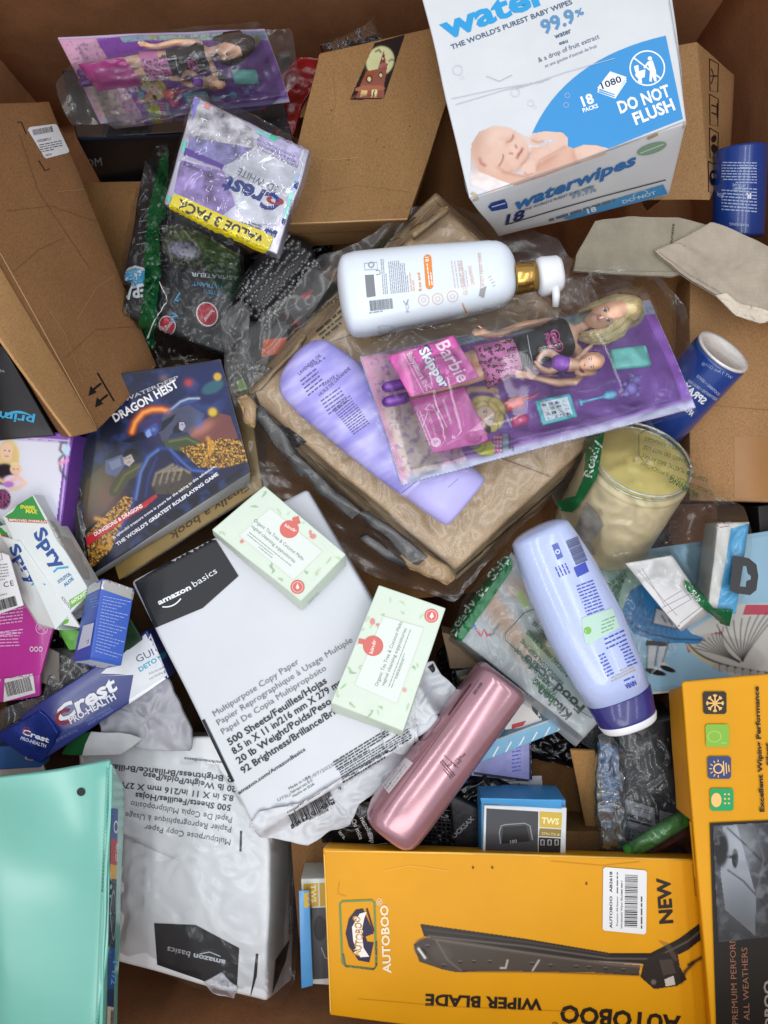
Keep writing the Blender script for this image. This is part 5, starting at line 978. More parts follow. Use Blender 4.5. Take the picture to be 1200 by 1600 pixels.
# ---------------------------------------------------------------- green leaf cartons
def leafcarton(top, bot, lab, cir, seed):
    t = Thing('leaf_print_carton', lab, 'carton', W(top[0][0], top[0][1], .43), group='pale green leaf print cartons')
    hexa(t, 'carton_body', top, bot=bot, m=mat('#cfdccc', .42, var=.02, bump=.1, bscale=60), amp=.0006, r=.0012)
    p = Print(t, 'carton_print', mx=7, base=.0004); A0, B0, C0, D0 = [Vector((q[0], q[1])) for q in top]
    def uv(u, v): a = A0.lerp(B0, u).lerp(D0.lerp(C0, u), v); return (a.x, a.y)
    rr = random.Random(seed)
    for k in range(30):
        u, v = rr.random(), rr.random()
        if .2 < u < .8 and .2 < v < .82: continue
        u, v = min(max(u, .05), .95), min(max(v, .06), .94); c = uv(u, v); a = rr.uniform(0, 6.28); L = rr.uniform(6, 15); col = rr.choice(('#a9c49a', '#b7ccab', '#9dba9b', '#bfd1ae'))
        q = (c[0] + L * math.cos(a), c[1] + L * math.sin(a)); mq = ((c[0] + q[0]) / 2 + rr.uniform(-3, 3), (c[1] + q[1]) / 2 + rr.uniform(-3, 3)); p.line(arcpts(c, mq, q, 6), [.4, 1.4, 2.6, 3.2, 2.6, 1.4, .3], col)
        if k % 3 == 0: p.line([c, (c[0] + 5 * math.cos(a + .9), c[1] + 5 * math.sin(a + .9))], [2.5, .5], col)
    return t, p, uv
t, p, uv = leafcarton([(331, 827, .458), (413, 759, .458), (541, 866, .458), (470, 940, .458)], [(333, 836, .434), (413, 764, .434), (541, 884, .434), (472, 956, .434)], 'pale green leaf print suppository carton on the ream beside its black badge', 0, 3); lfa = t
fr_ = '#d3cfc2'; p.poly([uv(.19, .82), uv(.19, .2), uv(.8, .2), uv(.8, .82)], '#d9e0da'); p.line([uv(.19, .82), uv(.19, .2), uv(.8, .2), uv(.8, .82), uv(.19, .82)], .9, fr_)
p.ell((452, 827), 15, 14, '#cf6a62'); p.line([(458, 815), (468, 812)], 12, '#cf6a62'); p.text('kindr', (444, 822), (462, 832), 5, '#f2ded9', 1); p.ell((465, 917), 11, 11, '#cf6a62'); p.ell((465, 917), 8.6, 8.6, '#e9b9b2', ring=.88); p.poly([(465, 911), (468, 918), (465, 921), (462, 918)], '#f2ded9')
p.text('Organic Tea Tree & Coconut Melts', (396, 814), (473, 876), 5.4, '#6f7a74', 0); p.text('vaginal cleansing suppositories', (392, 823), (460, 880), 5.4, '#6f7a74', 0); p.lines((389, 832), (455, 885), 2, 4.5, '#8f9a94', 1.3); p.lines((404, 855), (440, 884), 1, 4, '#8f9a94', 1.3)
p.ell((489, 838), 5, 4, '#d98a86'); p.ell((378, 846), 3, 3, '#d98a86'); p.ell((485, 832), 2, 4, '#d98a86'); p.text('SUPPOSITORIES', (483, 944), (500, 928), 4, '#8b958f', 0); p.done()
t, p, uv = leafcarton([(592, 914, .462), (697, 950, .462), (630, 1142, .462), (517, 1098, .462)], [(592, 917, .435), (694, 956, .435), (629, 1152, .435), (518, 1112, .435)], 'pale green leaf print suppository carton between the ream and the pink bottle', 1, 8); lfb = t
p.poly([uv(.22, .22), uv(.8, .2), uv(.8, .82), uv(.2, .8)], '#d9e0da'); p.line([uv(.22, .22), uv(.8, .2), uv(.8, .82), uv(.2, .8), uv(.22, .22)], .9, fr_)
p.ell((583, 1009), 16, 16, '#cf6a62'); p.line([(560, 1001), (574, 1004)], 8, '#cf6a62'); p.text('kindr', (582, 1022), (588, 1000), 5.5, '#f2ded9', 1); p.ell((674, 962), 11, 11, '#cf6a62'); p.ell((674, 962), 8.6, 8.6, '#e9b9b2', ring=.88); p.poly([(675, 956), (678, 963), (674, 967), (671, 963)], '#f2ded9')
p.text('Organic Tea Tree & Coconut Melts', (590, 1073), (629, 972), 5.4, '#6f7a74', 0); p.text('vaginal cleansing suppositories', (600, 1072), (636, 982), 5.4, '#6f7a74', 0); p.lines((608, 1073), (642, 984), 2, 4.5, '#8f9a94', 1.3); p.lines((620, 1060), (640, 1008), 1, 4, '#8f9a94', 1.3)
p.ell((582, 971), 4, 5, '#d98a86'); p.ell((590, 976), 3, 2, '#d98a86'); p.ell((632, 1078), 3.4, 3.4, '#d9a6a0'); p.done()
# ---------------------------------------------------------------- wiper boxes
OR = mat('#da980a', .45, var=.035, vscale=7, bump=.1, bscale=30, spec=.25); KK = '#211710'
t = Thing('wiper_blade_box', 'orange wiper blade box with a printed black wiper arm and barcode label', 'wiper box', W(800, 1450, .42)); w1 = t
hexa(t, 'carton_body', [(505, 1325, .442), (1112, 1345, .442), (1120, 1660, .442), (515, 1585, .442)], bot=[(512, 1316, .40), (1108, 1334, .40), (1116, 1640, .40), (520, 1570, .40)], m=OR, amp=.0012, fr=10, r=.0014)
p = Print(t, 'lettering', mx=9, base=.0007)
p.text('AUTOBOO', (611, 1519), (606, 1413), 12, '#ecd9b8', 2); p.text('®', (598, 1414), (597, 1402), 9, '#ecd9b8', 0)
p.next(); p.text('WIPER BLADE', (846, 1561), (665, 1553), 17, KK, 2); p.next(); p.text('AUTOBOO', (1062, 1588), (876, 1570), 26, KK, 2); p.text('®', (872, 1596), (862, 1596), 8, KK, 0); p.next(); p.text('NEW', (1051, 1443), (1046, 1372), 20, KK, 2)
# round badge with rounded square
p.next('round_badge'); sq = [(531, 1412), (535, 1408), (581, 1406), (585, 1410), (588, 1508), (584, 1514), (540, 1509), (535, 1504), (531, 1412)]; p.line(sq, 3, '#5f8a4a')
p.line([(588, 1470), (588, 1508), (584, 1514), (540, 1509), (536, 1490)], 3, '#5b5f58')
p.poly([(567, 1419), (583, 1455), (584, 1458), (571, 1463), (574, 1471), (584, 1472), (577, 1503), (560, 1500), (545, 1478), (540, 1458), (545, 1435), (556, 1421)], '#231a3c'); p.poly([(562, 1427), (573, 1424), (569, 1435), (565, 1455), (568, 1480), (577, 1494), (563, 1495), (552, 1470), (550, 1448)], '#ece4dc'); p.line([(573, 1419), (584, 1455)], 3, '#4a1a14'); p.text('AUTOBOO', (561, 1493), (561, 1430), 11, '#b8842c', 2, arc=-6); p.text('AUTOBOO', (561, 1491), (561, 1432), 9, '#f2e4c8', 1, arc=-6)
p.next('scuffs')
for x, y in ((769, 1355), (739, 1355), (916, 1380)): p.ell((x, y), 1.6, 2.4, '#6b3a10')
for q, w_, c_ in (([(508, 1329), (700, 1333), (1080, 1344)], 1.6, '#f0bf58'), ([(507, 1334), (512, 1450), (517, 1580)], 1.4, '#eab850'), ([(860, 1345), (940, 1352), (1000, 1346)], .7, '#b87c10'), ([(600, 1360), (640, 1352), (700, 1360)], .6, '#f0bf58'), ([(1082, 1350), (1086, 1398), (1100, 1410), (1116, 1420)], 1, '#8a5a14'), ([(560, 1560), (700, 1572), (900, 1580)], .6, '#b87c10'), ([(530, 1376), (528, 1396), (540, 1400)], .7, '#b87c10')): p.line(q, w_, c_)
p.done()
A = Art([(653, 1438), (700, 1445), (900, 1488), (1000, 1492), (1060, 1460), (1113, 1420), (1118, 1490), (1070, 1500), (1062, 1530), (1020, 1548), (980, 1525), (900, 1520), (640, 1510), (640, 1450)], 1.0, '#d8960c')
A.P = [(650, 1440), (1114, 1422), (1117, 1486), (1080, 1548), (640, 1524)]
bk = '#1c1612'
A.poly([(656, 1443), (820, 1466), (950, 1488), (1015, 1489), (1060, 1466), (1095, 1440), (1117, 1424), (1117, 1450), (1075, 1484), (1030, 1505), (960, 1506), (820, 1488), (700, 1470), (662, 1462)], bk)
A.seg([(670, 1462), (820, 1478), (950, 1497), (1020, 1498), (1075, 1470), (1116, 1436)], 1.6, '#6a5f56', .6).seg([(665, 1452), (820, 1471), (950, 1491)], 1, '#4a4038', .5).seg([(760, 1487), (900, 1500), (1000, 1506)], 1.2, '#a89c90', .5)
A.poly([(646, 1475), (668, 1464), (700, 1466), (820, 1486), (950, 1504), (1000, 1508), (998, 1524), (930, 1519), (760, 1516), (715, 1519), (690, 1514), (655, 1502)], '#443a32').seg([(668, 1466), (820, 1488), (950, 1506), (1000, 1510)], 2.4, '#6b6057', .8).seg([(720, 1517), (850, 1518), (998, 1523)], 2, '#191411', .8)
A.ell((668, 1482), 21, 17, '#3d342d', rot=15, soft=.1).ell((660, 1488), 6, 8, '#0c0a08', rot=-30, soft=.15).seg([(654, 1482), (664, 1496)], 3, '#e6e2da', .6).ell((690, 1490), 18, 13, '#4c433b', rot=25, soft=.25).seg([(682, 1470), (700, 1500), (720, 1516)], 2, '#6a6056', .8)
for x, y in ((719, 1503), (740, 1502), (765, 1502), (668, 1478), (693, 1508), (900, 1510), (920, 1511), (946, 1513), (974, 1515), (860, 1508), (831, 1505)): A.ell((x, y), 3.4, 2, '#0b0908', rot=10, soft=.2).ell((x, y - 1.6), 2.6, .8, '#8a8078', soft=.4, a=.7)
A.seg([(782, 1512), (790, 1512), (793, 1500)], 1.6, '#cfc8be', .5).seg([(832, 1516), (842, 1500)], 1.5, '#cfc8be', .5)
A.poly([(1006, 1500), (1028, 1490), (1058, 1486), (1062, 1510), (1073, 1530), (1058, 1540), (1022, 1545), (1000, 1526)], '#26201b').poly([(1030, 1500), (1050, 1498), (1056, 1520), (1036, 1524)], '#463c34').ell((1021, 1534), 4, 4, '#6b6058', soft=.2).poly([(1038, 1530), (1052, 1524), (1055, 1538), (1040, 1541)], '#c8bfb4')
A.seg([(1064, 1534), (1070, 1518), (1083, 1504)], 5, bk, .8).seg([(1076, 1507), (1117, 1484)], 5, bk, .8)
A.poly([(1028, 1468), (1046, 1474), (1060, 1500), (1054, 1502), (1040, 1480)], '#5a4a3a', .5)
A.done(t, 'wiper_picture', off=.0005, rough=.4, cut=True)
p = Print(t, 'barcode_label', mx=9, base=.0011); 
p.poly([(942, 1357), (945, 1354), (1007, 1359), (1010, 1362), (1009, 1456), (1006, 1459), (944, 1453), (941, 1450)], mat('#dedfe0', .4, var=.01)); p.bars((995, 1448), (996, 1365), 20, sd=21, n=42, up=(-1, -.04)); p.text('AUTOBOO  AB2618', (956, 1449), (956, 1361), 4, KK, 2); p.text('Premium All-Season', (965, 1446), (965, 1400), 2.6, KK, 1); p.text('Windshield Wiper Blades', (972, 1450), (972, 1392), 2.8, KK, 1); p.lines((1003, 1450), (1003, 1365), 1, 3, '#555', 2.4); p.lines((965, 1395), (965, 1362), 2, 7, '#666', 2); p.done()
t = Thing('wiper_blade_box', 'orange and black box with four square weather icons in a column', 'wiper box', W(1150, 1200, .42)); w2 = t
hexa(t, 'carton_body', [(1064, 1064, .472), (1270, 1046, .472), (1270, 1680, .472), (1116, 1680, .472)], bot=[(1062, 1085, .42), (1250, 1060, .42), (1250, 1660, .42), (1106, 1660, .42)], m=OR, amp=.0012, fr=10, r=.003)
hexa(t, 'side_flap', [(1044, 1080, .43), (1066, 1072, .466), (1082, 1284, .466), (1056, 1264, .43)], .002, m=mat('#cd8a14', .5, var=.04), amp=.001)
hexa(t, 'box_end', [(1078, 1284, .452), (1118, 1280, .455), (1132, 1420, .452), (1086, 1372, .450)], .002, m=OR, amp=.001)
p = Print(t, 'front_print', mx=6, base=.0014)
p.poly([(1108, 1285), (1260, 1278), (1260, 1660), (1120, 1660)], '#16130f')
def icon(x, y, c): p.poly([(x - 18, y - 15), (x - 15, y - 18), (x + 16, y - 18), (x + 19, y - 15), (x + 19, y + 14), (x + 16, y + 17), (x - 14, y + 17), (x - 17, y + 14)], c)
icon(1115, 1098, '#2a241c'); icon(1119, 1149, '#7fb23f'); icon(1122, 1199, '#33436f'); icon(1126, 1249, '#1f9a5a'); OY = '#f0bc70'; p.k += 1
for k in range(8):
    a = k * math.pi / 4; e = (1116 + 14 * math.cos(a), 1098 + 14 * math.sin(a)); p.line([(1116, 1098), e], 2, OY); q = (1116 + 9 * math.cos(a), 1098 + 9 * math.sin(a))
    for s_ in (-.6, .6): p.line([q, (q[0] + 5 * math.cos(a + s_), q[1] + 5 * math.sin(a + s_))], 1.6, OY)
p.ell((1115, 1150), 11, 9, '#a9c85a', ring=.85); p.line([(1125, 1160), (1134, 1160)], 1.5, '#a9c85a')
p.ell((1121, 1200), 8, 8, OY, ring=.72); [p.line([(1121 + 10 * math.cos(a), 1200 + 10 * math.sin(a)), (1121 + 14 * math.cos(a), 1200 + 14 * math.sin(a))], 1.4, OY) for a in (math.pi * .5 + k * .52 for k in range(7))]; [p.line([(1129 + k * 4, 1188 + k * 3), (1130 + k * 4, 1211 - k * 3)], 1.6, OY) for k in range(3)]
p.ell((1118, 1249), 8, 11, OY); [p.line([(1130 + (k % 2) * 6, 1240 + (k // 2) * 7), (1133 + (k % 2) * 6, 1240 + (k // 2) * 7)], 2.4, OY) for k in range(6)]
p.text('Excellent Wiping Performance', (1193, 1268), (1184, 1072), 7, KK, 2); p.text('Silent', (1204, 1195), (1201, 1160), 7, KK, 2)
p.text('PREMUIM PERFORMANCE', (1152, 1600), (1146, 1417), 9, '#8a5a44', 0); p.text('ALL WEATHERS', (1170, 1592), (1166, 1478), 9, '#8a5a44', 0); p.text('AUTOBOO', (1208, 1660), (1204, 1530), 12, '#8a8078', 2); p.done()
A = Art([(1112, 1288), (1205, 1283), (1210, 1460), (1120, 1470)], 1.1, '#26262a')
A.poly([(1128, 1290), (1150, 1288), (1180, 1400), (1178, 1460), (1132, 1420), (1124, 1360), (1130, 1320)], '#868c94').ell((1150, 1320), 24, 30, '#a4aab2', soft=.5, a=.6).ell((1155, 1410), 22, 30, '#6a6f77', soft=.5, a=.7).ell((1125, 1325), 12, 28, '#151517', soft=.15).seg([(1125, 1335), (1146, 1338)], 5, '#1a1a1c').ell((1147, 1340), 5, 15, '#17171a', soft=.1).seg([(1135, 1292), (1170, 1325), (1195, 1350)], 2, '#1a1a1d').seg([(1136, 1358), (1160, 1375), (1200, 1420)], 2, '#1a1a1d').seg([(1176, 1290), (1192, 1340), (1180, 1400)], 2, '#5a5a60').speck(20, 0, .5, '#7d8188', .5, 3).grad((1150, 1370), (1150, 1440), '#2c2a2a', .6)
A.done(t, 'car_picture', off=.0019, rough=.4)
# ---------------------------------------------------------------- kitchen scale box
t = Thing('kitchen_scale_box', 'grey kitchen scale box in clear film under the white and blue lotion bottle', 'box', W(830, 1040, .36)); ks = t
hexa(t, 'box_body', [(709, 992, .415), (800, 862, .415), (1000, 1060, .415), (912, 1152, .415)], bot=[(714, 1006, .375), (796, 870, .375), (980, 1060, .375), (900, 1168, .375)], m=mat('#a9b0b3', .4, var=.03), amp=.0008)
A = Art([(710, 990), (798, 866), (900, 940), (960, 1100), (912, 1148)], 1.8, '#a6adb0')
A.seg([(760, 935), (795, 985), (830, 1030)], 26, '#a5846c', 5).seg([(768, 930), (800, 975), (830, 1020)], 8, '#c09a80', 4, .7).ell((850, 1010), 34, 18, '#97a07a', rot=30, soft=.3).ell((852, 1000), 24, 9, '#3c332c', rot=25, soft=.3).ell((870, 1020), 20, 10, '#d9c88c', rot=30, soft=.4, a=.7).ell((806, 920), 14, 20, '#b89c88', rot=-40, soft=.3, a=.7).seg([(812, 928), (822, 946)], 9, '#9bb55e', 1.5).ell((900, 1060), 50, 22, '#7fa3a0', rot=40, soft=.5, a=.6)
A.done(t, 'box_picture')
p = Print(t, 'lettering', mx=8, base=.0009); p.text('MaxNano', (768, 996), (782, 975), 5, '#5c6478', 0); p.line([(745, 985), (752, 994), (756, 984), (762, 994), (766, 990)], 4, '#c0404c'); p.line([(735, 982), (741, 977), (744, 984)], 4, '#5a62b8')
p.text('Kitchen', (895, 1115), (845, 1072), 14, '#22302c', 2); p.text('Food Scale', (915, 1105), (824, 1022), 15, '#1f2f2c', 2); p.done()
p = Print(t, 'side_lettering', mx=6); p.text('KITCHEN SCALE', (836, 1094), (768, 1036), 5.5, '#7a86a8', 2); p.done()
film = film_mat()
bag = Thing('clear_bag', 'clear poly bag with a green ready to ship band around the kitchen scale box', 'plastic bag', W(830, 1040, .36)); 
drape(bag, 'film', [(700, 1000), (722, 940), (770, 880), (800, 850), (850, 880), (905, 960), (975, 1060), (960, 1130), (945, 1170), (925, 1172), (860, 1130), (800, 1085), (740, 1035)], ks.b, film_mat('#fafbfb', haze=.03, strength=.6, base=.015, name='scale_film'), off=.003, amp=.003, zmiss=.38, sd=3, fq=34)
p = Print(bag, 'printed_band', mx=7, base=.0006); GR = mat('#0f6a3a', .3, var=.05)
p.poly([(702, 985), (790, 868), (800, 874), (800, 890), (722, 1002), (706, 996)], GR); p.text('Ready to Ship', (706, 996), (798, 872), 13, '#d7e8de', 1); p.done()
p = Print(bag, 'warning_text', mx=7, base=.0006); dg = '#27584a'
p.line([(860, 955), (833, 952), (818, 958), (790, 990), (790, 1000), (905, 1110), (925, 1122), (925, 1105)], 1.2, dg)
for i, s_ in enumerate(('TO AVOID DANGER OF', 'SUFFOCATION, KEEP THIS', 'PLASTIC BAG AWAY FROM BABIES', 'AND CHILDREN. DO NOT USE', 'IN CRIBS, BEDS, CARRIAGES', 'THIS BAG IS NOT A TOY')): p.text(s_, (880 + i * 9 - 8, 1080 - i * 14 + 2), (808 + i * 9, 1006 - i * 14 + 6), 6.5, dg, 1)
p.text('WARNING:', (872, 1092), (836, 1058), 9, '#1c5c36', 2); p.done()
# ---------------------------------------------------------------- white and blue lotion bottle
t = Thing('lotion_bottle', 'white and blue-capped lotion bottle in shrink film lying on the kitchen scale box', 'bottle', W(910, 980, .44)); nv = t
nb = mat('#b3c0e6', .25, var=.03, vscale=10, coat=.5, bump=.15, bscale=260)
bottle(t, 'bottle_body', (838, 822, .462), (966, 1086, .462), dome(.05, 47, .022, n=6, ex=2.8) + [(.1, 50, .023, 2.7), (.3, 58, .025, 2.5), (.6, 62, .026, 2.4), (.85, 56, .0245, 2.3), (1, 51, .023, 2.2)], nb)
bottle(t, 'cap_band', (965, 1084, .462), (980, 1122, .462), [(0, 49, .0228, 2.2), (.05, 52, .0238, 2.2), (.9, 46, .022, 2.2), (1, 45, .0218, 2.2)], mat('#2c2a72', .3, coat=.4))
bottle(t, 'cap_rim', (979, 1120, .462), (984, 1134, .462), [(0, 45, .0215, 2.2), (.2, 46, .022, 2.2), (.8, 43, .021, 2.2), (1, 39, .019, 2.2)], mat('#e2e2e6', .35))
p = Print(t, 'label_text', mx=6, base=.0005, bs=t.b[:1]); nbu = '#3f52b5'; U2 = (-.9, .42)
p.bars((882, 846), (912, 886), 18, up=(-.9, .42), sd=3) if 0 else p.bars((902, 838), (918, 876), 20, '#4a5278', up=(-.92, .38), sd=3)
p.poly([(896, 887), (914, 878), (920, 893), (902, 902)], nbu); p.poly([(862, 852), (871, 848), (880, 870), (871, 875)], '#5a6bb8'); p.ell((871, 862), 4, 4, '#c9d2ef', ring=.5)
for i in range(4): p.lines((874 + i * 5, 902 - i * 2), (862 + i * 5, 876 - i * 2), 1, 4, nbu, 1.8, up=(1, -.4), sd=i)
dn = (.30, .95)
for i in range(10): x = 882 + i * 1.9; y = 912 + i * 4.9; p.lines((x + 44, y - 6), (x, y + 10), 1, 4, nbu, 1.9, sd=i * 3)
p.poly([(908, 966), (956, 950), (968, 980), (922, 1006), (914, 1004)], '#b6d3c6'); p.ell((918, 985), 6, 6, '#79b548'); [p.lines((960 - k * 1, 962 + k * 6), (926, 975 + k * 6), 1, 4, '#6fa06c', 1.8, sd=k) for k in range(4)]
for i in range(3): p.lines((974 + i * 2, 984 + i * 7), (922 + i * 2, 1008 + i * 7), 1, 4, nbu, 2.2, sd=i + 50)
for i in range(7): p.lines((980 + i * 2.4, 1004 + i * 5), (958 + i * 2, 1014 + i * 5), 1, 4, nbu, 2, sd=i + 70); p.lines((944 + i * 2.4, 1020 + i * 5), (926 + i * 2.4, 1029 + i * 5), 1, 4, nbu, 2, sd=i + 90)
p.lines((992, 1046), (955, 1064), 3, 4.5, '#b9ac9c', 2); p.text('NIVEA', (992, 1063), (976, 1070), 7, '#2f3fa8', 2); p.lines((990, 1056), (962, 1068), 1, 4, nbu, 2.2); p.done()
# ---------------------------------------------------------------- candle jar in its bag
t = Thing('candle_jar', 'cream candle in a clear glass jar lying tilted inside a clear bag', 'candle', W(960, 790, .38)); cj = t
c0, c1 = W(935, 838, .352), W(1004, 716, .445); axc = (c1 - c0).normalized()
def circ(name, prof, m, N=56): return loft(t, name, [(c0.lerp(c1, f), r_, r_, 2) for f, r_ in prof], Vector((0, 0, 1)), m, N)
gl = film_mat('#fafaf6', .0, .03, 3, .05, 'glass', .0, fr_=.2)
wax = mat('#ffe888', .45, var=.03)
circ('wax', [(.0, .034), (.03, .046), (.12, .050), (.90, .049), (.94, .048), (.944, .02)], mat('#f3dfb0', .4, var=.03, vscale=12))
circ('wax_top', [(.945, .0445), (.951, .0450), (.955, .0447)], wax)
circ('glass_jar', [(.90, .0502), (.93, .0488), (.955, .0472), (.985, .0462), (1, .0465), (1.004, .0445), (.98, .0440), (.957, .0455), (.95, .0470)], gl)
for f, r_, q in ((1.0, .0455, .0011), (.955, .0455, .0009)):
    cc = c0.lerp(c1, f); l = axc.cross(Vector((0, 0, 1))).normalized(); u2 = l.cross(axc).normalized(); tube(t, 'glass_rim', [cc + l * r_ * math.cos(a) + u2 * r_ * math.sin(a) for a in [2 * math.pi * k / 48 for k in range(49)]], q, mat('#cfcfc2', .1, .3, spec=.8), 8)
for s_ in (-1, 1): cc = c0.lerp(c1, .955); tube(t, 'wick', [cc + Vector((s_ * .006, 0, 0)), cc + Vector((s_ * .006, 0, 0)) + axc * .008], .0009, mat('#c8b48a', .8), 8)
p = Print(t, 'jar_label', mx=6, bs=cj.b[:1], base=.0012); p.poly([(895, 838), (918, 784), (934, 800), (944, 820), (925, 848), (930, 866), (905, 862)], mat('#b9b2a8', .45, var=.2, vscale=50)); p.done()
# long white carton and hang box
t = Thing('white_carton', 'small plain white carton with thin ruled lines poking out of the candle bag', 'carton', W(1040, 920, .38)); wcart = t
hexa(t, 'carton_body', [(975, 880, .440), (1050, 868, .440), (1104, 946, .425), (1062, 984, .425)], bot=[(975, 880, .41), (1040, 868, .41), (1105, 962, .395), (1064, 988, .395)], m=mat('#dddcdd', .4), amp=.0005)
p = Print(t, 'ruled_lines', mx=7); ln = '#9a9a9e'
for q in ([(996, 890), (1058, 962)], [(1003, 888), (1040, 948)], [(1035, 949), (1077, 928)], [(1042, 958), (1080, 936)], [(1058, 910), (1080, 936)], [(1066, 922), (1036, 940)]): p.line(q, .8, ln)
p.line([(1062, 974), (1072, 966), (1098, 946), (1096, 938)], .9, '#8d8b88'); p.poly([(1055, 978), (1062, 976), (1060, 984)], '#8a8078'); p.done()
t = Thing('hang_box', 'narrow white and bright blue box with a black hang tab', 'box', W(1150, 900, .38)); hb = t
hexa(t, 'box_body', [(1122, 818, .425), (1172, 816, .425), (1150, 962, .425), (1107, 948, .425)], .03, m=mat('#d2d0cc', .45), amp=.0006)
p = Print(t, 'blue_panel', mx=8); p.poly([(1142, 826), (1170, 818), (1149, 960), (1121, 950)], '#2aa0d8'); p.done()
p = Print(t, 'round_sticker', mx=6, base=.0008); p.ell((1131, 815), 14, 16, mat('#d8d6d2', .4)); p.line([(1122, 822), (1134, 806), (1138, 822), (1124, 824)], 1.6, '#b84a3a'); p.line([(1131, 812), (1133, 820)], 1.2, '#b84a3a'); p.done()
V = []; Fc = []; oo = [(1146, 868), (1170, 872), (1182, 882), (1185, 900), (1182, 922), (1172, 930), (1150, 927), (1140, 922)]; ii = [(1160, 884), (1166, 885), (1168, 896), (1173, 900), (1173, 905), (1166, 908), (1165, 917), (1156, 916)]
for z in (.4355, .4325):
    for q in (oo, ii): V += [W(x, y, z) for x, y in q]
for j in range(8): k = (j + 1) % 8; Fc += [(j, k, 8 + k, 8 + j), (16 + j, 24 + j, 24 + k, 16 + k), (j, 16 + j, 16 + k, k), (8 + j, 8 + k, 24 + k, 24 + j)]
t.mesh('hang_tab', V, Fc, mat('#1b1b1e', .35), False, False)
# picture book
t = Thing('picture_book', 'light blue picture book with a drawn striped seashell and a figure in a blue skirt', 'book', W(1080, 990, .33)); bk_ = t
hexa(t, 'page_block', [(905, 880, .372), (1230, 830, .372), (1240, 1065, .372), (965, 1090, .372)], .01, m=mat('#c9c9c4', .6), amp=.0008)
hexa(t, 'cover', [(900, 876, .376), (1235, 824, .376), (1245, 1060, .376), (962, 1084, .376)], .002, m=mat('#8fb7cf', .35), amp=.0012)
A = Art([(925, 880), (1205, 835), (1208, 1058), (968, 1078)], 1.3, '#93bcd4')
A.poly([(905, 880), (1010, 862), (1000, 930), (960, 985), (905, 960)], '#a3c2b4').poly([(940, 980), (985, 985), (1010, 1060), (975, 1078)], '#b9c8bc')
A.poly([(1140, 945), (1205, 942), (1205, 1060), (1120, 1010), (1070, 1000), (1072, 990)], '#c4c5c0').poly([(1100, 992), (1128, 986), (1130, 1000), (1075, 1020), (1070, 1002)], '#a63c52').poly([(1165, 945), (1205, 945), (1205, 960), (1160, 960)], '#b84258')
A.ell((1175, 1020), 60, 42, '#c9c9c4', soft=.04).ell((1135, 1020), 62, 26, '#b9b9b4', rot=15, soft=.06)
for k in range(9): A.seg(arcpts((1160, 1032), (1130 + k * 8, 1000 - k * 3), (1120 + k * 13, 976 - k * 3), 8), 1.4, '#26262a', .5)
for k in range(9): A.seg(arcpts((1155, 1034), (1120, 1020 - k * 1), (1082 + k * 6, 1008 - k * 4 + 4), 6), 1.1, '#3a3a3e', .5)
A.seg(arcpts((1072, 1000), (1090, 1040), (1205, 1052), 10), 3, '#26262a', .6).seg(arcpts((1072, 1004), (1095, 1046), (1205, 1058), 10), 2, '#c9bf6a', .6)
for k in range(7): A.ell((1118 + k * 12, 1042 + k * 2), 6, 5, '#a9aaa6', soft=.1).seg([(1124 + k * 12, 1038 + k * 2), (1124 + k * 12, 1048 + k * 2)], 1.2, '#26262a')
A.poly([(970, 958), (985, 922), (1015, 905), (1040, 930), (1055, 960), (1080, 990), (1100, 996), (1092, 1006), (1030, 1004), (990, 990)], '#2a7ab4')
for k in range(10): A.seg([(978 + k * 9, 972 + k * 2.4), (1000 + k * 6, 940 + k * 5)], 1.1, '#1a4a78', .6, .8)
A.seg([(968, 958), (1000, 985), (1050, 998), (1100, 1000)], 2.4, '#18304e', .6).poly([(1025, 950), (1062, 962), (1056, 982), (1020, 974)], '#c2c6cc').seg([(1025, 950), (1062, 962), (1056, 982), (1020, 974), (1025, 950)], 1.5, '#25252a').seg([(1034, 962), (1040, 972)], 1.6, '#25252a').seg([(1045, 968), (1050, 976)], 1.6, '#25252a')
A.poly([(1010, 1000), (1046, 1004), (1042, 1010), (1008, 1008)], '#2a2a30').poly([(1012, 1008), (1026, 1010), (1022, 1040), (1034, 1048), (1014, 1052), (1010, 1030)], '#c9ced2').poly([(1030, 1010), (1042, 1010), (1036, 1034), (1050, 1044), (1030, 1046), (1026, 1030)], '#c9ced2')
A.seg([(1012, 1008), (1010, 1044), (1014, 1050)], 1.4, '#25252a').seg([(1028, 1008), (1023, 1040)], 1.4, '#25252a').seg([(1043, 1008), (1035, 1034)], 1.4, '#25252a').ell((1024, 1050), 17, 4.5, '#1b1b20', rot=14, soft=.1).ell((1043, 1045), 13, 4, '#1b1b20', rot=20, soft=.1)
A.done(t, 'cover_art', rough=.35)
# spanish warning film on the book
bag = Thing('clear_bag', 'clear film with green warning print over the picture book corner', 'plastic bag', W(960, 930, .37)); drape(bag, 'film', [(905, 885), (950, 880), (1000, 900), (1010, 960), (1060, 1010), (1000, 1075), (962, 1080), (935, 1000)], bk_.b, film_mat('#fafbfb', haze=.03, strength=.6, base=.015, name='scale_film'), off=.003, amp=.003, zmiss=.37, sd=8, K=80, Rn=20)
p = Print(bag, 'warning_text', mx=7, base=.0006)
for i, s_ in enumerate(('ESTA BOLSA NO ES', 'JUGUETE. ASFIXIA', 'MANTENER LEJOS DE', 'LOS NIÑOS Y BEBES', 'NO USAR EN CUNAS')): p.text(s_, (992 - i * 4 - 8, 884 + i * 8 + 8), (952 + i * 4, 925 + i * 10 - 8), 5.5, '#2a5c40', 1, up=(-.7, -.7)) if i < 4 else 0
p.done()
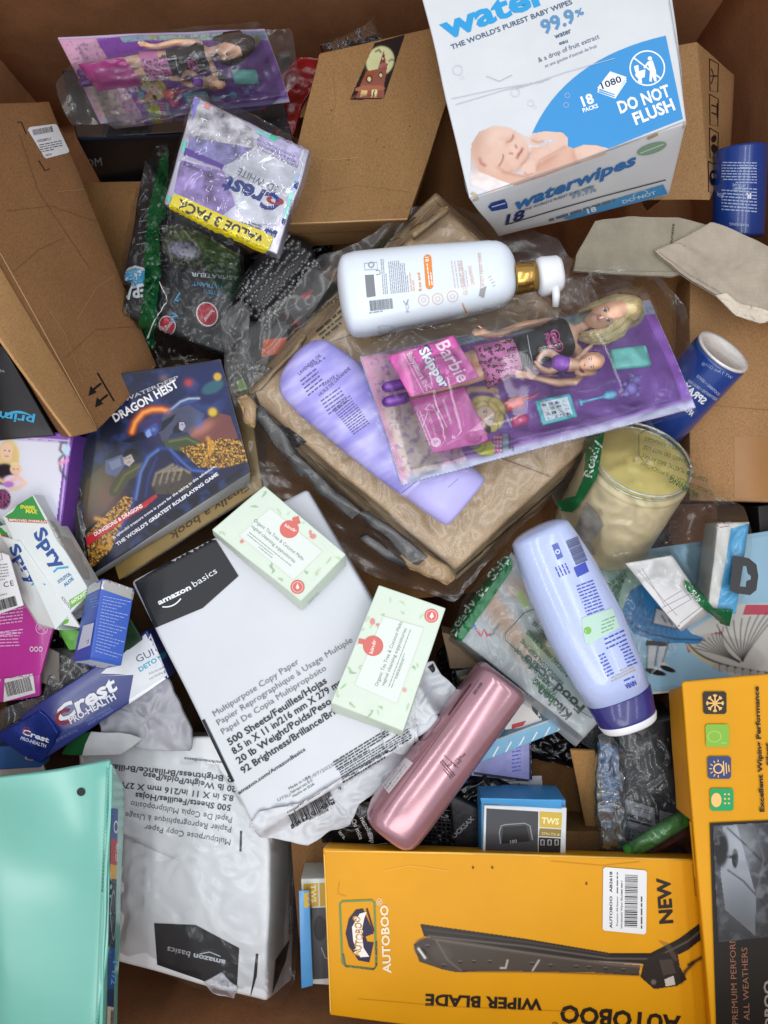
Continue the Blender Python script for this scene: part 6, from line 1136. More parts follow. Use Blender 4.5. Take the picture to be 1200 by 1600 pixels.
# candle bag
bag = Thing('clear_bag', 'clear poly bag with green band and warning print around the cream candle jar', 'plastic bag', W(970, 800, .38)); cbag = bag
fb = film_mat('#fbfcfb', .04, .10, 24, 1.0, 'milky_film', .04)
drape(bag, 'film', [(862, 775), (880, 740), (900, 700), (925, 672), (970, 660), (1020, 668), (1060, 690), (1090, 730), (1125, 775), (1160, 790), (1175, 830), (1172, 900), (1140, 985), (1110, 965), (1075, 925), (1040, 918), (990, 912), (930, 885), (905, 850), (880, 810)], cj.b + wcart.b + hb.b, fb, off=.004, amp=.005, zmiss=.375, K=170, Rn=42, it=30, sd=17, fq=32)
p = Print(bag, 'printed_band', mx=7, base=.0006); p.poly([(918, 680), (946, 668), (940, 700), (934, 745), (912, 780), (895, 800), (866, 798), (868, 784), (900, 775), (913, 745)], GR); p.text('Ready', (925, 748), (938, 690), 13, '#d9e8da', 1)
p.poly([(1068, 905), (1090, 918), (1115, 950), (1146, 952), (1140, 978), (1120, 972), (1096, 955), (1075, 930)], GR); p.text('to Ship', (1068, 915), (1092, 940), 7, '#d9e8da', 1); p.done()
p = Print(bag, 'warning_text', mx=7, base=.0006); wg = '#4a6a3c'
p.text('WARNING:', (1092, 770), (1046, 745), 8, '#2e6a3a', 1)
for i, s_ in enumerate(('TO AVOID DANGER OF SUFFOCATION', 'KEEP THIS PLASTIC BAG AWAY', 'FROM BABIES. DO NOT USE', 'IN CRIBS, CARRIAGES')): p.text(s_, (1118 - i * 12, 770 - i * 22), (1002 + i * 2, 722 - i * 13), 6, wg, 0)
p.line([(1090, 712), (1040, 680), (1008, 672), (998, 680), (998, 712), (1010, 728)], 1.1, wg); p.done()
# ---------------------------------------------------------------- pink bottle
t = Thing('pink_bottle', 'shiny metallic pink lotion bottle lying beside the torn ream', 'bottle', W(690, 1180, .4)); pk = t
pm = mat('#ad818b', .22, .5, var=.06, coat=.5, film=430); a_, b_ = (786, 1060, .425), (606, 1298, .425)
bottle(t, 'bottle_body', a_, b_, [(-.012, 36, .02, 2.6), (0, 42, .0235, 2.6), (.015, 45, .0245, 2.5), (.03, 45.5, .025, 2.5), (.5, 48, .0265, 2.4), (.82, 50, .0265, 2.5), (.93, 49, .026, 2.6), (.97, 47, .0245, 2.7), (1.0, 42, .0215, 2.7), (1.012, 34, .016, 2.6)], pm)
p = Print(t, 'label_text', mx=6, base=.0006); pt_ = '#4a2c38'
p.line([(748, 1062), (600, 1270)], .9, '#8c5564'); p.line([(738, 1075), (586, 1270)], .9, '#a86c7a') ; p.line([(778, 1043), (816, 1074)], .9, '#b98090')
for i in range(6): p.lines((716 + i * 5 - 14, 1100 - i * 7 + 18), (738 + i * 4 - 14, 1072 - i * 5 + 14), 1, 4, pt_, 2, sd=i)
p.poly([(598, 1228), (634, 1184), (646, 1192), (608, 1240)], '#c9c2c6'); p.bars((600, 1230), (630, 1190), 10, up=(.75, .66), sd=5)
p.text('HYDRATION', (726, 1176), (698, 1196), 4, pt_, 1, up=(.4, .9)) ; p.text('GLASS GEL', (720, 1186), (708, 1196), 4, pt_, 1, up=(.4, .9)); p.line([(694, 1180), (716, 1200)], .8, pt_)
p.lines((710, 1212), (690, 1188), 3, 4, pt_, 1.8, up=(.7, -.6)); p.poly([(626, 1106), (632, 1100), (640, 1106), (634, 1112)], '#c0455a'); p.text('UBON VANISH', (742, 1086), (755, 1068), 4, pt_, 1); p.text('nt', (634, 1180), (650, 1160), 7, pt_, 1); p.done()
# ---------------------------------------------------------------- blue spray cans
def can(name, lab, a, b, hw, hz, endm, txt, twist):
    t = Thing(name, lab, 'spray can', W(a[0], a[1], .3), group='blue skin spray tubes'); bm = mat('#1d3f8c', .28, var=.04, coat=.4)
    bottle(t, 'can_body', a, b, [(-.0, hw, hz, 2), (.03, hw * 1.02, hz * 1.02, 2), (.97, hw * 1.02, hz * 1.02, 2), (1, hw, hz, 2)], bm, up=(.05, .02, 1), cap=True)
    return t
t = can('spray_can', 'blue spray tube beside the brown carton with printed handling symbols', (1152, 372, .34), (1158, 232, .36), 37, .027, None, None, 0); s1 = t
p = Print(t, 'can_print', mx=5, base=.0005); lb = '#a9b9dc'
p.text('RECOVERY', (1165, 294), (1145, 293), 4, lb, 1); p.text('AFTERCARE', (1165, 288), (1145, 287), 4, lb, 1); p.text('R', (1174, 302), (1166, 302), 8, '#e2e8f4', 2); p.text('E/A', (1132, 304), (1122, 300), 6, lb, 1)
p.lines((1180, 262), (1140, 261), 1, 4, lb, 2); p.lines((1182, 330), (1128, 326), 8, 5, lb, 1.8, up=(0, 1)); p.lines((1182, 254), (1128, 253), 8, -4.4, lb, 1.6, up=(0, 1)); p.text('WARNING', (1170, 350), (1140, 348), 4, lb, 1); p.done()
t = can('spray_can', 'blue spray tube with a silvery hollow base pointing up at the taped carton', (1020, 668, .36), (1128, 552, .43), 45, .027, None, None, 0); s2 = t
c_, d_ = W(1020, 668, .36), W(1128, 552, .43); ax = (d_ - c_).normalized()
loft(t, 'hollow_base', [(d_ + ax * .0005, .0275, .0275, 2), (d_ + ax * .003, .027, .027, 2), (d_ + ax * .002, .0235, .0235, 2), (d_ - ax * .004, .018, .018, 2), (d_ - ax * .008, .009, .009, 2), (d_ - ax * .009, .001, .001, 2)], (0.05, .02, 1), mat('#e2e0dc', .35, .15, var=.08, vscale=60, bump=.3), 48)
p = Print(t, 'can_print', mx=5, base=.0005)
p.text('NET WT 7.4oz (211g)', (1122, 606), (1092, 562), 6, lb, 1, up=(-.7, -.7)) if 0 else p.text('WT 7.4oz (211g)', (1142, 592), (1096, 568), 5, lb, 0, up=(.65, -.75))
p.text('SOOTHING + GENTLE', (1122, 618), (1088, 588), 4.5, lb, 1, up=(.65, -.75)); p.text('RESTORATIVE + DRUG FREE', (1118, 626), (1074, 596), 4.5, lb, 1, up=(.65, -.75)); p.text('AFTER LASER', (1080, 650), (1052, 626), 8, '#e8ecf4', 2, up=(.65, -.75)) ; p.text('SPRAY', (1098, 632), (1066, 606), 11, '#e8ecf4', 2, up=(.65, -.75))
for k in range(3): p.line([(1006 + k * 3, 655 - k), (1022 + k * 3, 675), (1040 + k * 3, 686)], 1, '#7f96cc')
p.done()
# ---------------------------------------------------------------- linen pieces
lin_ = mat('#b9b09c', .9, var=.07, vscale=40, bump=.5, wave=260, spec=.1)
t = Thing('linen_cloth', 'flat grey beige linen pouch under the wipes carton', 'cloth', W(990, 390, .38)); ln1 = t
drape(t, 'cloth', [(930, 345), (980, 338), (1060, 340), (1110, 352), (1128, 380), (1100, 420), (1050, 432), (990, 430), (896, 424), (900, 400)], [], lin_, zmiss=.40, amp=.003, K=90, Rn=20, th=.003, fq=60, jit=1)
p = Print(t, 'cloth_tag', mx=6); p.text('Jeunesse', (1050, 384), (1054, 350), 5, '#4a463c', 1); p.lines((1108, 388), (1112, 352), 3, 6, '#5a564a', 3); p.line([(898, 418), (990, 424), (1070, 424)], 1, '#8f8672'); p.done()
t = Thing('linen_cloth', 'folded cream woven cloth with a frayed hem over the grey linen pouch', 'cloth', W(1120, 420, .4)); ln2 = t
lin2 = mat('#cbbfae', .9, var=.07, vscale=40, bump=.5, wave=230, spec=.1)
drape(t, 'cloth', [(1022, 392), (1060, 376), (1112, 346), (1150, 360), (1230, 400), (1240, 510), (1190, 500), (1150, 488), (1120, 462), (1070, 432)], ln1.b, lin2, off=.004, zmiss=.405, amp=.004, K=90, Rn=20, th=.003, fq=45, jit=1, sd=6)
p = Print(t, 'seam', mx=6); p.line([(1030, 394), (1075, 428), (1122, 455), (1152, 480), (1198, 492)], 1.2, '#94866e'); p.line([(1045, 382), (1062, 379), (1072, 386)], 1.2, '#a08f74'); p.done()
drape(t, 'frayed_edge', [(1118, 462), (1134, 458), (1160, 474), (1200, 486), (1215, 498), (1190, 506), (1150, 494)], t.b, mat('#d8cdbc', .9, bump=1, bscale=200), off=.001, amp=.002, zmiss=.405, K=90, Rn=8, th=.001, fq=9, sd=2)
# ---------------------------------------------------------------- left side
t = Thing('black_mailer', 'black printed box with a bright blue arc mark, wedged under the leaning carton', 'box', W(30, 620, .3)); 
hexa(t, 'box_body', [(-60, 470, .43), (0, 540, .43), (90, 690, .43), (-60, 700, .43)], .05, m=mat('#16171b', .4), amp=.0008)
hexa(t, 'box_front', [(-20, 530, .436), (6, 542, .436), (86, 680, .436), (-20, 690, .436)], .004, m=mat('#191a1f', .35), amp=.0006)
p = Print(t, 'print', mx=6); p.text('prime', (56, 652), (-16, 640), 13, '#39a9d8', 1); p.line(arcpts((4, 654), (22, 636), (50, 650)), [1, 2, 3, 4, 4, 4, 4, 4, 4, 4, 4, 4, 3, 3, 2, 2, 1], '#39a9d8'); p.text('vi', (8, 579), (0, 577), 5, '#b8b8ba', 0); p.line([(4, 566), (70, 672)], 1, '#3a3b40'); p.line([(10, 562), (76, 668)], 1, '#3a3b40'); p.done()
t = Thing('doll_picture_box', 'white card with purple border and a printed picture of a doll holding a baby', 'toy box', W(50, 750, .38)); dpb = t
hexa(t, 'box_body', [(-60, 662, .432), (116, 678, .432), (94, 838, .432), (-60, 850, .432)], .035, m=mat('#6f3aa0', .35, var=.05), amp=.001)
A = Art([(-5, 667), (112, 680), (92, 834), (-5, 840)], 1.2, '#d6d7e4')
A.poly([(-10, 660), (120, 672), (118, 692), (-10, 682)], '#7a3ea8').poly([(103, 690), (118, 690), (98, 836), (86, 836)], '#7a3ea8').seg([(0, 681), (108, 689)], 1.4, '#e8e0f2', .5).seg([(0, 685), (106, 692)], 1, '#a98ac8', .5).seg([(108, 686), (92, 832)], 1.4, '#d9c9ec', .5)
A.speck(7, .1, .25, '#9a66c4', .4, 2, inpoly(A.X, A.Y, [(-10, 660), (120, 672), (118, 683), (-10, 676)]) * 1.)
A.ell((14, 713), 17, 26, '#e2c88c', soft=.08).ell((11, 706), 10, 14, '#efc9ac', soft=.08).ell((8, 704), 1.4, 1.2, '#3a5a80').ell((15, 705), 1.4, 1.2, '#3a5a80').seg([(9, 713), (13, 713)], 1.3, '#c04a5a', .5).ell((24, 716), 5, 18, '#dcbf7c', soft=.2)
A.ell((7, 741), 20, 17, '#221a26', soft=.1).ell((25, 733), 9, 9, '#e8c0a0', soft=.1).ell((23, 726), 6, 4, '#e6cf9a', soft=.2).ell((22, 733), 1, 1, '#333').ell((28, 733), 1, 1, '#333').ell((22, 750), 16, 8, '#e7cbe6', soft=.15).seg([(28, 745), (40, 755), (30, 762), (16, 765)], 5, '#e8c0a0', 1).seg([(0, 750), (12, 756), (24, 748)], 5, '#e8c0a0', 1).ell((14, 757), 8, 5, '#b678cc', soft=.2).ell((5, 780), 12, 16, '#8a4a78', soft=.1)
A.speck(3, .1, .2, '#1d141c', .9, 5, (np.hypot((A.X - 5) / 12, (A.Y - 780) / 16) < 1) * 1.)
A.seg([(104, 692), (96, 692), (94, 703), (100, 710), (93, 718), (95, 735), (106, 752)], 3.4, '#23233a', .8).seg([(94, 724), (114, 716)], 5, '#e88fc4', 1).ell((105, 703), 6, 9, '#bcd6ee', soft=.3)
A.done(t, 'box_picture', rough=.3)
# blister tray of that box
t = Thing('clear_tray', 'empty smoky clear plastic tray between the doll picture box and the fantasy game book', 'plastic tray', W(115, 780, .37))
drape(t, 'tray_film', [(112, 684), (128, 700), (132, 760), (134, 840), (138, 900), (120, 880), (98, 834), (105, 760)], [], film_mat('#8a888c', .06, .1, 20, .6, 'smoky_film', .06), zmiss=.40, amp=.004, K=60, Rn=14)
# spry boxes
def spry(lab, top, th, sd, x, yscale=1):
    t = Thing('toothpaste_carton', lab, 'toothpaste box', W(top[0][0], top[0][1], .4), group='white and green toothpaste cartons')
    hexa(t, 'carton_body', top, th, m=mat('#d3dad9', .38, var=.02, bump=.12, bscale=60), amp=.001, r=.0012); return t
t = spry('white and green toothpaste carton with a torn edge, under the small blue carton', [(52, 774, .452), (2, 807, .452), (80, 984, .452), (150, 950, .452)][::-1] if 0 else [(2, 806, .452), (52, 773, .452), (141, 925, .452), (86, 985, .452)], .035, 1, 0); sa = t
p = Print(t, 'carton_print', mx=7); gr = '#2f8a3e'
p.poly([(4, 804), (51, 775), (72, 815), (12, 810)], gr); p.poly([(12, 810), (72, 813), (74, 818), (14, 815)], '#b04438'); p.text('IMPROVED FORMULA', (14, 814), (72, 817), 3.4, '#e9e4da', 1); p.text('ENAMEL', (32, 794), (56, 796), 5, '#d8cf3a', 2); p.text('MAX', (40, 801), (58, 803), 6, '#d8cf3a', 2)
p.text('Spry', (52, 834), (88, 890), 21, '#2a4d92', 2, up=(.72, -.6)) ; p.line([(84, 894), (90, 888), (107, 886)], 3, '#2fa0cc'); p.text('XYLITOL', (92, 912), (112, 898), 5, '#3f7fae', 2); p.text('ALOE', (102, 917), (116, 905), 5, '#3f7fae', 2)
p.poly([(108, 938), (137, 920), (138, 930), (112, 950)], '#6fae3c'); p.text('ANTICAVITY', (113, 944), (140, 926), 5.5, '#e5efd8', 2); p.text('XYLITOL', (95, 934), (111, 953), 4, '#4a5a5a', 0) ; p.text('ALOE', (116, 964), (126, 974), 4, '#4a5a5a', 0); p.done()
p = Print(t, 'torn_edge', mx=6, base=.0007); p.poly([(73, 812), (84, 816), (90, 826), (95, 838), (110, 842), (118, 858), (126, 866), (130, 880), (137, 890), (140, 905), (130, 905), (110, 872), (90, 845)], mat('#b5b3ae', .8, bump=.6)); p.done()
t = spry('white and green toothpaste carton mostly hidden between its two neighbours', [(-18, 812, .446), (24, 838, .446), (104, 976, .446), (78, 968, .44)], .03, 2, 0); sb = t
p = Print(t, 'carton_print', mx=7); p.poly([(-10, 818), (0, 815), (26, 840), (2, 835)], gr); p.poly([(0, 834), (28, 841), (30, 846), (0, 840)], '#b04438'); p.done()
t = Thing('toothpaste_carton', 'long white toothpaste carton with blue lettering, under the white safety tag', 'toothpaste box', W(40, 880, .4), group='white and green toothpaste cartons')
hexa(t, 'carton_body', [(-30, 830, .438), (20, 815, .450), (92, 985, .450), (60, 975, .438)], bot=[(-30, 835, .41), (20, 815, .42), (125, 983, .425), (60, 985, .41)], m=mat('#d3dad9', .38, var=.02), amp=.001)
hexa(t, 'side_panel', [(0, 838, .449), (30, 845, .454), (126, 982, .452), (90, 976, .446)], .003, m=mat('#dde3e2', .38, var=.02), amp=.0008)
p = Print(t, 'carton_print', mx=6, base=.0005); p.text('Spry', (14, 856), (48, 914), 17, '#2a4d92', 2, up=(.75, -.5)); p.line([(50, 914), (56, 908), (71, 914)], 3, '#2fa0cc'); p.poly([(67, 922), (76, 926), (108, 968), (105, 978), (92, 974)], '#6fae3c'); p.text('ANTICAVITY', (76, 934), (103, 970), 5.5, '#e5efd8', 2); p.text('XYLITOL', (95, 932), (110, 956), 4, '#4a5a5a', 0); p.done()
t = Thing('leafy_box', 'small green box with leaf print peeping out under the toothpaste cartons', 'box', W(105, 1000, .38)); hexa(t, 'box_body', [(82, 970, .41), (126, 986, .41), (128, 1014, .41), (108, 1016, .41)], .03, m=mat('#5fb03a', .35, var=.3, vscale=60), amp=.001)
# magenta pack and tag
t = Thing('magenta_card', 'magenta back card of a toy pack with white small print and a barcode patch', 'toy card', W(40, 1020, .38)); mg = t
hexa(t, 'back_card', [(-30, 868, .425), (20, 868, .425), (86, 975, .425), (68, 1048, .42)][::1] , .004, m=mat('#b42f92', .32, var=.05, coat=.4), amp=.002)
hexa(t, 'back_card', [(-30, 900, .4245), (86, 972, .4245), (66, 1054, .4245), (-30, 1062, .42)], .004, m=mat('#b42f92', .32, var=.05, coat=.4), amp=.002)
hexa(t, 'bottom_tab', [(-30, 1060, .42), (62, 1048, .422), (64, 1088, .415), (-30, 1104, .41)], .004, m=mat('#b23694', .32, var=.05, coat=.4), amp=.002)
p = Print(t, 'small_print', mx=6, base=.0006); mp_ = '#dda3cf'
for i in range(7): p.lines((-2, 956 + i * 5 + (8 if i > 4 else 0)), (62, 948 + i * 5 + (8 if i > 4 else 0)), 1, 4, mp_, 2, sd=i)
for i in range(5): p.lines((0, 990 + i * 5), (52, 988 + i * 5), 1, 4, mp_, 1.7, sd=i + 20)
p.ell((66, 981), 10, 10, mp_, ring=.88); p.text('0-3', (60, 985), (73, 981), 5, mp_, 1); p.line([(58, 974), (74, 989)], 1, mp_); p.text('toys', (32, 952), (48, 946), 6, mp_, 0, sh=.2)
for i in range(3): p.ell((50 + i * 7, 1014), 3, 4, '#e8e0ea', ring=.7)
p.poly([(8, 1060), (52, 1052), (56, 1082), (6, 1096)], mat('#dcdadd', .35)); p.bars((12, 1088), (52, 1078), 22, sd=8); p.text('63', (-1, 1070), (3, 1060), 6, mp_, 1); p.done()
t = Thing('hang_tag', 'white rounded safety tag with a conformity mark and barcode over the magenta card', 'tag', W(15, 915, .42)); tg = t
hexa(t, 'tag_card', [(-20, 856, .462), (14, 868, .462), (36, 946, .458), (-20, 966, .455)], .0015, m=mat('#d5d6d8', .4), amp=.0008)
p = Print(t, 'tag_print', mx=6); p.lines((-4, 884), (12, 882), 6, 4.6, '#8a8a8e', 1.6) ; p.text('CE', (6, 918), (24, 914), 8, '#3a3a3e', 0, track=.1); p.bars((0, 954), (28, 946), 16, sd=9); p.line([(-2, 862), (2, 864), (4, 874), (-2, 876)], 1, '#8a8a8e'); p.lines((-4, 932), (22, 926), 1, 4, '#8a8a8e', 1.6); p.done()
# blue skincare box
t = Thing('blue_carton', 'small bright blue carton with silver ends beside the ream with the black badge', 'carton', W(160, 980, .42)); bc_ = t
hexa(t, 'carton_body', [(160, 903, .485), (211, 920, .470), (190, 1040, .470), (141, 1030, .485)], bot=[(137, 915, .455), (185, 930, .44), (160, 1046, .44), (113, 1034, .455)], m=mat('#3358b4', .35, var=.03), amp=.0004)
p = Print(t, 'silver_ends', mx=6); sv = mat('#a9a7a4', .25, .6, var=.05); p.poly([(161, 904), (210, 921), (207, 937), (158, 920)], sv); p.poly([(159, 904), (157, 920), (136, 930), (139, 916)], mat('#b9bbbd', .25, .5, var=.05)); p.poly([(114, 1034), (142, 1030), (189, 1040), (160, 1046)], '#b9bcc6'); p.poly([(116, 1031), (142, 1027), (189, 1037), (188, 1040), (141, 1030), (114, 1034)], '#3358b4'); p.done()
p = Print(t, 'small_print', mx=6, base=.0006); bp_ = '#8aa0dc'
for i in range(18): p.lines((161 - i * .75, 932 + i * 5.0), (204 - i * .85, 941 + i * 5.2), 1, 4, bp_, 1.4, sd=i, last=1 - (i % 4) * .15)
p.poly([(131, 978), (148, 973), (142, 1008), (122, 1016)], '#c3cbe0'); p.lines((142, 938), (154, 934), 4, 4, bp_, 1); p.line([(136, 1002), (140, 999), (138, 1006)], 1, '#444'); p.done()
# crest pro health
t = Thing('toothpaste_carton', 'long navy and white toothpaste carton lying diagonally under the small blue carton', 'toothpaste box', W(130, 1110, .38)); ph = t
hexa(t, 'carton_body', [(30, 1120, .42), (230, 985, .42), (262, 1060, .42), (60, 1192, .42)], .03, m=mat('#26347e', .3, var=.04, coat=.3), amp=.001, r=.0015)
hexa(t, 'crushed_end', [(-6, 1150, .424), (60, 1112, .426), (92, 1148, .426), (62, 1194, .422)], .02, m=mat('#1f3a94', .22, .4, var=.2, bump=.6, bscale=40), amp=.005, fr=40)
p = Print(t, 'carton_print', mx=8, base=.0008)
p.poly([(160, 1056), (208, 1053), (232, 1000), (234, 990), (262, 1058), (200, 1100), (202, 1096), (209, 1054)], WT); p.poly([(158, 1052), (228, 990), (262, 1060), (201, 1099), (209, 1054)], mat('#d9dde2', .38))
p.text('GUM', (215, 1036), (252, 1018), 11, '#3b4c78', 0); p.text('DETOXIFY', (219, 1050), (268, 1020), 7, '#2aa0b8', 2); p.text('Kills bacteria to', (234, 1054), (262, 1041), 3.6, '#5a6070'); p.text('stop bleeding gums', (234, 1062), (264, 1047), 3.6, '#5a6070')
p.text('Crest', (92, 1131), (183, 1077), 22, '#e9ebf0', 2, sh=.15); p.k += 1; p.text('Crest', (94, 1130), (182, 1078), 20, '#1e2d70', 1, sh=.15) if 0 else None
p.ell((101, 1120), 15, 12, '#8f2430', rot=-30, a0=30, a1=330, ring=.6); p.text('PRO-HEALTH', (111, 1131), (183, 1091), 10, '#e3e6ee', 2)
p.text('FLUORIDE TOOTHPASTE FOR', (137, 1128), (174, 1107), 3.4, '#7a8ac8', 1); p.text('ANTICAVITY AND ANTIGINGIVITIS', (139, 1133), (178, 1110), 3.2, '#7a8ac8', 1); p.text('NET WT 0.5 OZ (13 g)', (88, 1160), (122, 1141), 4, '#8a96cc'); p.text('Crest', (34, 1146), (76, 1160), 8, '#dfe3ee', 2); p.text('PRO-HEALTH', (32, 1155), (72, 1168), 5, '#c9d0e4', 2); p.ell((42, 1141), 7, 6, '#8f2430', a0=40, a1=320, ring=.6); p.done()
t = Thing('toothpaste_carton', 'blue and white toothpaste carton end between the crushed navy carton and the binder', 'toothpaste box', W(20, 1190, .36)); hexa(t, 'carton_body', [(-20, 1168, .40), (66, 1160, .40), (64, 1200, .40), (-20, 1204, .40)], .02, m=mat('#2a5f9e', .35), amp=.0008)
p = Print(t, 'carton_print', mx=6); p.ell((48, 1184), 9, 4, '#c9b0a8', ring=.7); p.done()
hexa(t, 'white_side', [(-20, 1202, .399), (66, 1198, .399), (80, 1240, .385), (-20, 1240, .385)], .004, m=mat('#c2c2c0', .45), amp=.0008)
# crumpled plastics between
def crumple(lab, out, z, m, amp=.01, targets=[], sd=1, K=90, Rn=24, fq=18, name='plastic_bag', cat='plastic bag', mesh='film', off=.003, it=8, edge=.01, th=0):
    t = Thing(name, lab, cat, W(sum(q[0] for q in out) / len(out), sum(q[1] for q in out) / len(out), z - .05)); drape(t, mesh, out, targets, m, off=off, amp=amp, zmiss=z, K=K, Rn=Rn, it=it, fq=fq, sd=sd, jit=4, edge=edge, th=th); return t
blkpoly = mat('#101114', .2, var=.3, bump=.5, bscale=22, spec=.5)
crumple('black plastic bag under the toothpaste carton and the magenta card', [(50, 960), (150, 950), (230, 1000), (240, 1080), (180, 1140), (80, 1150), (0, 1150), (20, 1040)], .375, blkpoly, .014, sd=11, th=.002)
crumple('crumpled clear bag between the magenta card and the navy toothpaste carton', [(70, 1010), (120, 1015), (160, 1040), (175, 1060), (130, 1090), (90, 1120), (50, 1145), (0, 1150), (0, 1110), (66, 1090), (76, 1050)], .405, film_mat('#cfcfd2', .1, .1, 40, 1), .008, sd=31)
t = Thing('grey_card', 'grey card edge tucked behind the magenta card', 'card', W(80, 1050, .38)); hexa(t, 'card_sheet', [(70, 1010, .412), (92, 1020, .412), (93, 1076, .41), (62, 1066, .41)], .002, m=mat('#6a645e', .6))
t = Thing('dark_booklet', 'dark green booklet corner between the blue carton and the ream', 'booklet', W(210, 990, .38)); hexa(t, 'booklet_cover', [(196, 955, .425), (222, 1000, .425), (196, 1020, .42), (186, 1012, .42)], .003, m=mat('#1c3a1e', .4, var=.3, vscale=70))
t = Thing('white_sheet', 'grey white plastic wrapped sheets under the navy toothpaste carton', 'mailer', W(230, 1130, .35)); 
drape(t, 'mailer_skin', [(150, 1105), (215, 1085), (262, 1060), (300, 1140), (300, 1175), (220, 1170), (160, 1150)], [], mat('#b0b0b8', .4, var=.1, bump=.3, bscale=20), zmiss=.395, amp=.006, K=70, Rn=14, th=.003, sd=5)
crumple('rumpled clear bag around the paper ream with upside-down print', [(70, 1200), (110, 1160), (150, 1138), (215, 1145), (300, 1160), (345, 1180), (385, 1240), (430, 1290), (472, 1330), (466, 1480), (458, 1540), (436, 1574), (400, 1568), (320, 1548), (240, 1516), (176, 1500), (180, 1400), (184, 1300), (120, 1280)], .36, film_mat('#fbfcfd', .02, .10, 16, .5, 'ream_film', .01), .0025, targets=r2.b, sd=13, K=150, Rn=36, fq=34)
t = Thing('white_envelope', 'small white paper envelope inside the rumpled clear bag beside a green strip', 'envelope', W(165, 1170, .37)); hexa(t, 'envelope_sheet', [(143, 1140, .405), (226, 1152, .405), (190, 1180, .405), (128, 1180, .405)], .002, m=mat('#c9cbcc', .45, bump=.4, bscale=30), amp=.004, fr=30)
hexa(t, 'green_strip', [(112, 1150, .404), (142, 1142, .404), (130, 1180, .402), (96, 1178, .402)], .0015, m=mat('#12602f', .35), amp=.003, fr=30)
# ---------------------------------------------------------------- filter pack upper left in its green band bag
t = Thing('filter_pack', 'black vacuum filter pack with blue badge and two red circles, inside a crinkled clear bag', 'filter pack', W(290, 430, .3)); fp = t
bkc = mat('#1d1e23', .35, var=.1, bump=.3, bscale=40)
hexa(t, 'pack_body', [(238, 262, .375), (378, 380, .38), (352, 560, .37), (190, 490, .365)], .05, m=bkc, amp=.006, fr=18, r=.006, bulge=.006)
hexa(t, 'side_box', [(225, 250, .37), (262, 300, .385), (232, 420, .37), (192, 440, .36)], .03, m=mat('#202126', .4), amp=.003)
p = Print(t, 'pack_print', mx=6, base=.0008); lbw = '#a9c4d8'; cb = '#4aa6d8'
p.poly([(190, 423), (212, 415), (250, 425), (252, 433), (246, 443), (188, 456)], '#cfd8de'); p.poly([(193, 426), (212, 419), (248, 428), (244, 440), (191, 452)], '#3a9ccc'); p.text('HEPA', (246, 440), (192, 450), 19, '#dfe8ee', 2, up=(.1, 1)); p.text('MEDIA', (216, 421), (196, 425), 4, lbw, 1)
for x, y, r_ in ((324, 491, 1.3), (262, 508, 1)): p.ell((x, y), 13 * r_, 15 * r_, '#d9cfd2', rot=-20); p.ell((x, y), 11.5 * r_, 13.5 * r_, '#b3263a', rot=-20); p.text('hoover', (x + 7, y - 8), (x - 6, y + 9), 6, '#e6dcdc', 1)
p.text('ASPIRATEUR', (372, 432), (300, 426), 6, '#c9d0d6', 1); p.text('FILTRANT', (348, 446), (302, 440), 6, cb, 0); p.text('TYPE 1', (344, 456), (318, 452), 6, cb, 0); p.text('2', (280, 494), (270, 488), 12, cb, 1); p.text('7', (284, 458), (276, 456), 14, cb, 1); p.text('T', (326, 545), (316, 552), 8, cb, 1)
for i in range(4): p.lines((262 - i * 2, 320 + i * 18), (220 - i * 2, 328 + i * 18), 2, 4, '#8a9098', 1.6, sd=i)
p.done()
A = Art([(255, 350), (300, 355), (378, 400), (372, 440), (330, 425), (270, 410), (250, 380)], 1.8, '#1f2420')
A.ell((288, 390), 24, 12, '#8f88ac', rot=10, soft=.2).ell((295, 396), 12, 8, '#c9c6da', soft=.3).ell((335, 388), 34, 16, '#6a7a3a', rot=30, soft=.3).ell((280, 370), 16, 6, '#5a6a34', soft=.4).speck(6, 0, .3, '#a8b06a', .35, 3).speck(5, .1, .3, '#15181a', .6, 8)
A.done(t, 'pack_picture', off=.0009, rough=.35)
bag = Thing('clear_bag', 'crinkled clear bag with a long green band around the black filter pack', 'plastic bag', W(290, 430, .3)); fbag = bag
drape(bag, 'film', [(245, 228), (262, 222), (258, 300), (262, 350), (330, 350), (378, 385), (384, 440), (372, 470), (362, 500), (350, 560), (300, 572), (260, 576), (215, 578), (200, 552), (190, 510), (180, 470), (190, 400), (205, 320), (232, 250)], fp.b, film_mat('#eaeced', .008, .08, 26, 1.1, 'bag_film', .02), off=.004, amp=.010, zmiss=.34, K=160, Rn=40, fq=17, sd=23)
p = Print(bag, 'printed_band', mx=7, base=.0008); gd = mat('#0c4a26', .25, var=.1); p.poly([(232, 330), (250, 250), (262, 232), (262, 330), (248, 352), (252, 420), (246, 480), (240, 545), (216, 558), (212, 530), (224, 470), (226, 400)], gd); p.poly([(300, 360), (372, 400), (378, 440), (362, 470), (330, 440), (318, 400)], mat('#1f4a2c', .3, alpha=.4))
p.line([(250, 440), (262, 470), (242, 500), (230, 530)], 1.5, '#cfd4d6'); p.done()
t = Thing('bubble_wrap_roll', 'roll of dark parcel in bubble wrap between the filter pack and the kraft parcel', 'bubble wrap', W(435, 440, .35)); bw = t
bm_ = film_mat('#8a8b90', .04, .06, 60, .8, 'bubble_film', .08)
loft(t, 'wrapped_core', [(W(416 - 30, 492, .352), .0001, .0001, 2), (W(388, 490, .352), .018, .014, 2.3), (W(400, 470, .355), .023, .018, 2.3), (W(440, 420, .357), .026, .019, 2.3), (W(466, 395, .357), .026, .019, 2.3), (W(474, 385, .355), .016, .012, 2.3)], (0, 0, 1), mat('#24252b', .35, var=.3, bump=.5, bscale=40), 36, lat=1, amp=.002, fr=60)
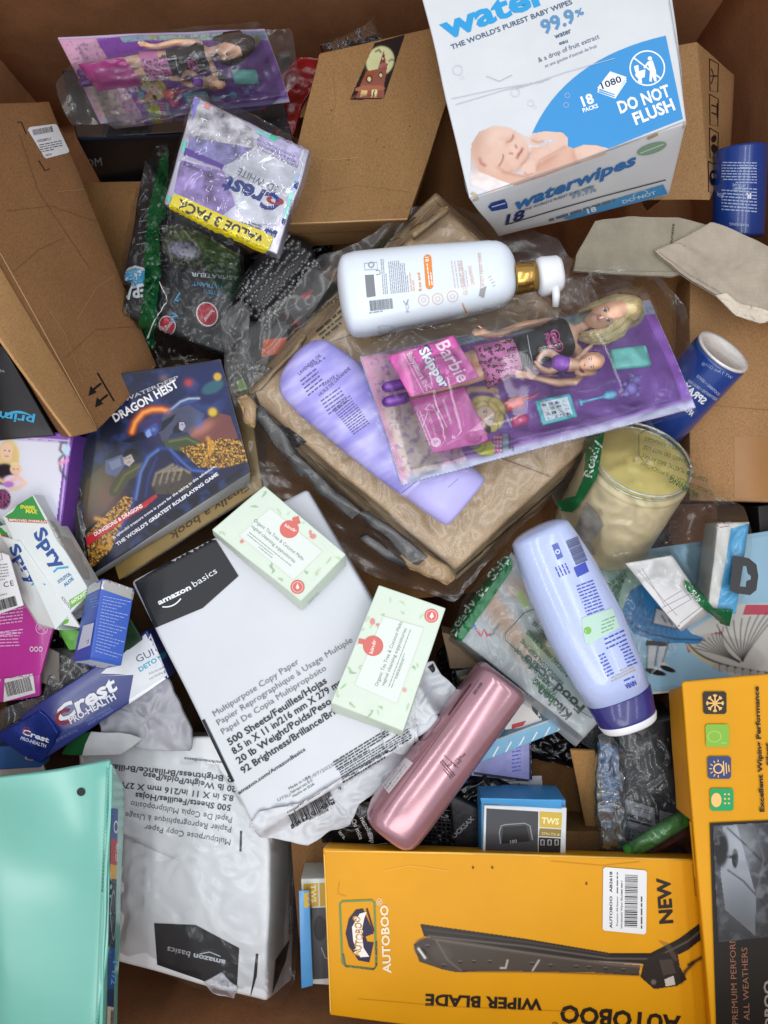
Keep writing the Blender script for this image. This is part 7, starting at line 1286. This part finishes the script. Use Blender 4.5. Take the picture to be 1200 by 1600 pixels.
V = []; Fc = []; rr = random.Random(4)
for i in range(30):
    for j in range(11):
        a = W(388, 488, .352).lerp(W(470, 392, .357), (i + (j % 2) * .5 + rr.uniform(-.3, .3)) / 29.5); l = (W(470, 392, .35) - W(388, 488, .35)).normalized().cross(Vector((0, 0, 1))); an = math.pi * (j + .5 + rr.uniform(-.25, .25)) / 11
        c = a + l * math.cos(an) * .026 + Vector((0, 0, 1)) * math.sin(an) * .0195; n_ = (l * math.cos(an) + Vector((0, 0, 1)) * math.sin(an)); t1 = n_.cross(Vector((.3, .7, .2))).normalized(); t2 = n_.cross(t1); o = len(V); R0 = .0030 * rr.uniform(.8, 1.1)
        V.append(c + n_ * .003)
        for rg, (rf, hf) in enumerate(((.6, .8), (1, 0))):
            for k in range(8): b = 2 * math.pi * k / 8; V.append(c + (t1 * math.cos(b) + t2 * math.sin(b)) * R0 * rf + n_ * .003 * hf)
        for k in range(8): k2 = (k + 1) % 8; Fc += [(o, o + 1 + k, o + 1 + k2), (o + 1 + k, o + 9 + k, o + 9 + k2, o + 1 + k2)]
bo = t.mesh('bubbles', V, Fc, film_mat('#a0a1a8', .08, .10, 20, .2, 'bubble_skin', .12), True, False); bo['kind'] = 'stuff'
# dark boxes with red, orange strip behind the parcel
t = Thing('black_box', 'black box with red marks beside the bubble wrapped roll', 'box', W(460, 470, .3)); hexa(t, 'box_body', [(440, 470, .36), (490, 415, .37), (520, 440, .37), (470, 520, .36)], .05, m=mat('#1b1c20', .35, var=.1), amp=.001); p = Print(t, 'red_marks', mx=6); p.poly([(470, 460), (490, 452), (484, 466), (474, 470)], '#8f2430'); p.poly([(448, 504), (470, 500), (466, 507), (450, 508)], '#8f2430'); [p.lines((452, 480 + k * 6), (478, 466 + k * 6), 1, 4, '#6a6a70', 1.4, sd=k) for k in range(2)]; p.done()
t = Thing('black_box', 'flat black box with an orange strip under the edge of the kraft parcel bag', 'box', W(420, 540, .3)); hexa(t, 'box_body', [(378, 500, .35), (450, 500, .35), (455, 590, .35), (376, 600, .35)], .05, m=mat('#232428', .4, var=.1), amp=.001); p = Print(t, 'orange_strip', mx=8); p.poly([(412, 531), (448, 527), (444, 552), (408, 558)], '#d8571c'); p.poly([(400, 565), (420, 556), (418, 572), (398, 590)], '#8a8484'); p.done()
crumple('black plastic bag deep in the gap above the orange strip box', [(380, 470), (440, 480), (520, 400), (520, 360), (440, 380), (380, 400)], .31, blkpoly, .01, sd=41, th=.002)
crumple('clear crumpled film piece between the game book and the kraft parcel', [(345, 500), (372, 470), (392, 480), (385, 560), (420, 600), (440, 580), (450, 600), (400, 625), (372, 640), (360, 628), (352, 590)], .405, film_mat('#dfe2e0', .12, .1, 36, 1), .01, sd=43)
t = Thing('lime_tag', 'tiny lime green tag inside the clear film beside the game book', 'tag', W(375, 603, .38)); hexa(t, 'tag_sheet', [(368, 596, .40), (380, 590, .40), (386, 606, .40), (374, 614, .40)], .0015, m=mat('#8fbf4a', .4, var=.1), amp=.001)
crumple('dark smoky bag tip behind the kraft box with the house sticker', [(500, 70), (545, 52), (582, 28), (600, 60), (590, 72), (530, 84), (505, 84)], .34, film_mat('#5a4a40', .05, .1, 30, 1, 'dark_film', .05), .01, sd=45)
# ---------------------------------------------------------------- lower middle odds and ends
t = Thing('earbud_box', 'blue and grey boxed earbuds with a yellow panel above the orange wiper box', 'earbud box', W(820, 1290, .38)); eb = t
def earbud(t, top, th):
    hexa(t, 'carton_body', top, th, m=mat('#4a94cc', .4, var=.04), amp=.0006)
earbud(t, [(752, 1248, .415), (884, 1250, .415), (884, 1350, .415), (752, 1350, .415)], .04)
hexa(t, 'front_sleeve', [(756, 1258, .420), (886, 1262, .420), (884, 1355, .420), (754, 1355, .420)], .004, m=mat('#d4d8da', .4), amp=.0004)
hexa(t, 'blue_flap', [(750, 1248, .426), (878, 1250, .426), (878, 1264, .422), (752, 1256, .422)], .0015, m=mat('#4a9ad4', .4), amp=.0006)
p = Print(t, 'front_print', mx=8); p.poly([(760, 1263), (841, 1268), (840, 1340), (758, 1340)], '#3c3d42'); p.poly([(843, 1268), (878, 1270), (877, 1294), (843, 1292)], '#c9a83a'); p.text('TWS', (846, 1286), (873, 1288), 9, '#e9dfae', 2); p.poly([(843, 1294), (877, 1296), (876, 1308), (842, 1306)], '#8a7434'); p.text('STN-TX-8', (846, 1304), (874, 1306), 4, '#d6c68a', 1); p.poly([(842, 1308), (876, 1310), (875, 1340), (841, 1340)], '#26262a')
for k in range(3): p.line([(845 + k * 11, 1312), (850 + k * 11, 1312), (850 + k * 11, 1320), (845 + k * 11, 1320), (845 + k * 11, 1312)], 1, '#cfcfcf')
p.line([(782, 1318), (780, 1300), (783, 1290), (790, 1288), (820, 1286), (828, 1290), (832, 1312)], 1.6, '#8a8c90'); p.poly([(786, 1292), (822, 1290), (828, 1314), (784, 1318)], '#17171a'); p.text('100', (796, 1318), (808, 1316), 5, '#aaa'); p.done()
t = Thing('earbud_box', 'blue edged earbud box between the bagged ream and the orange wiper box', 'earbud box', W(490, 1450, .38)); hexa(t, 'carton_body', [(470, 1374, .405), (520, 1372, .405), (520, 1540, .405), (484, 1538, .405)], .04, m=mat('#ccd0cc', .4), amp=.0005)
hexa(t, 'blue_flap', [(467, 1392, .418), (483, 1391, .416), (489, 1540, .416), (471, 1545, .418)], .0015, m=mat('#4a92cc', .35, coat=.3), amp=.0006)
p = Print(t, 'front_print', mx=8); p.poly([(474, 1381), (497, 1380), (498, 1416), (475, 1418)], '#c2a23a'); p.poly([(499, 1380), (520, 1379), (520, 1415), (500, 1416)], '#bb9a34'); p.text('TWS', (486, 1382), (487, 1410), 7, '#e9dfae', 2); p.poly([(484, 1419), (520, 1417), (520, 1528), (489, 1530)], '#4a4b4f'); p.ell((500, 1450), 10, 20, '#2c2c30'); p.line([(502, 1480), (508, 1496), (520, 1500)], 1.6, '#9a9a9e'); p.done()
t = Thing('striped_box', 'long light blue box with white stripes crossing under the pink bottle', 'box', W(820, 1150, .35)); hexa(t, 'box_body', [(745, 1168, .39), (882, 1118, .39), (893, 1135, .385), (750, 1192, .385)], .03, m=mat('#7fb0cc', .4), amp=.0006); p = Print(t, 'stripes', mx=7)
for k in range(6): x = 770 + k * 20; y = 1174 - k * 7.6; p.line([(x, y + 8), (x + 9, y - 8)], 2.2, '#dfe8ec'); p.poly([(x + 2, y + 10), (x + 11, y + 6), (x + 12, y + 10), (x + 3, y + 14)], '#1d2b3a')
p.line([(746, 1167), (882, 1117)], 2, '#e4e6e6'); p.done()
t = Thing('violet_carton', 'small dark-edged violet carton with blue small print beside the pink bottle', 'carton', W(780, 1200, .35)); hexa(t, 'carton_body', [(752, 1172, .375), (830, 1158, .375), (832, 1222, .375), (735, 1212, .375)], .03, m=mat('#8c8cc0', .4, var=.15, vscale=30), amp=.0006); p = Print(t, 'carton_print', mx=6); p.line([(829, 1158), (829, 1222)], 4, '#1c1c2a'); p.line([(740, 1208), (828, 1220)], 4, '#22222c'); [p.lines((800, 1170 + k * 6), (823, 1166 + k * 6), 1, 4, '#4a5ab0', 2, sd=k) for k in range(7)]; p.done()
t = Thing('wipe_packet', 'little packet with blue stripes and a red corner behind the pink bottle cap', 'packet', W(810, 1110, .36)); hexa(t, 'packet_body', [(795, 1060, .385), (840, 1100, .385), (850, 1130, .385), (790, 1140, .385)], .01, m=mat('#c9c4c0', .45, var=.1), amp=.003); p = Print(t, 'packet_print', mx=7); p.poly([(828, 1090), (850, 1110), (848, 1128), (832, 1110)], '#1d1d22'); p.poly([(842, 1098), (858, 1112), (850, 1122)], '#c9962c'); p.poly([(800, 1132), (822, 1126), (812, 1142), (798, 1146)], '#a8242c'); p.done()
t = Thing('shipping_slip', 'crumpled white shipping slip with a barcode poking from the black bags', 'paper slip', W(820, 1235, .34)); hexa(t, 'slip_sheet', [(770, 1214, .37), (846, 1212, .37), (850, 1240, .366), (790, 1246, .366)], .001, m=mat('#a8aaae', .5), amp=.003, fr=30); p = Print(t, 'slip_print', mx=6); p.bars((818, 1244), (842, 1238), 10, sd=3); p.lines((782, 1222), (812, 1220), 3, 5, '#555', 1.6); p.done()
crumple('shiny black plastic sock bag between the pink bottle and the earbud box', [(700, 1225), (760, 1205), (800, 1225), (850, 1230), (852, 1250), (760, 1262), (758, 1330), (690, 1335), (650, 1320), (660, 1270)], .375, blkpoly, .008, sd=51, th=.002, name='sock_bag')
p = Print(Thing('name_strip', 'small black fabric strip with white lettering beside the earbud box', 'label strip', W(725, 1300, .37)), 'x') if 0 else None
t = Thing('black_sock_pack', 'black fabric sock pack with white lettering beside the earbud box', 'sock pack', W(720, 1295, .36)); hexa(t, 'pack_body', [(700, 1240, .388), (752, 1262, .388), (752, 1335, .388), (712, 1330, .388)], .02, m=mat('#17181d', .5, bump=.4, bscale=90), amp=.003, fr=25, r=.004); p = Print(t, 'lettering', mx=5); p.text('SOCKSAX', (706, 1314), (741, 1280), 7, '#8f9298', 2); p.done()
# wire mesh
t = Thing('wire_mesh', 'piece of black wire mesh over white paper beside the pink bottle', 'wire mesh', W(680, 1310, .35)); hexa(t, 'paper_back', [(655, 1292, .375), (700, 1270, .375), (730, 1330, .375), (640, 1335, .375)], .003, m=mat('#a9a9ab', .6, bump=.4), amp=.002)
V = []; Fc = []
def bar(a, b, r=.0006):
    d = (b - a).normalized(); l = d.cross(Vector((0, 0, 1))).normalized() * r; u = Vector((0, 0, r)); o = len(V)
    for e in (a, b): V.extend([e + l + u, e - l + u, e - l - u, e + l - u])
    for k in range(4): Fc.append((o + k, o + (k + 1) % 4, o + 4 + (k + 1) % 4, o + 4 + k))
for k in range(12): bar(W(648 + k * 7, 1270 + k * 1.5, .381), W(642 + k * 8, 1340, .381)); bar(W(640, 1276 + k * 6, .382), W(732, 1282 + k * 6, .382))
g_ = t.mesh('wires', V, Fc, mat('#17171a', .4), False, False); g_['kind'] = 'stuff'
t = Thing('black_mailer', 'black plastic mailer with white lettering between the ream and the orange wiper box', 'mailer', W(545, 1295, .36)); drape(t, 'mailer_skin', [(500, 1302), (530, 1275), (560, 1250), (600, 1250), (620, 1318), (560, 1322), (505, 1318)], [], blkpoly, zmiss=.395, amp=.003, K=60, Rn=12, th=.003, sd=61)
p = Print(t, 'lettering', mx=5); p.text('Química', (549, 1281), (562, 1312), 7, '#d9dadc', 1); p.text('nezolato', (562, 1278), (580, 1312), 7, '#d9dadc', 1); p.text('Esp', (574, 1302), (580, 1318), 7, '#d9dadc', 1); p.text('iera.', (528, 1300), (538, 1312), 6, '#d9dadc', 1); p.done()
t = Thing('black_label_pack', 'black bagged pack with white multilingual warning labels beside the orange flap', 'bagged pack', W(1000, 1250, .34)); bl_ = t
hexa(t, 'pack_body', [(958, 1130, .385), (1060, 1120, .39), (1080, 1340, .385), (962, 1335, .38)], .05, m=mat('#15161a', .35, var=.2, bump=.5, bscale=30), amp=.006, fr=16, r=.006)
p = Print(t, 'warning_labels', mx=7, base=.0008)
for q in ([(970, 1246), (1022, 1262), (1024, 1290), (970, 1276)], [(1030, 1266), (1055, 1272), (1054, 1292), (1030, 1286)], [(968, 1278), (1022, 1294), (1020, 1306), (990, 1312), (968, 1306)], [(967, 1308), (1000, 1316), (990, 1330), (967, 1330)]): p.poly(q, mat('#a9abae', .45, var=.05))
p.text('¡PROBLEMAS?', (1020, 1281), (972, 1268), 6, '#2c2d31', 2, up=(.1, 1)); p.text('ÉPROUVEZ', (1008, 1300), (970, 1290), 6, '#2c2d31', 2, up=(.1, 1)); p.text('DIFFICULTÉS?', (1014, 1308), (972, 1299), 5, '#2c2d31', 2, up=(.1, 1)); p.text('EN CHINA', (1052, 1283), (1033, 1279), 5, '#2c2d31', 1, up=(.1, 1)); [p.lines((1016 - k, 1270 - k * 4), (974, 1260 - k * 4), 1, 3, '#5a5b60', 1.2, sd=k) for k in range(2)]; p.done()
crumple('clear film with a blue tint between the brown flap and the black label pack', [(935, 1150), (955, 1140), (975, 1180), (985, 1330), (940, 1335), (928, 1260), (930, 1190)], .40, film_mat('#9fc0d2', .12, .1, 22, .8, 'blue_film', .06), .006, sd=53)
t = Thing('blue_sheet', 'bright blue plastic sheet edge beside the brown flap', 'plastic sheet', W(955, 1210, .36)); hexa(t, 'sheet', [(934, 1160, .392), (966, 1165, .392), (970, 1240, .385), (945, 1330, .36)], .0015, m=mat('#2f86b8', .35, var=.15), amp=.003)
t = Thing('green_tube', 'green marker tube with a thin red line in clear film above the orange wiper box', 'tube', W(1020, 1310, .38)); tube(t, 'tube_body', [W(976, 1336, .405), W(980, 1333, .405), W(1020, 1308, .408), W(1072, 1276, .41)], [.002, .0075, .008, .008], mat('#3f9a3c', .25, var=.06, coat=.5), 20)
tube(t, 'red_rod', [W(1010, 1338, .40), W(1074, 1300, .402)], .0025, mat('#8a2a34', .35), 10)
crumple('glossy clear film over the black label pack and green tube', [(962, 1130), (1000, 1140), (1045, 1140), (1070, 1250), (1078, 1338), (1030, 1342), (975, 1340), (965, 1260)], .41, film_mat('#e6e8ea', .03, .08, 24, 1, 'bag_film', .04), .006, targets=bl_.b + t.b, sd=57, K=110, Rn=28)
t = Thing('black_box', 'very dark box beyond the box with the black hang tab', 'box', W(1190, 900, .3)); hexa(t, 'box_body', [(1185, 790, .36), (1260, 780, .36), (1260, 1060, .36), (1200, 1050, .36)], .1, m=mat('#1c1a1a', .5), amp=.001)
crumple('black plastic bag low beside the kitchen scale box and white and blue bottle', [(700, 1000), (745, 1040), (760, 1060), (830, 1110), (930, 1180), (930, 1160), (960, 1140), (900, 1200), (800, 1180), (700, 1090), (680, 1020)], .335, blkpoly, .012, sd=59, th=.002)
t = Thing('brown_pouch', 'brown paper pouch end beneath the kitchen scale box', 'pouch', W(730, 1030, .33)); hexa(t, 'pouch_body', [(690, 985, .39), (712, 992, .39), (775, 1045, .385), (700, 1045, .385)], .02, m=mat('#7a634c', .7, kind='card'), amp=.004)
t = Thing('game_card', 'dark card with yellow detail behind the cap of the pink bottle', 'card', W(740, 1050, .36)); hexa(t, 'card_sheet', [(710, 1048, .392), (760, 1040, .392), (775, 1060, .392), (728, 1090, .392)], .002, m=mat('#23262c', .4, var=.2, vscale=50)); p = Print(t, 'card_print', mx=6); p.poly([(714, 1058), (736, 1053), (735, 1058), (715, 1063)], '#7f7a3a'); p.done()
# ---------------------------------------------------------------- bags round the parcel and the two play sets
bag = Thing('clear_bag', 'large clear poly bag around the crumpled kraft parcel', 'plastic bag', W(690, 620, .36)); pbag = bag
drape(bag, 'film', [(500, 400), (560, 380), (600, 350), (640, 328), (690, 308), (740, 335), (800, 345), (870, 375), (910, 425), (960, 520), (1020, 600), (1010, 640), (940, 690), (895, 745), (830, 810), (760, 880), (722, 930), (712, 940), (690, 935), (640, 915), (590, 905), (520, 870), (460, 820), (400, 775), (352, 745), (362, 690), (350, 620), (362, 560), (400, 500), (460, 450)], kp.b, film_mat('#f8f6f2', .03, .13, 9, .6, 'parcel_film', .03, fr_=.6), off=.0025, amp=.0024, zmiss=.385, K=260, Rn=70, it=8, sd=71, fq=36, jit=5, folds=26)
p = Print(bag, 'warning_text', mx=7, base=.0006); wk = '#4c4a34'
p.text('PAC5000S', (572, 402), (622, 364), 8, wk, 0, up=(.75, .7) if 0 else None); p.text('ESTA BOLSA', (566, 412), (618, 390), 6, wk, 1); p.line([(562, 392), (625, 372), (632, 380), (580, 418), (562, 404)], 1.1, wk); p.text('NO ES UN JUGUETE', (480, 500), (560, 450), 6, wk, 1); p.line([(590, 388), (650, 340)], 2.4, wk); p.lines((495, 520), (545, 478), 3, 7, wk, 3)
p.done()
DB = dp.b + doll.b
for a_ in acc: DB = DB + a_.b
bag = Thing('clear_bag', 'clear bag around the blonde doll play set', 'plastic bag', W(840, 600, .47))
drape(bag, 'film', [(560, 548), (620, 515), (700, 500), (760, 478), (830, 455), (900, 430), (970, 412), (1030, 430), (1072, 480), (1090, 560), (1080, 620), (1092, 645), (980, 672), (860, 705), (740, 735), (640, 760), (612, 740), (590, 670), (570, 600)], DB, film_mat('#fdfdfe', .008, .07, 14, .6, 'pack_film', .01, fr_=.9), off=.002, amp=.006, zmiss=.47, K=180, Rn=46, it=30, sd=75, fq=34, folds=16)
D2 = []
for ch in COL.objects:
    if ch.parent is None and 'dark-haired doll' in str(ch.get('label', '')): D2 += tree_of(ch, M2)
bag = Thing('clear_bag', 'clear bag around the dark-haired doll play set by the carton wall', 'plastic bag', W(280, 110, .37))
drape(bag, 'film', [(88, 130), (110, 100), (200, 82), (300, 62), (400, 46), (455, 44), (462, 90), (470, 122), (445, 150), (380, 158), (300, 178), (200, 195), (110, 195), (96, 165)], D2 or gb.b, film_mat('#eeeef0', .04, .08, 18, .9, 'upper_bag_film', .03, fr_=.9), off=.003, amp=.005, zmiss=.37, K=130, Rn=34, it=20, folds=12, sd=79, fq=22)
bag = Thing('clear_bag', 'clear shrink wrap around the silver toothpaste three pack', 'plastic bag', W(370, 275, .42))
drape(bag, 'film', [(300, 142), (320, 146), (400, 180), (488, 230), (482, 260), (455, 350), (432, 405), (420, 402), (340, 370), (253, 328), (255, 300), (280, 220)], c3.b, film_mat('#fafafc', .02, .05, 14, .5, 'shrink_film', .03), off=.001, amp=.002, zmiss=.41, K=120, Rn=30, it=4, sd=81, fq=24, jit=1)
bpy.context.view_layer.update()
